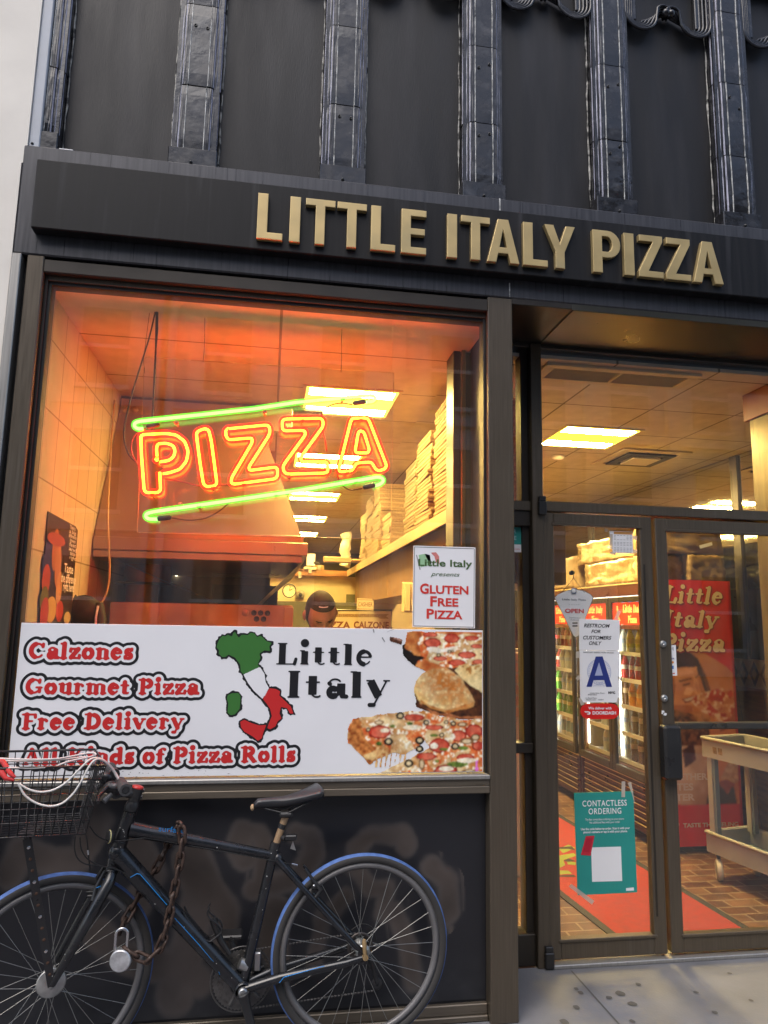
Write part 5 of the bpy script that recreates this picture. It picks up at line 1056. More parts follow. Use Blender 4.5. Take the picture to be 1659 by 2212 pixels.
p = Wy(14, 1164, 895, 4.345); mb = MB(); mb.lathe([(.0001, -.02), (.008, -.02), (.009, -.008), (.018, -.006), (.021, 0)], p, (0, 1, 0), 8, sm=False); mb.build('control_knob', M['copper'], O_)
mb = MB(); c = Wy(14, 470, 700, 4.75); zt_ = Wy(14, 470, 540, 4.75).z; zb_ = (a.z+b.z)/2
mb.lathe([(.145, zt_), (.15, (zt_+c.z)/2), (.142, c.z+.01)], (c.x+.01, 4.8, 0), (0, 0, 1), 24); mb.lathe([(.19, c.z+.01), (.19, c.z), (.14, c.z-.005)], (c.x, 4.8, 0), (0, 0, 1), 24, mi=1); mb.lathe([(.105, c.z), (.1, zb_)], (c.x-.02, 4.8, 0), (0, 0, 1), 20)
mb.build('flue', [mat('flue_copper', (.3, .1, .04), .4, metal=.5, var=.3), M['bronze_dark']], O_)
a_ = Wy(14, 930, 700, 5.3); b_ = Wy(14, 1385, 830, 5.3)
t = thing('storage_chest', 'dark steel chest standing in the shade under the hood', 'chest', ((a_.x+b_.x)/2, 5.5, 1.6)); mb = MB(); mb.box(a_.x, b_.x, 5.42, 5.85, 1.0, a_.z, .006)
for k in range(3): mb.box(a_.x-.004, b_.x+.004, 5.414, 5.42, b_.z+.03+.09*k, b_.z+.04+.09*k)
mb.build('chest_body', mat('dark_steel', (.05, .045, .04), .45, metal=.4), t)
mb = MB(); mb.box(-.995, .0, 5.92, 6.0, 0, CZ-.01); mb.build('kitchen_back_wall', M['dark_wall'], B)
p = Wy(14, 690, 633, 5.9)
t = thing('spot_lamp', 'tiny white lamp glowing on the dark wall under the hood', 'lamp', p); mb = MB(); mb.lathe([(.0001, 0), (.02, .01), (.03, .04)], p, (0, 0, 1), 12); mb.build('shade', M['bronze_dark'], t); mb = MB(); mb.ball(p, .018, .018, .012); mb.build('bulb', emis('bulb', (1, .95, .7), 6), t)

# ------------------------------------------------------------------ high shelf with pizza boxes
M['box_tan'] = mat('pizza_box_card', (.3, .21, .11), .75, var=.14, vs=12); M['box_edge'] = mat('pizza_box_edge', (.26, .175, .085), .8, var=.3, vs=60)
SX = .99; shz = 2.22
Sh = thing('high_shelf', 'long wooden shelf running back over the counter under the pizza boxes', 'shelf', (SX+.25, 6, shz))
mb = MB(); mb.box(SX, SX+.62, 3.72, 9.3, shz-.022, shz, .003); mb.build('board', mat('shelf_wood', (.3, .17, .07), .5, var=.25, stretch=(6, 1, 6)), Sh)
mb = MB(); mb.box(SX-.012, SX, 3.72, 9.3, shz-.075, shz+.006, .003); mb.build('front_edge', mat('shelf_edge', (.34, .22, .1), .45, var=.2), Sh)
mb = MB(); mb.box(SX+.1, SX+.62, 3.72, 9.2, shz-.42, shz-.03, .003); mb.build('valance', mat('valance_wood', (.22, .11, .04), .5, var=.2), Sh)
mb = MB(); mb.box(-.1, SX, 9.2, 9.3, shz-.075, shz, .003); mb.build('cross_board', M['wood_panel'], Sh)
def pizza_box():
    o = thing('pizza_box', None, 'pizza box'); w, h_ = .41, .043
    mb = MB(); mb.box(-w/2, w/2, -w/2, w/2, 0, h_*.8, .003); mb.build('tray', M['box_edge'], o)
    mb = MB(); mb.box(-w/2-.004, w/2+.004, -w/2-.004, w/2+.003, h_*.45, h_-.002, .004); mb.build('lid', M['box_tan'], o); return o
PB = pizza_box(); first = [True]
def stack(x, y, n, label, grp, jit=.012, lean=0., rz=0):
    for k in range(n):
        o = PB if first[0] else copy_tree(PB); first[0] = False
        o.location = (x+random.uniform(-jit, jit)+lean*k, y+random.uniform(-jit, jit), shz+.002+k*.0432); o.rotation_euler = (0, 0, rz+random.uniform(-.04, .04)); tag(o, label, 'pizza box', grp)
g_ = 'pizza boxes stacked on the high shelf'
stack(SX+.215, 4.12, 16, 'tan pizza box in the tall stack nearest the window on the high shelf', g_+' nearest the window', .008)
stack(SX+.2, 4.6, 14, 'tan pizza box in the second stack from the window on the high shelf', g_+' second from the window')
stack(SX+.21, 5.08, 12, 'tan pizza box in the third shorter stack on the high shelf', g_+' in the third stack')
stack(SX+.22, 6.2, 7, 'tan pizza box in the low stack midway along the high shelf', g_+' midway')
stack(SX+.2, 6.72, 15, 'tan pizza box in the nearer tall far stack on the high shelf', g_+' nearer far stack')
stack(SX+.2, 7.2, 14, 'tan pizza box in the second tall far stack on the high shelf', g_+' far stack')
stack(SX+.2, 7.7, 12, 'tan pizza box in the farthest stack at the end of the high shelf', g_+' farthest stack')
mb = MB(); w = Wy(13, 850, 750, 8.5)
t = thing('wrapped_cups', 'white plastic sleeve of cups standing at the far end of the high shelf', 'cups', (w.x, 8.5, shz)); 
pts = [(w.x+random.uniform(-.02, .02), 8.5, shz+.002+.045*k) for k in range(10)]; mb.tube(pts, [.06+random.uniform(-.015, .012) for _ in pts], 9); mb.build('sleeve', mat('white_plastic', (.45, .4, .3), .35, bump=.5), t)
t = thing('pizza_peel', 'wooden peel handle sticking out left from the far end of the high shelf', 'peel', (SX-.2, 8.4, 2.5)); a, b = Wy(13, 648, 722, 8.3), Wy(13, 905, 722, 8.3)
mb = MB(); mb.box(a.x, b.x, 8.28, 8.34, a.z-.025, a.z+.04, .008); mb.build('handle', mat('peel_wood', (.35, .22, .1), .5), t); mb = MB(); mb.box(b.x, b.x+.36, 8.15, 8.47, a.z-.01, a.z+.01, .004); mb.build('blade', mat('peel_wood2', (.5, .33, .15), .5), t)
# things at the back
def carton(label, x0, x1, y, z0, z1, m, lab=None):
    t = thing('carton', label, 'carton', ((x0+x1)/2, y+.15, z0)); mb = MB(); mb.box(x0, x1, y, y+.3, z0, z1, .004); mb.build('box_body', m, t)
    mb = MB(); mb.box((x0+x1)/2-.02, (x0+x1)/2+.02, y-.001, y+.2, z1-.08, z1+.001); mb.build('tape', tape, t)
    if lab: mb = MB(); mb.box(x0+.03, x1-.02, y-.002, y, z0+.05, z0+.2); mb.box(x0+.12, x0+.2, y-.003, y-.002, z0+.07, z0+.1, mi=1); mb.build('shipping_label', [M['paper'], M['print_black']], t)
by = 9.15; P = lambda a, b: Wy(13, a, b, by)
M['card_brown'] = mat('card_brown', (.34, .19, .07), .75, var=.15); M['card_white'] = mat('card_white', (.68, .6, .42), .7, var=.08)
carton('white carton with a printed label on the cross shelf above the clock', P(462, 950).x, P(578, 950).x, by, shz+.002, P(500, 785).z, M['card_white'], True)
carton('brown carton behind the white labelled one on the cross shelf', P(560, 950).x, P(655, 950).x, by+.1, shz+.002, P(600, 765).z, M['card_brown'])
carton('small orange brown carton left of the white one on the cross shelf', P(395, 950).x, P(455, 950).x, by+.05, shz+.002, P(420, 830).z, mat('card_orange', (.42, .17, .04), .7))
mb = MB(); mb.box(-.2, 2.4, 9.34, 9.44, 0, 2.15); mb.build('rear_counter_wall', M['warm_wall'], B)
mb = MB(); mb.box(SX+.0, 2.4, 9.28, 9.33, 1.2, P(900, 1040).z, .0); mb.box(SX-.9, SX+.25, 9.29, 9.33, .9, P(600, 1112).z); mb.build('rear_dark_panel', M['olive_wall'], B)
c = Wy(13, 330, 1010, 8.9)
t = thing('wall_clock', 'round wall clock with a black rim under the hood corner', 'clock', c); mb = MB(); mb.lathe([(.088, .02), (.088, -.02), (.077, -.025), (.074, -.012)], c, (0, 1, 0), 28); mb.build('rim', M['black_metal'], t)
mb = MB(); mb.lathe([(.0001, -.012), (.075, -.012)], c, (0, 1, 0), 28); mb.build('face', mat('clock_face', (.72, .66, .45), .5), t)
mb = MB()
for k in range(12): a = k*math.pi/6; mb.box(c.x+.062*math.sin(a)-.003, c.x+.062*math.sin(a)+.003, c.y-.015, c.y-.013, c.z+.062*math.cos(a)-.005, c.z+.062*math.cos(a)+.005)
mb.build('hour_mark', M['rubber'], t); mb = MB(); mb.tube([c+Vector((0, -.018, 0)), c+Vector((.04, -.018, .025))], .005, 5); mb.tube([c+Vector((0, -.018, 0)), c+Vector((.01, -.018, .055))], .004, 5); mb.build('clock_hand', M['rubber'], t)
c = Wy(13, 432, 1048, 9.28)
t = thing('security_camera', 'small dome camera on the wall left of the cook', 'camera', c); mb = MB(); mb.ball(c, .05, .05, .05); mb.lathe([(.06, -.0), (.06, .05)], c, (0, 1, 0), 16); mb.build('housing', mat('cam_grey', (.3, .27, .2), .4), t); mb = MB(); mb.ball(c+Vector((0, -.04, 0)), .026); mb.build('lens', M['rubber'], t)
def hung(name, label, cat, n, q4, Y, m, rows, ink, **kw):
    t = board(name, label, cat, n, q4, Y, m, 'panel', .01); words(t, 'lettering', ink, Y, n, rows, **kw); return t
ink_m = flat('ink_maroon', (.2, .05, .02)); sgn = flat('sign_cream', (.7, .58, .36))
t = hung('cashier_sign', 'small cream CASHIER sign hanging right of the cook', 'sign', 13, [(963, 1080), (1118, 1086), (1115, 1194), (960, 1188)], 7.6, sgn, [('CASHIER', 972, 1108, 1156, 1116, dict(bold=.01))], ink_m)
for y0 in (1090, 1176): patch('rule_line', ink_m, 7.6, 13, [(966, y0), (1114, y0+5), (1114, y0+9), (966, y0+4)], t)
t = hung('menu_board', 'wide cream board reading WORLD FAMOUS LITTLE ITALY behind the cook', 'sign', 13, [(640, 1195), (1282, 1198), (1280, 1480), (640, 1480)], 8.0, sgn, [('WORLD FAMOUS LITTLE ITALY', 690, 1175, 1252, 1226), ('PIZZA', 640, 900, 1360, 1295, dict(bold=.04)), ('CALZONE', 930, 1258, 1360, 1297, dict(bold=.04))], ink_m)
patch('ribbon', flat('ribbon_tan', (.4, .27, .1)), 8.0, 13, [(660, 1225), (1262, 1228), (1232, 1248), (1262, 1270), (1175, 1270), (1160, 1258), (660, 1256)], t, 1)
mb = MB(); E_ = [Wy(13, a, b, 7.998) for a, b in ((630, 1190), (1287, 1192), (1284, 1485), (630, 1485))]; mb.tube(E_, .012, 6, closed=True); mb.build('frame', M['bronze_dark'], t)
# track lights under the shelf
tl = thing('track_light', 'dark ceiling track with four small spot heads right of the cashier sign', 'track light', (1.5, 6.5, 1.95)); mb = MB()
spots = [(1212, 1040, 7.6), (1285, 1020, 7.0), (1378, 992, 6.4), (1462, 965, 5.8)]; hp = [Wy(13, a, b, y) for a, b, y in spots]
mb.tube([hp[0]+Vector((0, .1, .13)), hp[-1]+Vector((0, -.2, .13))], .018, 6); mb.build('track', M['bronze_dark'], tl)
for p in hp:
    mb = MB(); mb.lathe([(.02, .11), (.025, .06), (.05, .01), (.055, 0), (.05, .003)], p, (0, 0, 1), 16); mb.tube([p+Vector((0, 0, .1)), p+Vector((0, 0, .13))], .008, 6); o = mb.build('spot_head', M['bronze_dark'], tl)
    mb = MB(); mb.lathe([(.0001, .004), (.048, .004)], p, (0, 0, 1), 16); mb.build('bulb', emis('spot_bulb', (1, .85, .5), 7), o)
# counter rack with white menu boards behind the poster
a, b = Wy(13, 1405, 1200, 5.2), Wy(13, 1490, 940, 5.2)
t = thing('menu_rack', 'cream slatted rack standing half behind the gluten free poster', 'rack', ((a.x+b.x)/2+.1, 5.2, 1.2)); mb = MB()
for k in range(6): mb.box(a.x+.055*k, a.x+.045+.055*k, 5.2, 5.24, a.z, b.z, .005)
mb.box(a.x-.01, a.x+.34, 5.24, 5.27, a.z-.01, b.z+.01, .003); mb.build('slat', sgn, t)
# things glimpsed through the sidelight
a, b = Wy(7, 1540, 255, 4.6), Wy(7, 1600, 690, 4.6)
t = thing('drawer_cabinet', 'pale slatted cabinet seen through the narrow sidelight', 'cabinet', ((a.x+b.x)/2, 4.8, 0)); mb = MB(); mb.box(a.x-.2, b.x+.15, 4.6, 5.1, 0, a.z, .004)
mb.build('cabinet_body', mat('cab_cream', (.55, .44, .28), .5), t); mb = MB()
for k in range(6): zz = a.z-.02-(a.z-b.z)*(k+1)/6; mb.box(a.x-.2, b.x+.15, 4.588, 4.6, zz+.012, zz+(a.z-b.z)/6-.004, .004)
mb.build('drawer_front', mat('cab_pink', (.6, .36, .2), .5), t)
t = thing('counter_bottle', 'small brown bottle on the cabinet behind the sidelight', 'bottle', (b.x, 4.7, a.z)); mb = MB(); mb.lathe([(.0001, 0), (.025, 0), (.025, .09), (.01, .13), (.01, .17), (.0001, .17)], (b.x-.01, 4.7, a.z), (0, 0, 1), 12); mb.build('glass_body', mat('brown_glass', (.08, .03, .01), .15), t)
mb = MB(); mb.box(1.25, 2.1, 9.0, 9.1, 0, 2.0); mb.build('rear_counter', mat('rear_tan', (.4, .3, .15), .5), B)

# ------------------------------------------------------------------ the cook
def skin_mesh(name, V_, E_, R_, m, parent, sub=2):
    me = bpy.data.meshes.new(name); me.from_pydata([tuple(v) for v in V_], E_, []); o = bpy.data.objects.new(name, me); COL.objects.link(o)
    sk = o.modifiers.new('skin', 'SKIN'); sk.use_smooth_shade = True; ss = o.modifiers.new('sub', 'SUBSURF'); ss.levels = sub; ss.render_levels = sub
    for k, r in enumerate(R_): me.skin_vertices[0].data[k].radius = (r, r) if not isinstance(r, tuple) else r
    me.skin_vertices[0].data[0].use_root = True
    bpy.context.view_layer.update(); m2 = bpy.data.meshes.new_from_object(o.evaluated_get(bpy.context.evaluated_depsgraph_get())); bpy.data.objects.remove(o)
    vs = [v.co.copy() for v in m2.vertices]; fs = [tuple(p.vertices) for p in m2.polygons]; bpy.data.meshes.remove(m2); return vs, fs
M['skin'] = mat('skin', (.42, .22, .13), .5, var=.08, vs=20); M['shirt'] = mat('red_shirt', (.42, .02, .015), .75, var=.2, bump=.2); M['cap_cloth'] = mat('cap_cloth', (.016, .012, .011), .75, var=.3, bump=.2, bs=80)
HY = 3.86; ht = Wy(13, 628, 1012, HY); hl = Wy(13, 470, 1240, HY); hr_ = Wy(13, 785, 1200, HY); hx = Wy(13, 622, 1200, HY).x
cook = thing('person', 'cook in black cap, black mask and red shirt bending over the counter behind the banner', 'person', (hx, 3.98, 0))
sh_z = ht.z-.325; by_ = 4.0
V_, E_, R_ = [], [], []
def jv(x, y, z, r, par=None):
    V_.append((hx+x, by_+y, z)); R_.append(r)
    if par is not None: E_.append((par, len(V_)-1))
    return len(V_)-1
pel = jv(0, .02, .95, (.15, .11)); sp_ = jv(0, .01, 1.12, (.14, .1), pel); ch_ = jv(0, -.01, sh_z-.14, (.16, .11), sp_); nk = jv(0, -.06, sh_z+.01, .062, ch_); hb = jv(0, -.11, sh_z+.1, .055, nk)
for sx in (-1, 1):
    s_ = jv(sx*.17, -.02, sh_z-.05, .062, ch_); el = jv(sx*.25, -.06, sh_z-.3, .043, s_); wr = jv(sx*.14, -.3, sh_z-.34, .027, el); pa = jv(sx*.11, -.38, sh_z-.37, (.034, .02), wr)
    for k, (dx_, ln) in enumerate(((-.03, .07), (-.01, .08), (.01, .077), (.028, .062))):
        f1 = jv(sx*(.11-dx_), -.38-.03-ln*.45, sh_z-.372, .0085, pa); f2 = jv(sx*(.11-dx_), -.38-.03-ln*.8, sh_z-.385-.006*k, .008, f1); jv(sx*(.11-dx_), -.38-.03-ln, sh_z-.405-.006*k, .007, f2)
    t1 = jv(sx*.07, -.37, sh_z-.36, .0105, pa); jv(sx*.05, -.41, sh_z-.37, .0085, t1)
    hp_ = jv(sx*.09, .02, .88, .088, pel); kn = jv(sx*.1, .0, .5, .056, hp_); an = jv(sx*.1, .03, .09, .038, kn); jv(sx*.11, -.12, .04, .034, an)
vs, fs = skin_mesh('body', V_, E_, R_, None, None)
mb = MB(); mb.add(vs, fs, 0, True)
tl_ = Matrix.Rotation(math.radians(36), 3, 'X') @ Matrix.Rotation(math.radians(10), 3, 'Z'); hc = Vector((hx, HY, ht.z-.118))
def headpt(th, ph, grow=0.):
    d = Vector((math.sin(th)*math.sin(ph), -math.sin(th)*math.cos(ph), math.cos(th)))
    rx, ry, rz = .082, .102, .124
    p = Vector((d.x*rx, d.y*ry, d.z*rz)); f = max(0, -d.y)
    if d.z < 0: p.x *= 1-.22*(-d.z); p.y *= 1-.1*(-d.z)
    g = lambda x0, z0, sx, sz: math.exp(-((p.x-x0)/sx)**2-((p.z-z0)/sz)**2)
    if f > .3:
        p.y -= .024*g(0, -.028, .012, .018)+.012*g(0, -.006, .009, .02)+.006*g(0, .022, .045, .009)+.01*g(0, -.095, .022, .016)+.007*g(0, -.06, .022, .01)
        p.y += .011*g(.031, 0, .014, .012)+.011*g(-.031, 0, .014, .012)
    return p*(1+grow)
nu, nv = 48, 36; hv = []; hf = []
for i in range(nv+1):
    for k in range(nu): hv.append(hc+tl_ @ headpt(math.pi*i/nv, 2*math.pi*k/nu))
for i in range(nv):
    for k in range(nu): hf.append((i*nu+k, i*nu+(k+1) % nu, (i+1)*nu+(k+1) % nu, (i+1)*nu+k))
mb.add(hv, hf, 0, True)
for sx in (-1, 1):
    e = hc+tl_ @ Vector((sx*.083, .008, -.012)); mb.ball(e, .011, .02, .033, 12, 8, R=tl_); mb.ball(e+tl_ @ Vector((sx*.008, -.004, .004)), .006, .013, .02, 10, 6, R=tl_)
mb.build('body', M['skin'], cook)
def shell(name, m, t0, t1, p0, p1, grow, hem=None, n=(14, 40)):
    vs, fs = [], []
    for i in range(n[0]+1):
        for k in range(n[1]+1):
            th, ph = t0+(t1-t0)*i/n[0], p0+(p1-p0)*k/n[1]
            if hem: th = t0+(hem(ph)-t0)*i/n[0]
            vs.append(hc+tl_ @ headpt(th, ph, grow))
    for i in range(n[0]):
        for k in range(n[1]): a = i*(n[1]+1)+k; fs.append((a, a+1, a+n[1]+2, a+n[1]+1))
    q_ = MB(); q_.add(vs, fs, 0, True); return q_.build(name, m, cook)
shell('hair', mat('dark_hair', (.015, .01, .008), .6), .3, 1.9, 1.15, 2*math.pi-1.15, .02); shell('hair', M['cap_cloth'], .3, 1.02, -1.2, 1.2, .015)
cp = shell('cap', M['cap_cloth'], .0, 1.25, 0, 2*math.pi, .045, lambda ph: .86+.5*(1-math.cos(ph))/2)
sp2 = shell('cap_stripe', M['paper'], .78, .82, -.5, .3, .052)
shell('mask', mat('mask_black', (.012, .012, .014), .7), 1.95, 2.5, -1.1, 1.1, .035)
mb = MB()
for sx in (-1, 1): mb.tube([hc+tl_ @ headpt(2.0, sx*1.1, .035), hc+tl_ @ headpt(1.75, sx*1.35, .03), hc+tl_ @ headpt(1.55, sx*1.55, .04)], .002, 5)
mb.build('mask_strap', M['rubber'], cook)
mb = MB()
for sx in (-1, 1): mb.tube([hc+tl_ @ headpt(1.5-.02*abs(q_-2), sx*(.18+.1*q_), .012) for q_ in range(5)], [.002, .004, .004, .0035, .0015], 6)
mb.build('eyebrow', mat('brow', (.012, .008, .006), .7), cook)
mb = MB()
for sx in (-1, 1): p = headpt(1.585, sx*.38); mb.ball(hc+tl_ @ (p+Vector((0, .004, 0))), .0115, .0105, .008, 12, 8, R=tl_)
mb.build('eyelid', mat('lid', (.2, .09, .05), .5), cook)
V2, E2, R2 = [], [], []
def jv2(x, y, z, r, par=None):
    V2.append((hx+x, by_+y, z)); R2.append(r)
    if par is not None: E2.append((par, len(V2)-1))
    return len(V2)-1
a = jv2(0, .02, .9, (.17, .13)); b = jv2(0, .01, 1.12, (.165, .125), a); c_ = jv2(0, -.01, sh_z-.13, (.185, .13), b); jv2(0, -.055, sh_z+.0, .08, c_)
for sx in (-1, 1): s_ = jv2(sx*.18, -.02, sh_z-.045, .08, c_); jv2(sx*.235, -.05, sh_z-.25, .066, s_)
vs, fs = skin_mesh('shirt', V2, E2, R2, None, None); mb = MB(); mb.add(vs, fs, 0, True); mb.build('shirt', M['shirt'], cook)
V2, E2, R2 = [], [], []
a = jv2(0, .02, .96, (.165, .125))
for sx in (-1, 1): h1 = jv2(sx*.09, .02, .86, .105, a); k1 = jv2(sx*.1, 0, .5, .075, h1); jv2(sx*.1, .03, .1, .06, k1)
vs, fs = skin_mesh('trousers', V2, E2, R2, None, None); mb = MB(); mb.add(vs, fs, 0, True); mb.build('trousers', M['cap_cloth'], cook)

# ------------------------------------------------------------------ drink fridges
FX, FY = 2.8, 4.92
px1 = Wy(16, 880, 800, FY).x; ftop = Wx(15, 1330, 888, FX).z
M['maroon'] = mat('maroon_steel', (.075, .014, .012), .35, var=.15); M['fridge_in'] = mat('fridge_liner', (.16, .14, .11), .4, var=.05); M['led'] = emis('fridge_led', (1, .92, .75), 9)
M['gold_line'] = flat('gold_line', (.55, .42, .2), .35); M['fridge_glass'] = glass('fridge_glass', (.97, .98, .96), .04)
BOT = []
def bottle(col, capc, labc, kind, h_=.21, r=.034, rough=.12, trans=0):
    mb = MB()
    if kind == 'can': mb.lathe([(.0001, 0), (r*.85, 0), (r, .01), (r, h_-.012), (r*.8, h_), (r*.75, h_-.004), (.0001, h_-.004)], (0, 0, 0), (0, 0, 1), 12); mb.lathe([(r*1.005, h_*.25), (r*1.005, h_*.75)], (0, 0, 0), (0, 0, 1), 12, mi=2)
    else:
        mb.lathe([(.0001, 0), (r*.9, 0), (r, .012), (r*.96, h_*.28), (r, h_*.35), (r, h_*.58), (r*.8, h_*.7), (r*.42, h_*.86), (r*.4, h_*.93)], (0, 0, 0), (0, 0, 1), 12)
        mb.lathe([(r*.46, h_*.91), (r*.48, h_), (.0001, h_)], (0, 0, 0), (0, 0, 1), 10, mi=1); mb.lathe([(r*1.02, h_*.4), (r*1.02, h_*.56)], (0, 0, 0), (0, 0, 1), 12, mi=2)
    o = mb.build(kind if kind == 'can' else 'bottle', [mat('drink_body', col, rough, var=.1, rvar=0), flat('drink_cap', capc, .4), flat('drink_label', labc, .45)]); BOT.append(o); return o
kinds = [('red bottle', bottle((.32, .02, .015, 1), (.5, .02, .02), (.55, .5, .45), 'b')), ('dark cola bottle', bottle((.03, .012, .008, 1), (.45, .02, .02), (.45, .02, .02), 'b')), ('green bottle', bottle((.07, .28, .02, 1), (.05, .3, .05), (.45, .5, .1), 'b')),
         ('orange drink bottle', bottle((.6, .22, .02, 1), (.6, .25, .03), (.55, .35, .1), 'b')), ('clear water bottle', bottle((.5, .53, .5, 1), (.1, .2, .5), (.3, .4, .55), 'b')), ('brown glass bottle', bottle((.07, .025, .008, 1), (.4, .3, .1), (.4, .3, .18), 'b', .25, .028)),
         ('white tall can', bottle((.6, .6, .58, 1), (.5, .5, .5), (.1, .25, .4), 'can', .2, .036)), ('yellow green bottle', bottle((.5, .5, .06, 1), (.1, .35, .05), (.5, .45, .1), 'b'))]
used = set()
def fridge(y0, y1, label, ordinal, plan):
    t = thing('drink_fridge', label, 'fridge', ((FX+px1)/2, (y0+y1)/2, 0)); zt, zb = ftop, .06; X1 = px1
    mb = MB(); mb.box(FX+.03, X1, y0, y0+.03, zb, zt, .003); mb.box(FX+.03, X1, y1-.03, y1, zb, zt, .003); mb.box(X1-.03, X1, y0+.03, y1-.03, zb, zt); mb.box(FX+.0, X1-.03, y0+.03, y1-.03, zt-.1, zt, .003); mb.box(FX+.02, X1-.03, y0+.03, y1-.03, zb, .5, .003); mb.build('cabinet', M['maroon'], t)
    mb = MB(); mb.box(FX+.06, X1-.03, y0+.031, y0+.035, .5, zt-.1); mb.box(FX+.06, X1-.03, y1-.035, y1-.031, .5, zt-.1); mb.box(FX+.3, FX+.31, y0+.03, y1-.03, .5, zt-.1); mb.build('liner', M['fridge_in'], t)
    mb = MB(); ym = (y0+y1)/2
    for yy in (y0+.045, ym, y1-.045): mb.box(FX+.05, FX+.062, yy-.006, yy+.006, .55, zt-.3)
    mb.box(FX+.08, FX+.1, y0+.06, y1-.06, zt-.118, zt-.11); mb.build('light_strip', M['led'], t)
    mb = MB(); sz = [.52, .73, .94, .1+1.05, 1.36, 1.57]
    for z_ in sz: mb.box(FX+.06, FX+.3, y0+.04, y1-.04, z_-.012, z_, .002); mb.box(FX+.052, FX+.06, y0+.04, y1-.04, z_-.014, z_+.018)
    mb.build('shelf', M['paper'], t)
    mb = MB()
    for k in range(7): mb.box(FX+.004, FX+.02, y0+.05, y1-.05, .1+.045*k, .122+.045*k, .003)
    mb.build('grille', M['maroon'], t); mb = MB()
    for k in range(7): mb.box(FX+.0, FX+.004, y0+.05, y1-.05, .12+.045*k, .125+.045*k)
    mb.box(FX-.004, FX, y0, y1, zt-.012, zt-.002); mb.box(FX-.004, FX, y0, y1, .425, .437); mb.build('trim_line', M['gold_line'], t)
    for q_, (ya, yb) in enumerate(((y0+.01, ym-.004), (ym+.004, y1-.01))):
        mb = MB(); xa, xb = FX-.03, FX+.002; mb.box(xa, xb, ya, ya+.045, .44, zt-.11, .004); mb.box(xa, xb, yb-.045, yb, .44, zt-.11, .004); mb.box(xa, xb, ya+.045, yb-.045, .44, .5, .004); mb.box(xa, xb, ya+.045, yb-.045, zt-.15, zt-.11, .004)
        d_ = mb.build('door', M['bronze_dark'], t); mb = MB(); mb.box(FX-.014, FX-.01, ya+.045, yb-.045, .5, zt-.15); mb.build('pane', M['fridge_glass'], d_)
        mb = MB(); mb.box(FX-.017, FX-.0145, ya+.05, yb-.05, zt-.33, zt-.155); hd = mb.build('header_sign', flat('header_red', (.62, .035, .015), .4, emit=(.62, .035, .015), es=.5), d_)
        fx = lambda p: (FX-.0178, -p[0], p[1]); mb = MB(); cyy = -(ya+yb)/2
        slab_text([(mb, 0, fx)], 'Little Italy', None, cyy-.1, cyy+.2, zt-.235, .06, h=.004, shear=.1); slab_text([(mb, 0, fx)], 'Pizza', None, cyy-.02, cyy+.12, zt-.315, .055, h=.004, shear=.1); mb.build('lettering', flat('sign_yellow', (.75, .5, .16), .4, emit=(.75, .5, .16), es=.4), hd)
        mb = MB(); mb.add([fx((cyy-.2, zt-.18)), fx((cyy-.175, zt-.18)), fx((cyy-.17, zt-.25)), fx((cyy-.14, zt-.3)), fx((cyy-.17, zt-.29)), fx((cyy-.2, zt-.24))], [tuple(range(6))]); mb.build('map_picture', flat('map_cream', (.75, .6, .35)), hd)
        mb = MB(); yh = yb-.03 if q_ == 0 else ya+.03; mb.tube([(FX-.03, yh, .9), (FX-.06, yh, .93), (FX-.06, yh, 1.3), (FX-.03, yh, 1.33)], .009, 8); mb.build('handle', M['black_metal'], d_)
    for si, z_ in enumerate(sz):
        n = int((y1-y0-.14)/.118)
        for k in range(n):
            ki = plan[si][int(k/n*len(plan[si]))]; nm, src = kinds[ki]
            o = src if ki not in used else src.copy()
            if ki in used: COL.objects.link(o)
            used.add(ki); o.location = (FX+.11+random.uniform(-.01, .015), y0+.08+.118*k+random.uniform(-.006, .006), z_+.0005); o.rotation_euler.z = random.uniform(0, 6)
            fl = ['bottom', 'second', 'third', 'fourth', 'fifth', 'top'][si]
            tag(o, f'{nm} on the {fl} shelf of the {ordinal} drink fridge', nm.split()[-1], f'{nm}s on the {fl} shelf of the {ordinal} fridge')
    return t
fridge(FY, 6.22, 'nearer glass door drink fridge with red header signs behind the left door', 'nearer', [[5, 4], [5, 4], [3, 5], [3, 0, 7], [7, 4], [1, 4, 1]])
fridge(6.27, 7.57, 'farther glass door drink fridge at the left edge of the left door glass', 'farther', [[6, 4], [2, 2], [4, 2], [4, 0], [0, 1], [0, 4]])
# side of the near fridge: printed banner
pt_, pb_ = Wy(5, 1200, 1752, FY).z, Wy(16, 450, 1800, FY).z; pxa = FX+.02
G = thing('fridge_poster', 'tall red poster with a woman biting pizza on the side of the drink fridge', 'poster', ((pxa+px1)/2, FY, pb_))
h = .0055; nx, nz = int((px1-pxa)/h), int((pt_-pb_)/h); gx, gz = np.meshgrid(pxa+(np.arange(nx)+.5)*h, pb_+(np.arange(nz)+.5)*h)
n1 = vnoise((nz, nx), 12, 51, 4); n2 = vnoise((nz, nx), 4, 52, 3); n3 = vnoise((nz, nx), 28, 53, 3)
rgb = np.zeros((nz, nx, 3)); al = np.ones((nz, nx), bool); YY = FY
def pw16(pts, grow=0, nz_=.006): return polydist(gx, gz, [(Wy(16, a, b, YY).x, Wy(16, a, b, YY).z) for a, b in pts])+(n1-.5)*nz_ < grow
def pnt(mask, c0, c1, k=None):
    k = n1 if k is None else k; k = np.clip((k-.3)/.4, 0, 1)[..., None]; rgb[mask] = ((1-k)*lin(*c0)+k*lin(*c1))[mask]
allm = np.ones_like(al); pnt(allm, (205, 24, 22), (216, 30, 28))
pnt(pw16([(100, -150), (330, -160), (560, -60), (760, 60), (870, 190), (930, 1395), (100, 1395)]), (190, 116, 58), (212, 138, 74), n3)
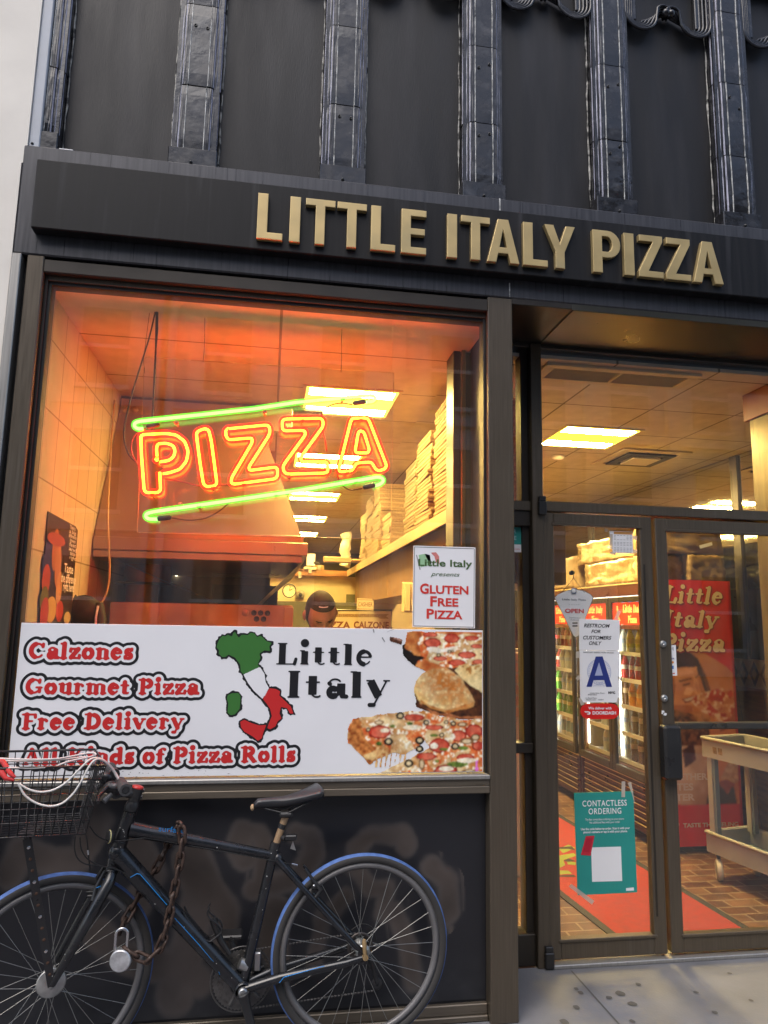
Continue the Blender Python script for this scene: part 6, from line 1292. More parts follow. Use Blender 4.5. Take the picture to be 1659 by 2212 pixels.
pnt(pw16([(100, -150), (330, -140), (480, -20), (560, 160), (600, 300), (560, 330), (500, 150), (380, 60), (100, 90)]), (40, 20, 12), (66, 34, 20))
pnt(pw16([(100, 60), (330, 80), (470, 60), (490, 150), (500, 300), (480, 340), (430, 420), (440, 500), (380, 500), (230, 470), (100, 480)]), (214, 142, 92), (236, 172, 122), n3)
pnt(pw16([(240, 440), (420, 520), (560, 560), (600, 700), (560, 830), (300, 830), (230, 700)]), (52, 26, 14), (150, 96, 54), n2)
pnt(pw16([(100, 90), (250, 80), (270, 250), (250, 420), (230, 470), (100, 480)], -.004), (170, 98, 58), (196, 122, 76), n3)
pnt(pw16([(440, 150), (478, 190), (492, 255), (510, 310), (497, 336), (466, 332), (440, 290)], .001, .002), (232, 164, 112), (244, 184, 132)); pnt(pw16([(466, 332), (497, 336), (480, 350), (450, 345)], 0, .001), (140, 70, 40), (150, 80, 46))
pnt(pw16([(370, 262), (425, 258), (440, 300), (400, 340), (345, 330)], 0, .006), (246, 188, 138), (252, 204, 158)); pnt(pw16([(250, 100), (440, 90), (450, 130), (260, 160)], -.004, .006), (236, 170, 120), (246, 186, 136))
pnt(pw16([(240, 430), (330, 425), (430, 430), (440, 500), (380, 512), (240, 470)], -.003, .006), (176, 104, 62), (196, 122, 78))
for k in range(9): pnt(pw16([(430+18*k, 500), (440+18*k, 498), (520+14*k, 640), (500+14*k, 645)], -.001, .006), (150, 96, 52), (206, 150, 90), n2)
for k in range(5): pnt(pw16([(500+14*k, 20+30*k), (506+14*k, 20+30*k), (585+6*k, 300), (575+6*k, 305)], 0, .004), (90, 50, 26), (120, 70, 38), n2)
for a in ([(300, 195), (420, 170), (425, 182), (305, 210)], [(335, 235), (405, 215), (408, 232), (340, 250)], [(455, 160), (492, 140), (490, 155), (458, 170)]): pnt(pw16(a, 0, 0), (40, 18, 10), (50, 24, 14))
pnt(pw16([(330, 375), (450, 340), (440, 395), (360, 415)], 0, .002), (130, 40, 30), (150, 50, 40)); pnt(pw16([(345, 380), (445, 350), (438, 375), (370, 398)], 0, .002), (235, 220, 200), (245, 232, 214))
pnt(pw16([(480, 330), (510, 310), (470, 180), (450, 250)], -.004), (214, 140, 92), (220, 150, 100))
sl_m = pw16([(420, 400), (450, 345), (560, 310), (680, 275), (810, 290), (850, 440), (800, 560), (740, 610), (640, 560), (500, 470)], .004, .02)
pnt(sl_m, (196, 120, 70), (236, 180, 130), n2); pnt(sl_m & (n1 > .55), (160, 40, 24), (196, 60, 36)); pnt(sl_m & (n2 > .64), (240, 214, 180), (246, 224, 196))
for a in ([(590, 330), (720, 340), (730, 400), (640, 390)], [(700, 510), (760, 520), (750, 550), (705, 540)]): pnt(pw16(a, .002), (170, 40, 26), (190, 52, 30))
pnt(pw16([(690, 570), (840, 470), (860, 640), (700, 690)], 0) & ~sl_m, (150, 80, 44), (176, 100, 58))
pnt(pw16([(330, 830), (560, 820), (600, 1395), (120, 1395), (200, 900)]), (176, 136, 106), (222, 196, 170), n3); pnt(pw16([(330, 870), (440, 800), (470, 960), (360, 1040)]), (60, 22, 14), (110, 40, 24))
pnt(pw16([(790, 970), (880, 960), (870, 1160), (820, 1200), (710, 1140)], .004), (170, 130, 96), (206, 176, 140), n2); pnt(pw16([(660, 1190), (760, 1150), (840, 1200), (760, 1290)], .003), (130, 50, 30), (160, 70, 44)); pnt(pw16([(560, 1395), (580, 1300), (680, 1180), (770, 1290), (830, 1200), (870, 1395)], -.002), (40, 28, 24), (56, 38, 32))
zr = Wy(16, 500, 1398, FY).z; m_ = gz < zr; pnt(m_, (200, 22, 34), (212, 28, 40))
edge = np.zeros_like(al); edge[:, -3:] = True; pnt(edge, (150, 16, 18), (160, 18, 20))
rgb = soften(rgb, al, 2)
picture('printed_sheet', rgb, al, lambda p: (pxa+p[0], FY-.004, pb_+p[1]), h, M['pic'], G)
mb = MB(); mb.box(pxa, px1, FY-.0035, FY, pb_, pt_); mb.build('backing_sheet', flat('poster_red', (.42, .012, .012)), G)
fy_ = lambda k: (lambda p: (p[0], FY-.0045-.0006*k, p[1])); mb, m2 = MB(), MB()
for txt, a, b, base, cap in (('Little', 985, 1368, 120, 10), ('Italy', 985, 1350, 272, 165), ('Pizza', 965, 1385, 425, 315)):
    p0, p1, pc = Wy(8, a, base, FY), Wy(8, b, base, FY), Wy(8, a, cap, FY); slab_text([(m2, .006, lambda p: (p[0]+.004, FY-.005, p[1]-.004)), (mb, 0, fy_(2))], txt, None, p0.x, p1.x, p0.z, pc.z-p0.z, h=.004, shear=.22, T=.105, t=.045, s=.045)
mb.build('lettering', flat('poster_cream', (.82, .64, .38)), G); m2.build('lettering_shadow', flat('poster_deep_red', (.3, .012, .012)), G)
mb = MB()
for txt, a, b, base, cap in (('TOGETHER', 105, 578, 1160, 1096), ('TASTES', 95, 440, 1260, 1192), ('BETTER', 100, 455, 1360, 1294), ('TASTE THE FEELING', 340, 875, 1615, 1575)):
    p0, p1, pc = Wy(16, a, base, FY), Wy(16, b, base, FY), Wy(16, a, cap, FY); sans(mb, txt, fy_(2), (p0.x+p1.x)/2, p0.z, pc.z-p0.z, p1.x-p0.x, bold=.035)
c = Wy(16, 262, 1590, FY-.006); mb.torus(c, (0, 1, 0), .033, .0014, 30, 4); mb.build('lettering', flat('poster_white', (.72, .66, .6)), G)
# wrapped stacks on top of the fridges
film = mat('stretch_film', (.42, .31, .16), .2, var=.3, vs=9, bump=5.0, bs=14, col2=(.3, .18, .07), c2s=5, c2t=(.5, .62), coat=.4); cardk = mat('card_dark', (.22, .14, .06), .6, var=.3, bump=.3)
def bundle(label, y0, y1, z0, z1, m, x0=FX+.02, x1=None, lab=False):
    x1 = x1 or px1-.03; t = thing('wrapped_bundle', label, 'bundle', ((x0+x1)/2, (y0+y1)/2, z0)); bm = bmesh.new(); bmesh.ops.create_cube(bm, size=1); bmesh.ops.subdivide_edges(bm, edges=bm.edges, cuts=9, use_grid_fill=True)
    for v in bm.verts:
        c = v.co.copy(); r_ = random.uniform; v.co = Vector((x0+(c.x+.5)*(x1-x0), y0+(c.y+.5)*(y1-y0), z0+(c.z+.5)*(z1-z0)))-Vector(t.location)
        if c.z > -.49: v.co += Vector((r_(-.009, .009), r_(-.009, .006), r_(-.008, .006)))
    me = bpy.data.meshes.new('wrap'); bm.to_mesh(me); bm.free(); me.materials.append(m); o = bpy.data.objects.new('wrap', me); COL.objects.link(o); o.parent = t
    for p in me.polygons: p.use_smooth = True
    if lab: mb = MB(); p = Wy(5, 1280, 1535, y0-.012); mb.prism([(-.055, -.01), (.05, .02), (.057, -.004), (-.048, -.034)], lambda q_, d_: (p.x+q_[0], y0-.013+d_, p.z+q_[1]), 0, .001); mb.build('paper_label', M['paper'], t)
zA = ftop+.002
bundle('film wrapped stack of flat boxes, lower layer on the nearer fridge', 5.25, 6.1, zA, zA+.2, film); bundle('film wrapped stack of flat boxes, upper layer on the nearer fridge', 5.3, 6.25, zA+.205, zA+.4, film)
bundle('crumpled film wrapped pack on the fridge right of the taped sheet', 5.0, 5.22, zA, zA+.2, film, x1=FX+.3); bundle('plain tan flat boxes on the farther fridge behind the OPEN sign string', 6.3, 7.2, zA, zA+.3, M['box_tan'])
bundle('dark brown carton with a white label on the near end of the fridge top', 4.94, 5.2, zA+.21, zA+.42, cardk, x0=FX+.02, lab=True); bundle('dark brown carton under the labelled one, just above the red poster', 4.93, 5.15, zA+.0, zA+.2, cardk, x0=FX+.31)

# ------------------------------------------------------------------ red runner, utility cart
t = thing('carpet_runner', 'red carpet runner with dark edges leading in from the glass doors', 'carpet', (2.15, 4.9, 0)); mb = MB()
a0, a1, b0, b1 = Vector((1.853, 3.66, 0)), Vector((1.63, 6.5, 0)), Vector((2.556, 3.66, 0)), Vector((2.41, 6.5, 0)); L_ = .045
def slab4(m_, pts, z, mi): mb.prism([(p.x, p.y) for p in pts], lambda p, d_: (p[0], p[1], d_), .001, z, mi)
slab4(mb, [a0, b0, b1, a1], .006, 0); mb.build('pile', mat('red_carpet', (.27, .026, .018), .95, var=.14, vs=25, bump=.3, bs=300), t)
mb = MB(); slab4(mb, [a0-Vector((L_, 0, 0)), a0, a1, a1-Vector((L_, 0, 0))], .007, 0); slab4(mb, [b0, b0+Vector((L_, 0, 0)), b1+Vector((L_, 0, 0)), b1], .007, 0); mb.build('edge_band', flat('edge_black', (.02, .018, .016), .8), t)
mb = MB()
for pts in ([(440, 505), (500, 480), (540, 500), (470, 530)], [(440, 545), (530, 530), (545, 545), (470, 570), (480, 600), (440, 620)], [(440, 630), (500, 632), (520, 650), (440, 655)], [(490, 575), (545, 585), (540, 600), (495, 595)]): mb.add([Wz(12, a, b, .0075) for a, b in pts], [tuple(range(len(pts)))])
mb.build('woven_pattern', flat('pattern_lime', (.2, .25, .03), .9), t); mb = MB()
for pts in ([(440, 495), (520, 490), (540, 515), (500, 505), (440, 505)], [(440, 660), (530, 655), (545, 668), (440, 667)], [(470, 575), (500, 560), (540, 575), (500, 580)]): mb.add([Wz(12, a, b, .0085) for a, b in pts], [tuple(range(len(pts)))])
mb.build('woven_pattern', flat('pattern_dark', (.04, .03, .02), .9), t)
zl = Wy(16, 650, 1660, 4.47).z; cA = Wy(16, 600, 1660, 4.47); zt_ = Wy(16, 525, 745, 4.47).z; pf = Wz(16, 1165, 880, zt_); tA = Wy(16, 522, 745, 4.47)
u = Vector((pf.x-tA.x, pf.y-tA.y, 0)).normalized(); v_ = Vector((-u.y, u.x, 0)); LEN, WID = .85, .36
K_ = thing('utility_cart', 'beige two shelf utility cart on casters behind the right glass door', 'cart', (tA.x, tA.y, 0))
def loc(a, b, z): return Vector((tA.x, tA.y, 0))+u*a+v_*b+Vector((0, 0, z))
M['cart_beige'] = mat('cart_beige', (.3, .285, .25), .5, var=.12, bump=.05); M['cart_grey'] = flat('cart_grey', (.12, .16, .17), .5)
def obox(mb, a0, a1, b0, b1, z0, z1, mi=0): mb.add([loc(a, b, z) for a, b, z in ((a0, b0, z0), (a1, b0, z0), (a1, b1, z0), (a0, b1, z0), (a0, b0, z1), (a1, b0, z1), (a1, b1, z1), (a0, b1, z1))], [(0, 3, 2, 1), (4, 5, 6, 7), (0, 1, 5, 4), (1, 2, 6, 5), (2, 3, 7, 6), (3, 0, 4, 7)], mi)
for zz, dp in ((zt_, .12), (zl+.005, .12)):
    mb = MB(); obox(mb, .01, LEN-.01, .01, WID-.01, zz-dp, zz-dp+.02, 1)
    obox(mb, 0, LEN, -.0, .012, zz-dp, zz); obox(mb, 0, LEN, WID-.012, WID, zz-dp, zz); obox(mb, -.001, .012, .012, WID-.012, zz-dp, zz); obox(mb, LEN-.012, LEN, .012, WID-.012, zz-dp, zz)
    mb.tube([loc(0, 0, zz), loc(LEN, 0, zz), loc(LEN, WID, zz), loc(0, WID, zz)], .011, 8, closed=True); mb.build('tray', [M['cart_beige'], M['cart_grey']], K_)
for a in (.03, LEN-.07):
    for b in (.005, WID-.045):
        mb = MB(); obox(mb, a, a+.04, b, b+.04, zl-.01, zt_-.11, 0); obox(mb, a+.041, a+.06, b+.004, b+.036, zl-.01, zt_-.11, 1); mb.build('leg', [M['cart_beige'], M['cart_grey']], K_)
        c = loc(a+.04, b+.02, .062); mb = MB(); mb.lathe([(.03, -.016), (.058, -.018), (.063, -.008), (.063, .008), (.058, .018), (.03, .016)], c, v_*.8+u*.6, 24); w_ = mb.build('caster_wheel', mat('wheel_beige', (.5, .42, .3), .6), K_)
        mb = MB(); mb.lathe([(.0001, -.02), (.02, -.02), (.032, -.012), (.046, -.019)], c, v_*.8+u*.6, 20); mb.lathe([(.0001, .02), (.02, .02), (.032, .012), (.046, .019)], c, v_*.8+u*.6, 20); mb.build('hub', M['steel'], w_)
        mb = MB(); mb.tube([c+Vector((0, 0, .0)), c+Vector((.01, .01, .05)), loc(a+.03, b+.02, zl-.1)], .012, 8); mb.build('caster_fork', M['black_metal'], w_)
mb = MB()
for k in range(2): mb.add([loc(.09+.045*k+q_[0], -.001, zt_-.065+q_[1]) for q_ in ((0, .02), (.034, .02), (.036, -.022), (.004, -.02))], [(0, 1, 2, 3)])
mb.build('worn_label', mat('worn', (.2, .12, .05), .7, var=.6, vs=60), K_)

# ------------------------------------------------------------------ bicycle
BIKE = thing('bicycle', 'black city bicycle with blue tyres and a wire front basket parked by the window', 'bicycle', (-.15, 2.86, 0))
yR, yF_ = 2.90, 2.81; bx0, bx1 = .38, -.69
kk_ = (yR-yF_)/(bx0-bx1)
def bp(n, x, y, off=0.):
    a, b = ratio(n, x, y); y0 = yR-kk_*bx0+off; Y = y0/(1-kk_*a); return Vector((a*Y, Y, ZC+b*Y))
M['frame_paint'] = mat('frame_paint', (.01, .011, .013), .26, var=.3, vs=12, coat=.4, col2=(.03, .03, .034), c2s=20, c2t=(.6, .8)); M['tyre'] = mat('tyre_black', (.036, .034, .032), .75, var=.2); M['tread_blue'] = mat('tread_blue', (.075, .15, .38), .7, var=.3, vs=30)
M['rim'] = mat('rim_alloy', (.16, .155, .155), .42, metal=.3, var=.15); M['spoke'] = mat('spoke', (.36, .36, .34), .3, metal=.9); M['hub'] = mat('hub_alloy', (.45, .45, .43), .4, metal=.8, var=.25, vs=30); M['blue_line'] = flat('blue_line', (.01, .22, .6), .35); M['seat_black'] = mat('seat_vinyl', (.022, .023, .026), .36, var=.2, bump=.05)
fwd = Vector((-1, -kk_, 0)).normalized(); side = Vector((fwd.y, -fwd.x, 0))  # side points to the wall
if side.y < 0: side = -side
RT = .343
def wheel(c, ax, seed):
    ax = ax.normalized(); mb = MB(); mb.torus(c, ax, RT-.0185, .0185, 96, 14, mfn=lambda t: 1 if (t < 1.1 or t > 2*math.pi-1.1) else 0)
    w = mb.build('wheel', [M['tyre'], M['tread_blue']], BIKE); u = ax.orthogonal().normalized(); v = ax.cross(u)
    mb = MB(); mb.lathe([(RT-.036, -.0085), (RT-.032, -.0115), (RT-.05, -.0105), (RT-.058, 0), (RT-.05, .0105), (RT-.032, .0115), (RT-.036, .0085)], c, ax, 96); mb.build('rim', M['rim'], w)
    mb = MB(); n = 32
    for k in range(n):
        a = 2*math.pi*(k+.3*seed)/n; s_ = 1 if k % 2 else -1; d = 1 if (k//2) % 2 else -1; ah = a+d*1.15; r0 = .02
        mb.tube([c+(u*math.cos(ah)+v*math.sin(ah))*r0+ax*s_*.03, c+(u*math.cos(a)+v*math.sin(a))*(RT-.055)+ax*s_*.002], .0012, 5)
    mb.build('spokes', M['spoke'], w); mb = MB(); mb.lathe([(.0001, -.052), (.008, -.05), (.008, -.038), (.026, -.034), (.028, -.028), (.014, -.02), (.013, .02), (.028, .028), (.026, .034), (.008, .038), (.008, .05), (.0001, .052)], c, ax, 20); mb.build('hub', M['hub'], w); return w
hubR = bp(11, 938, 1125); hubR.z = RT+.008; hubF = bp(10, 322, 1690); hubF.z = RT+.004
st = math.radians(14); axF = (Matrix.Rotation(st, 3, 'Z') @ side); fF = (Matrix.Rotation(st, 3, 'Z') @ fwd)
if fF.y > fwd.y: axF = (Matrix.Rotation(-st, 3, 'Z') @ side); fF = (Matrix.Rotation(-st, 3, 'Z') @ fwd)
wheel(hubR, side, 0); wheel(hubF, axF, 1)
mb = MB(); hub_big = hubF; mb.lathe([(.0001, -.06), (.01, -.06), (.012, -.053)], hubF, axF, 10); mb.lathe([(.012, -.037), (.044, -.036), (.048, -.033), (.046, -.03), (.012, -.03)], hubF, axF, 24); mb.build('hub_plate', M['hub'], BIKE)
ht_, hb_ = bp(10, 846, 505), bp(10, 752, 800); bb = bp(11, 232, 1338); bb.z += .0; stt = bp(11, 424, 505); tt0 = bp(10, 850, 605); tt1 = bp(11, 415, 555); dt0 = bp(10, 772, 770); cluster = bp(11, 440, 575)
def taper(a, b, r0, r1, n=10, nseg=8): return dict(pts=[a.lerp(b, k/nseg) for k in range(nseg+1)], r=[r0+(r1-r0)*k/nseg for k in range(nseg+1)], n=n)
mb = MB()
mb.tube(**taper(hb_+(hb_-ht_)*.06, ht_+(ht_-hb_)*.06, .026, .0245, 14)); mb.tube(**taper(tt0, tt1, .0275, .016, 14)); mb.tube(**taper(dt0, bb, .0345, .028, 16)); mb.tube(**taper(stt, bb, .0185, .0195, 14))
mb.lathe([(.026, -.036), (.029, -.034), (.029, .034), (.026, .036)], bb, side, 18)
ds = hubR+Vector((0, 0, 0))
for s_ in (-1, 1):
    o_ = side*s_*.062
    mb.tube([cluster+side*s_*.01, cluster.lerp(ds, .25)+side*s_*.035, cluster.lerp(ds, .9)+o_*.95, ds+o_+Vector((0, 0, .012))], [.013, .011, .0105, .009], 10); mb.tube([bb+side*s_*.02, bb.lerp(ds, .3)+side*s_*.036+Vector((0, 0, .008)), bb.lerp(ds, .85)+o_*.95-Vector((0, 0, .005)), ds+o_+Vector((0, 0, -.004))], [.019, .0165, .0135, .01], 10)
    mb.box(ds.x-.02, ds.x+.015, ds.y+o_.y-.003, ds.y+o_.y+.003, ds.z-.03, ds.z+.02, .002)
mb.ball(cluster, .021, .02, .024); mb.ball(hb_.lerp(ht_, .15), .034, .031, .036)
mb.build('frame', M['frame_paint'], BIKE)
mb = MB()
def stripe(pts, r=.0014): mb.tube([p for p in pts], r, 5)
yo = -.022
stripe([bp(10, 852, 920, -.033), bp(10, 895, 896, -.036), bp(10, 915, 900, -.036), bp(10, 1090, 1100, -.034)]); stripe([bp(10, 1140, 1185, -.032), bp(10, 1300, 1360, -.03), bp(10, 1420, 1500, -.027), bp(10, 1435, 1555, -.022)]); stripe([bp(11, 452, 1312, -.07), bp(11, 480, 1278, -.072), bp(11, 720, 1212, -.072)]); stripe([bp(10, 630, 990, -.045), bp(10, 690, 962, -.047)])
mb.build('frame_stripe', M['blue_line'], BIKE); mb = MB(); p0 = bp(10, 1120, 625, -.0285); 
sans(mb, 'surface', lambda p: p0+fwd*-p[0]+Vector((0, -.0005, p[1]-p[0]*.13)), 0, 0, .02, .09, 'c'); mb.build('frame_lettering', M['blue_line'], BIKE)
# fork follows the steered front wheel
cr = hb_+(hb_-ht_)*.28; mb = MB(); mb.ball(cr, .026, .03, .02)
for s_ in (-1, 1):
    mb.tube([cr+axF*s_*.018, cr+axF*s_*.046+(hubF-cr)*.06, cr.lerp(hubF, .5)+axF*s_*.052, hubF+axF*s_*.05], [.018, .0205, .018, .013], 12)
mb.tube([cr, hb_], .023, 12); mb.build('fork', M['frame_paint'], BIKE)
up = (ht_-hb_).normalized(); s0 = ht_+up*.012; mb = MB(); mb.lathe([(.024, 0), (.026, .012), (.021, .03), (.019, .034), (.019, .045), (.021, .048)], s0, up, 18); mb.build('headset', M['black_metal'], BIKE)
stc = s0+up*.056; clampc = stc+fF*.07+Vector((0, 0, .018)); mb = MB(); mb.tube([stc+up*-.022, stc+up*.024], .0205, 14); mb.tube([stc, stc.lerp(clampc, .5), clampc], [.017, .015, .02], 12); mb.tube([clampc-axF*.024, clampc+axF*.024], .022, 14)
for z_ in (-.012, .012): mb.tube([stc-fF*.02-axF*.012+up*z_, stc-fF*.026+axF*.014+up*z_], .0055, 8)
mb.build('stem', M['black_metal'], BIKE); mb = MB(); mb.lathe([(.0205, 0), (.02, .006), (.015, .008), (.0001, .009)], stc+up*.024, up, 18); mb.build('stem_cap', mat('cap_red', (.4, .02, .015), .3), BIKE)
eN = bp(17, 1285, 545, -.235); hv_ = clampc+(eN-clampc)*.0
half = .215; rise = Vector((0, 0, .048)); bar_n = clampc-axF*half+rise; bar_w = clampc+axF*(half-.03)+rise; mb = MB(); mb.tube(smooth_path([bar_n, clampc-axF*.1+rise, clampc-axF*.045, clampc+axF*.045, clampc+axF*.1+rise, bar_w], False, .03, 4), .0115, 12); hb2 = mb.build('handlebar', M['black_metal'], BIKE)
for s_, e_ in ((-1, bar_n), (1, bar_w)):
    mb = MB(); ins = e_-axF*s_*.09; mb.lathe([(.02, 0), (.0215, .008), (.0195, .04), (.019, .1), (.013, .104)], e_, -axF*s_, 18); mb.lathe([(.0125, -.0005), (.0125, .02), (.0001, .02)], e_, -axF*s_, 16, mi=1)
    mb.lathe([(.02, 0), (.0125, -.0005)], e_, -axF*s_, 18); mb.build('grip', [mat('grip_rubber', (.045, .045, .047), .8, var=.2), M['rubber']], hb2)
    b0 = e_-axF*s_*.1; mb = MB(); mb.tube([b0-axF*s_*.0, b0-axF*s_*.03], .019, 12); mb.ball(b0+fF*.03-axF*s_*.015+Vector((0, 0, -.012)), .028, .02, .022); mb.tube([b0-axF*s_*.02+fF*.02, b0+fF*.05-Vector((0, 0, .012)), b0+axF*s_*.02+fF*.075-Vector((0, 0, .03)), b0+axF*s_*.06+fF*.08-Vector((0, 0, .04))], [.009, .008, .007, .006], 8); mb.build('brake_lever', M['black_metal'], hb2)
    mb = MB(); mb.tube([b0+fF*.03-Vector((0, 0, .03)), b0+fF*.055-Vector((0, 0, .05))+axF*s_*.01], [.007, .011], 8); mb.lathe([(.012, 0), (.022, .004), (.022, .014), (.012, .018)], b0+fF*.02-Vector((0, 0, .012)), Vector((0, 0, 1)), 14); mb.build('shifter', mat('shifter_grey', (.1, .1, .105), .4), hb2)
# saddle and post
sp0, sp1 = bp(11, 490, 320), bp(11, 432, 490); mb = MB(); n = 18; prof = []
nose, tail = bp(11, 300, 250), bp(11, 705, 200)
for k in range(n+1):
    f = k/n; cx = nose.lerp(tail, f); w_ = .017+.008*f+.058*max(0, (f-.36)/.64)**1.2 if f < .93 else .086-.03*((f-.93)/.07)
    topz = [nose.z+.004, nose.z+.012][0]+(.0)+(.045*max(0, (f-.45)/.55)**1.3 if f < .92 else .045*.86-.02*((f-.92)/.08)); base = bp(11, 300+405*f, 250-10*f)
    prof.append((Vector((base.x, base.y, 0)), w_, nose.z+.012+.004*math.sin(f*3)+.045*max(0, (f-.4)/.6)**1.4-(.012 if k in (0, n) else 0), .03+.014*f-(.014 if k in (0, n) else 0)))
vs = []; fs = []; m_ = 12
for c, w_, zt_, th in prof:
    for q_ in range(m_):
        a = 2*math.pi*q_/m_; x_ = w_*math.cos(a); z_ = math.sin(a); z_ = zt_+(z_*th*.22-.006*(math.cos(a)**2) if z_ > 0 else z_*th); vs.append(c+side*x_+Vector((0, 0, z_)))
for k in range(n):
    for q_ in range(m_): fs.append((k*m_+q_, k*m_+(q_+1) % m_, (k+1)*m_+(q_+1) % m_, (k+1)*m_+q_))
fs += [tuple(range(m_))[::-1], tuple(range(n*m_, n*m_+m_))]; mb.add(vs, fs, 0, True); sd2 = mb.build('saddle', M['seat_black'], BIKE)
mb = MB(); pn = prof[0]; mb.ball(pn[0]+Vector((0, 0, pn[2]-.012))-fwd*-.004, .008, .014, .012); mb.build('worn_tip', flat('worn_tan', (.4, .28, .16), .7), sd2)
mb = MB()
for s_ in (-1, 1): mb.tube([prof[3][0]+side*s_*.01+Vector((0, 0, prof[3][2]-.03)), sp0+side*s_*.02+Vector((.0, 0, .012)), prof[14][0]+side*s_*.03+Vector((0, 0, prof[14][2]-.035))], .0035, 6)
mb.box(sp0.x-.025, sp0.x+.025, sp0.y-.026, sp0.y+.026, sp0.z-.002, sp0.z+.018, .006); mb.build('saddle_rail', M['black_metal'], sd2)
mb = MB(); mb.tube([sp1+(sp1-sp0)*.15, sp0], .0135, 14); pst = mb.build('seat_post', mat('post_tan', (.36, .24, .14), .45, metal=.3, var=.2), BIKE); mb = MB(); mb.tube([sp0.lerp(sp1, .28), sp0.lerp(sp1, .45)], .0142, 14); mb.build('tape_band', M['black_metal'], pst)
mb = MB(); cl_ = stt; mb.tube([cl_+(stt-bb).normalized()*-.004, cl_+(stt-bb).normalized()*.018], .0195, 14); mb.build('seat_clamp', M['black_metal'], BIKE)
a = bp(11, 508, 455, -.02); mb = MB(); mb.box(a.x-.014, a.x+.03, a.y-.012, a.y+.012, a.z-.006, a.z+.014, .004); mb.tube([a+Vector((-.03, .02, 0)), a+Vector((-.01, .0, 0))], .012, 8); rl = mb.build('rear_light', M['black_metal'], BIKE)
p = [bp(11, 517, 515, -.02), bp(11, 533, 470, -.02), bp(11, 550, 525, -.02)]; mb = MB(); mb.prism([(q_.x, q_.z) for q_ in p], lambda q_, d_: (q_[0], p[0].y+d_, q_[1]), 0, .003); mb.build('tag', M['steel'], rl)
# drive train
rc = bb+side*.052; mb = MB()
for R_, th in ((.102, .003), (.084, .003), (.066, .003)):
    dd = .006 if R_ > .1 else (.0 if R_ > .08 else -.006); c = rc+side*dd
    nt = int(R_*480); u = side.orthogonal().normalized(); w_ = side.cross(u)
    ring = [(R_+(.0035 if k % 2 else -.002), 2*math.pi*k/(2*nt)) for k in range(2*nt)]; n = len(ring); vs = [c+(u*math.cos(a)+w_*math.sin(a))*r+side*s_*.0015 for s_ in (-1, 1) for r, a in ring]+[c+(u*math.cos(a)+w_*math.sin(a))*(R_-.02)+side*s_*.0015 for s_ in (-1, 1) for r, a in ring]
    fs = []
    for k in range(n): j = (k+1) % n; fs += [(k, j, 2*n+j, 2*n+k), (n+k, n+j, 3*n+j, 3*n+k), (k, j, n+j, n+k), (2*n+k, 2*n+j, 3*n+j, 3*n+k)]
    mb.add(vs, fs)
for k in range(5): a = k*2*math.pi/5+.3; u = side.orthogonal().normalized(); w_ = side.cross(u); mb.tube([rc, rc+(u*math.cos(a)+w_*math.sin(a))*.09], [.014, .007], 6)
mb.torus(rc+side*.01, side, .112, .003, 48, 6); ch = mb.build('chainring', mat('ring_steel', (.12, .115, .11), .35, metal=.5, var=.3, vs=40), BIKE)
mb = MB(); mb.lathe([(.0001, -.05), (.011, -.05), (.017, -.046), (.017, -.03)], bb, side, 16); ca = mb.build('crank_axle', M['steel'], BIKE)
ce = bp(11, 300, 1620, -.06); cs = bb-side*.05; mb = MB(); mb.tube([cs, cs.lerp(ce, .25), ce], [.023, .017, .014], 10); mb.tube([bb+side*.06, bb+side*.065+(cs-ce)*1.0], [.015, .011], 10); mb.build('crank_arm', M['black_metal'], BIKE)
for s_, e_ in ((-1, ce), (1, bb+side*.065+(cs-ce))):
    mb = MB(); q_ = e_+side*s_*.05; mb.box(q_.x-.045, q_.x+.045, q_.y-.035, q_.y+.035, q_.z-.009, q_.z+.009, .005); mb.tube([e_, q_], .007, 8); mb.build('pedal', M['black_metal'], BIKE)
csR = hubR+side*.035; mb = MB()
for k, r in enumerate((.05, .045, .04, .035, .031, .027, .024)): mb.lathe([(r-.008, -.001), (r, -.001), (r, .001), (r-.008, .001)], csR+side*(-.014+.005*k), side, 28)
mb.build('cassette', mat('cog_steel', (.08, .07, .065), .45, metal=.7), BIKE)
mb = MB(); dr = hubR+Vector((.055, 0, -.075))+side*.05
for p, r in ((dr, .024), (dr+Vector((.02, 0, -.075)), .024)): mb.lathe([(.006, -.003), (r*.8, -.003), (r, 0), (r*.8, .003), (.006, .003)], p, side, 14)
mb.tube([hubR+side*.06+Vector((.005, 0, -.02)), dr+Vector((-.01, 0, .02)), dr, dr+Vector((.02, 0, -.075))], [.008, .014, .01, .008], 8); mb.build('derailleur', M['black_metal'], BIKE)
def chainrun(pts, mb):
    L_ = sum((b-a).length for a, b in zip(pts[:-1], pts[1:])); n = int(L_/.0127)
    for k in range(n):
        d = k/n*L_
        for a, b in zip(pts[:-1], pts[1:]):
            l = (b-a).length
            if d <= l: p = a.lerp(b, d/l); t_ = (b-a).normalized(); break
            d -= l
        mb.tube([p-t_*.006, p-t_*.003, p, p+t_*.003], [.0042, .0042, .003, .003], 6)
mb = MB(); chainrun([rc+Vector((.01, 0, .1)), csR+Vector((-.005, 0, .042))], mb); chainrun([rc+Vector((.01, 0, -.1)), dr+Vector((.015, 0, -.098))], mb); mb.build('chain', mat('chain_steel', (.14, .13, .12), .45, metal=.7, var=.4, vs=60), BIKE)
a = bp(11, 320, 1190, .02); mb = MB(); mb.box(a.x-.012, a.x+.014, a.y-.005, a.y+.03, a.z-.03, a.z+.035, .004); mb.tube([bp(11, 215, 1195, -.0), bp(11, 262, 1215, -.0)], .021, 12); mb.build('front_derailleur', M['steel'], BIKE)
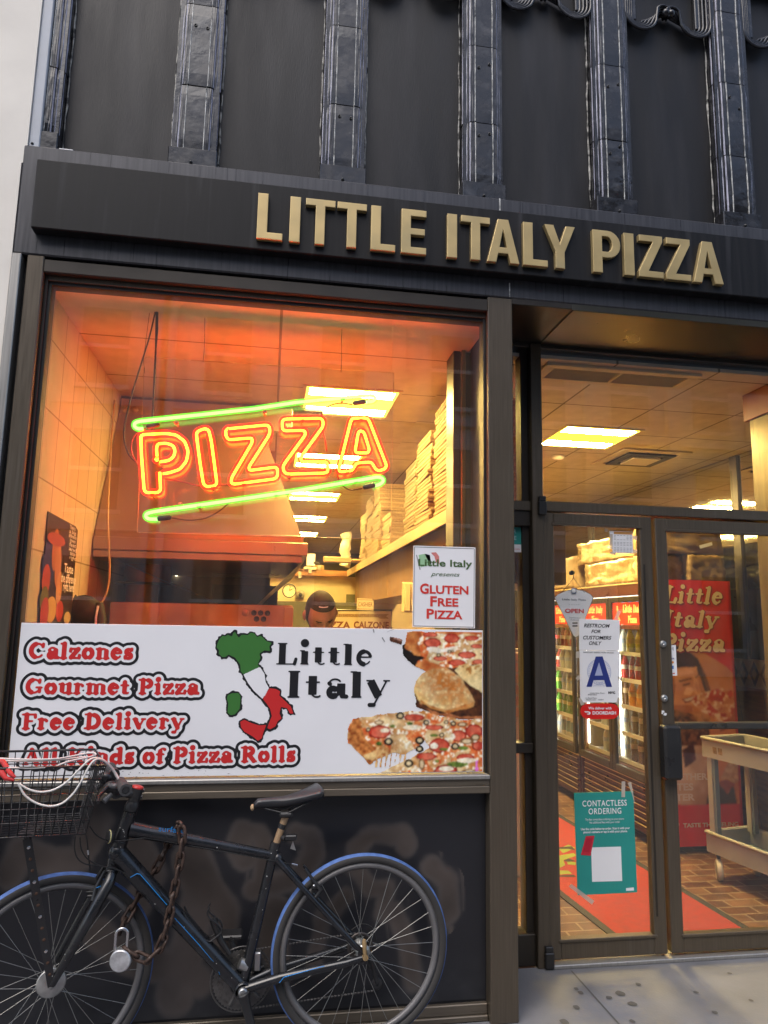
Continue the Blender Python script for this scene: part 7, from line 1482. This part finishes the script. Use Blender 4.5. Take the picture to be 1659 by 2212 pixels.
qa, qb = bp(11, 955, 1055, -.075), bp(11, 962, 1170, -.075); mb = MB(); mb.tube([qa, qa.lerp(qb, .2), qa.lerp(qb, .5), qb], [.006, .009, .008, .006], 8); mb.tube([hubR-side*.062, hubR-side*.078], .011, 10); mb.build('quick_release', mat('qr_gold', (.4, .27, .13), .45, metal=.4), BIKE)
# brakes and cables
mb = MB()
for s_ in (-1, 1):
    mb.tube([bp(11, 655, 790, 0)+side*s_*.035, bp(11, 690, 740, 0)+side*s_*.033, bp(11, 600, 625, 0)+side*s_*.02], [.008, .008, .005], 8); mb.tube([bp(11, 640, 740, 0)+side*s_*.018, bp(11, 700, 745, 0)+side*s_*.018], .006, 6)
    u_ = (cr-hubF).normalized(); k0 = cr-u_*.085; mb.tube([k0+axF*s_*.045+fF*.02, k0+axF*s_*.03+fF*.03+u_*.04, k0+axF*s_*.02+fF*.03+u_*.1], [.009, .008, .0055], 8); mb.tube([k0+axF*s_*.022+fF*.02+u_*.008-Vector((.02, 0, .0)), k0+axF*s_*.022+fF*.02+u_*.008+Vector((.03, 0, 0))], .006, 6)
mb.build('brake_arm', M['black_metal'], BIKE); mb = MB()
for p in (bp(11, 658, 735, -.045), cr-(cr-hubF).normalized()*.08-axF*.055, bp(10, 512, 1332, -.06), bp(11, 1000, 1000, 0)*0+bp(11, 490, 628, -.02)): mb.ball(p, .005)
mb.build('bolt_head', M['chrome'], BIKE)
mb = MB(); cab = lambda L_, r=.0024: mb.tube(smooth_path([bp(*p) for p in L_], False, .05, 5), r, 6)
cab([(17, 940, 940, -.08), (17, 1010, 1040, -.06), (17, 1110, 1095, -.04), (17, 1250, 1105, -.035), (17, 1530, 1070, -.025)]); cab([(17, 1530, 1070, -.025), (17, 1659, 1090, -.022), (11, 300, 565, -.02), (11, 540, 610, -.02)], .0016); cab([(17, 790, 1050, -.05), (17, 780, 1180, -.05), (17, 810, 1290, -.05), (17, 900, 1350, -.05), (17, 1060, 1365, -.04), (17, 1200, 1390, -.035), (17, 1320, 1440, -.03)]); cab([(17, 840, 1060, -.05), (17, 850, 1190, -.05), (17, 920, 1300, -.05), (17, 1060, 1365, -.04)]); cab([(17, 910, 1040, -.05), (17, 930, 1220, -.05), (17, 950, 1420, -.04)]); cab([(11, 880, 1000, .03), (11, 940, 955, .03), (11, 1010, 980, .03), (11, 1030, 1060, .03), (11, 990, 1150, .05)])
mb.build('cable', M['rubber'], BIKE); mb = MB(); mb.tube([bp(17, 925, 1195, -.05), bp(17, 932, 1245, -.05)], .004, 8); mb.tube([bp(11, 525, 605, -.02), bp(11, 560, 613, -.02)], .004, 8); mb.build('cable_end', M['chrome'], BIKE)
mb = MB(); c = bp(17, 1150, 1055, -.035); mb.lathe([(.0001, -.004), (.02, -.004), (.022, .0), (.018, .014), (.0001, .016)], c, Vector((.85, .45, -.1)), 18); mb.torus(bp(17, 1260, 1095, 0), up, .026, .004, 20, 6); rf = mb.build('bell', M['black_metal'], BIKE); mb = MB(); mb.torus(c, Vector((.85, .45, -.1)), .0205, .0022, 20, 6); mb.build('bell_rim', mat('pale_yellow', (.6, .55, .25), .5), rf)
mb = MB(); L_ = [bp(10, 1200, 1125), bp(10, 1215, 1165), bp(10, 1330, 1305), bp(10, 1372, 1332), bp(10, 1455, 1262), bp(10, 1440, 1225), bp(10, 1362, 1165), bp(10, 1355, 1130), bp(10, 1372, 1103)]
for s_ in (-.018, .022): mb.tube(smooth_path([p+Vector((0, s_, 0)) for p in L_], False, .012, 3), .0032, 6)
mb.tube([bp(10, 1390, 1190), bp(10, 1440, 1330), bp(10, 1500, 1420)], [.014, .012, .009], 8); mb.build('bottle_cage', M['black_metal'], BIKE)
mb = MB()
for k in range(40):
    a_, b_, r = random.choice([(tt0, tt1, .0215), (dt0, bb, .031), (stt, bb, .019), (cr-axF*.04, hubF-axF*.05, .018), (hb_, ht_, .0255)]); f = random.random(); an = random.uniform(-.9, .9); p = a_.lerp(b_, f); d_ = (b_-a_).normalized(); nrm = (-side*math.cos(an)+side.cross(d_)*math.sin(an)).normalized(); s_ = random.choice((.0008, .001, .0012, .0016, .0024))
    mb.ball(p+nrm*r*.985, s_*1.4, s_, s_*1.6, 6, 4)
tag(mb.build('paint_chip', flat('chip_white', (.45, .45, .43), .7), BIKE), kind='stuff')
# ------------------------------------------------------------------ basket with strut
mb = MB(); M['basket'] = mat('basket_wire', (.016, .016, .017), .4, var=.3, col2=(.3, .3, .28), c2s=60, c2t=(.72, .76))
yn, yf = -.2, .12
NT = [bp(17, -420, 305, yn), bp(17, 1115, 312, yn)]; FT = [bp(17, -320, 172, yf), bp(17, 1000, 165, yf)]; NB = [bp(17, -380, 1085, yn+.03), bp(17, 900, 1045, yn+.03)]; FB = [bp(17, -300, 835, yf-.02), bp(17, 840, 820, yf-.02)]
zt1 = (NT[0].z+NT[1].z+FT[0].z+FT[1].z)/4; zb1 = (NB[0].z+NB[1].z+FB[0].z+FB[1].z)/4
for p in NT+FT: p.z = zt1
for p in NB+FB: p.z = zb1
mb.tube([NT[0], NT[1], FT[1], FT[0]], .0042, 6, closed=True); mb.tube([NB[0], NB[1], FB[1], FB[0]], .0026, 5, closed=True)
quadp = lambda a, b, f: a.lerp(b, f)
for k in range(1, 5):
    f = k/5; mb.tube([NT[0].lerp(NB[0], f), NT[1].lerp(NB[1], f), FT[1].lerp(FB[1], f), FT[0].lerp(FB[0], f)], .0021, 5, closed=True)
NV = 14
for k in range(NV+1):
    f = k/NV; mb.tube([NT[0].lerp(NT[1], f), NB[0].lerp(NB[1], f), FB[0].lerp(FB[1], f), FT[0].lerp(FT[1], f)], .0019, 5)
for k in range(1, 9):
    f = k/9; mb.tube([NT[1].lerp(FT[1], f), NB[1].lerp(FB[1], f), NB[0].lerp(FB[0], f), NT[0].lerp(FT[0], f)], .0019, 5)
for f in (.5, .58): mb.tube([NT[1].lerp(FT[1], f), NB[1].lerp(FB[1], f)], .006, 6)
bk = mb.build('basket', M['basket'], BIKE)
s0_, s1_ = bp(17, 285, 1075, -.11), hubF-axF*.058; mb = MB(); d_ = (s1_-s0_); sx_ = d_.cross(axF).normalized()*.0125
mb.add([s0_+sx_*1.1-axF*.002, s0_-sx_*1.1-axF*.002, s1_-sx_-axF*.002, s1_+sx_-axF*.002, s0_+sx_*1.1+axF*.003, s0_-sx_*1.1+axF*.003, s1_-sx_+axF*.003, s1_+sx_+axF*.003], [(0, 1, 2, 3), (7, 6, 5, 4), (0, 4, 5, 1), (1, 5, 6, 2), (2, 6, 7, 3), (3, 7, 4, 0)])
mb.tube([s0_, Vector((s0_.x, s0_.y, zb1))], .012, 8); mb.box(s0_.x-.03, s0_.x+.03, s0_.y-.03, s0_.y+.1, zb1-.006, zb1-.001, .002); su = mb.build('basket_strut', M['black_metal'], bk); mb = MB()
for k in range(12): p = s0_.lerp(s1_, .06+.078*k)-axF*.003; mb.lathe([(.0001, -.0005), (.0045, -.0005), (.0055, 0)], p, axF, 10, mi=k % 3 == 0)
mb.build('strut_hole', [mat('hole_rust', (.07, .035, .02), .8), M['chrome']], su)
t = thing('elastic_cord', 'white elastic cord looped over the wire basket to the handlebar', 'cord', (-.7, 2.7, .95)); mb = MB()
for L_ in ([(-60, 230, -.12), (300, 245, -.13), (600, 240, -.1), (800, 200, -.05), (980, 165, -.02), (1020, 190, -.05), (960, 215, -.1), (700, 265, -.15), (560, 330, -.18)], [(-60, 255, -.1), (300, 262, -.12), (640, 245, -.08), (900, 215, 0.)], [(205, 500, -.215), (300, 560, -.215), (420, 590, -.215), (560, 570, -.215), (700, 490, -.215), (850, 330, -.215), (960, 225, -.2), (1060, 225, -.16), (1160, 300, -.12), (1230, 400, -.1), (1265, 480, -.12)], [(190, 490, -.215), (260, 630, -.215), (400, 715, -.215), (540, 740, -.215), (660, 710, -.215), (780, 600, -.215), (870, 450, -.215), (950, 290, -.21), (1020, 230, -.2), (1090, 255, -.16), (1190, 350, -.12), (1255, 470, -.12)], [(90, 330, -.2), (180, 330, -.2), (300, 335, -.2), (480, 325, -.2)]):
    mb.tube(smooth_path([bp(17, a, b, c) for a, b, c in L_], False, .04, 4), .0034, 7)
mb.build('cord_strand', mat('cord_white', (.62, .6, .57), .7, var=.15), t)
mb = MB(); P_ = [bp(17, a, b, c) for a, b, c in ((-80, 250, -.15), (30, 265, -.17), (80, 290, -.19), (110, 390, -.21), (160, 430, -.215), (150, 460, -.215), (60, 440, -.21), (20, 380, -.2), (-60, 330, -.18))]; mb.tube([P_[0], P_[1], P_[3], P_[4]], [.006, .009, .008, .004], 7); mb.tube([P_[8], P_[7], P_[6], P_[5]], [.007, .01, .008, .004], 7)
tag(mb.build('red_rag', mat('red_rag', (.5, .03, .03), .7, var=.3, bump=.6, bs=60)), 'scrap of red plastic tied to the basket cord at the left edge', 'rag')

# ------------------------------------------------------------------ rusty chain and padlock
M['rust'] = mat('rusty_chain', (.065, .04, .03), .55, metal=.4, var=.4, vs=60, bump=.3, bs=200, col2=(.22, .19, .17), c2s=50, c2t=(.62, .72))
CH = thing('lock_chain', 'heavy rusty chain hanging over the bicycle top tube', 'chain', bp(10, 1180, 900, -.05)); 
front = [(1185, 600, -.036), (1195, 690, -.042), (1172, 830, -.046), (1152, 950, -.05), (1128, 1060, -.052), (1112, 1150, -.054), (1090, 1250, -.056), (1062, 1350, -.06), (1010, 1440, -.06), (950, 1470, -.065), (890, 1430, -.06), (820, 1385, -.05)]
back = [(1185, 578, -.03), (1160, 575, .03), (1090, 720, .045), (1030, 850, .045), (960, 950, .048), (900, 1050, .045), (850, 1150, .03), (800, 1230, .0), (785, 1275, -.03)]
def links(path, mbs):
    P_ = smooth_path([bp(10, *p) for p in path], False, .04, 5); seg = [0]
    for a, b in zip(P_[:-1], P_[1:]): seg.append(seg[-1]+(b-a).length)
    L_ = seg[-1]; pitch = .0425; n = int(L_/pitch)
    def at(d):
        for k in range(len(seg)-1):
            if d <= seg[k+1]: return P_[k].lerp(P_[k+1], (d-seg[k])/(seg[k+1]-seg[k]+1e-9))
        return P_[-1]
    for k in range(n):
        c0, c1 = at(k*L_/n), at((k+1)*L_/n); c = (c0+c1)/2; T = (c1-c0).normalized(); w_ = side if k % 2 else T.cross(side).normalized(); w_ = (w_+T.cross(w_)*.35).normalized(); w_ = (w_-T*w_.dot(T)).normalized()
        hl_, hw = .0225, .0115; pts = [c+T*(hl_-.0 if False else (hl_*1.0))*0 for _ in range(0)]
        for q_ in range(7): a = -math.pi/2+math.pi*q_/6; pts.append(c+T*(hl_-.003+hw*math.cos(a))+w_*hw*math.sin(a))
        for q_ in range(7): a = math.pi/2+math.pi*q_/6; pts.append(c+T*(-hl_+.003+hw*math.cos(a))+w_*hw*math.sin(a))
        m_ = MB(); m_.tube(pts, .0062, 8, closed=True); m_.build('link', M['rust'], CH)
links(front, None); links(back, None)
pc_ = bp(10, 790, 1458, -.055); PL_ = thing('padlock', 'round silver padlock hanging from the rusty chain by the front wheel', 'padlock', pc_)
mb = MB(); R_ = .0365; mb.lathe([(.0001, -.014), (R_*.9, -.014)], pc_, (.12, 1, 0), 32, sm=False); mb.lathe([(R_*.9, -.014), (R_*.97, -.0125), (R_, -.009)], pc_, (.12, 1, 0), 32); mb.lathe([(R_, -.009), (R_, .013)], pc_, (.12, 1, 0), 32); mb.lathe([(R_, .013), (R_*.9, .016), (.0001, .016)], pc_, (.12, 1, 0), 32); mb.build('lock_body', mat('lock_zinc', (.6, .61, .62), .4, metal=.7, var=.25, vs=40), PL_)
a, b = bp(10, 750, 1400, -.055), bp(10, 828, 1385, -.055); tp = bp(10, 786, 1290, -.055); mb = MB(); r_ = (b-a).length/2; c = (a+b)/2; c.z = tp.z; ux = (b-a).normalized(); ux.z = 0
mb.tube([c-ux*r_+Vector((0, 0, pc_.z-c.z+.02))]+[c-ux*r_*math.cos(k*math.pi/10)+Vector((0, 0, r_*.9*math.sin(k*math.pi/10))) for k in range(11)]+[c+ux*r_+Vector((0, 0, pc_.z-c.z+.02))], .0055, 10); mb.build('shackle', M['chrome'], PL_)
for o in list(BOT): pass
print('objects', len(bpy.data.objects))
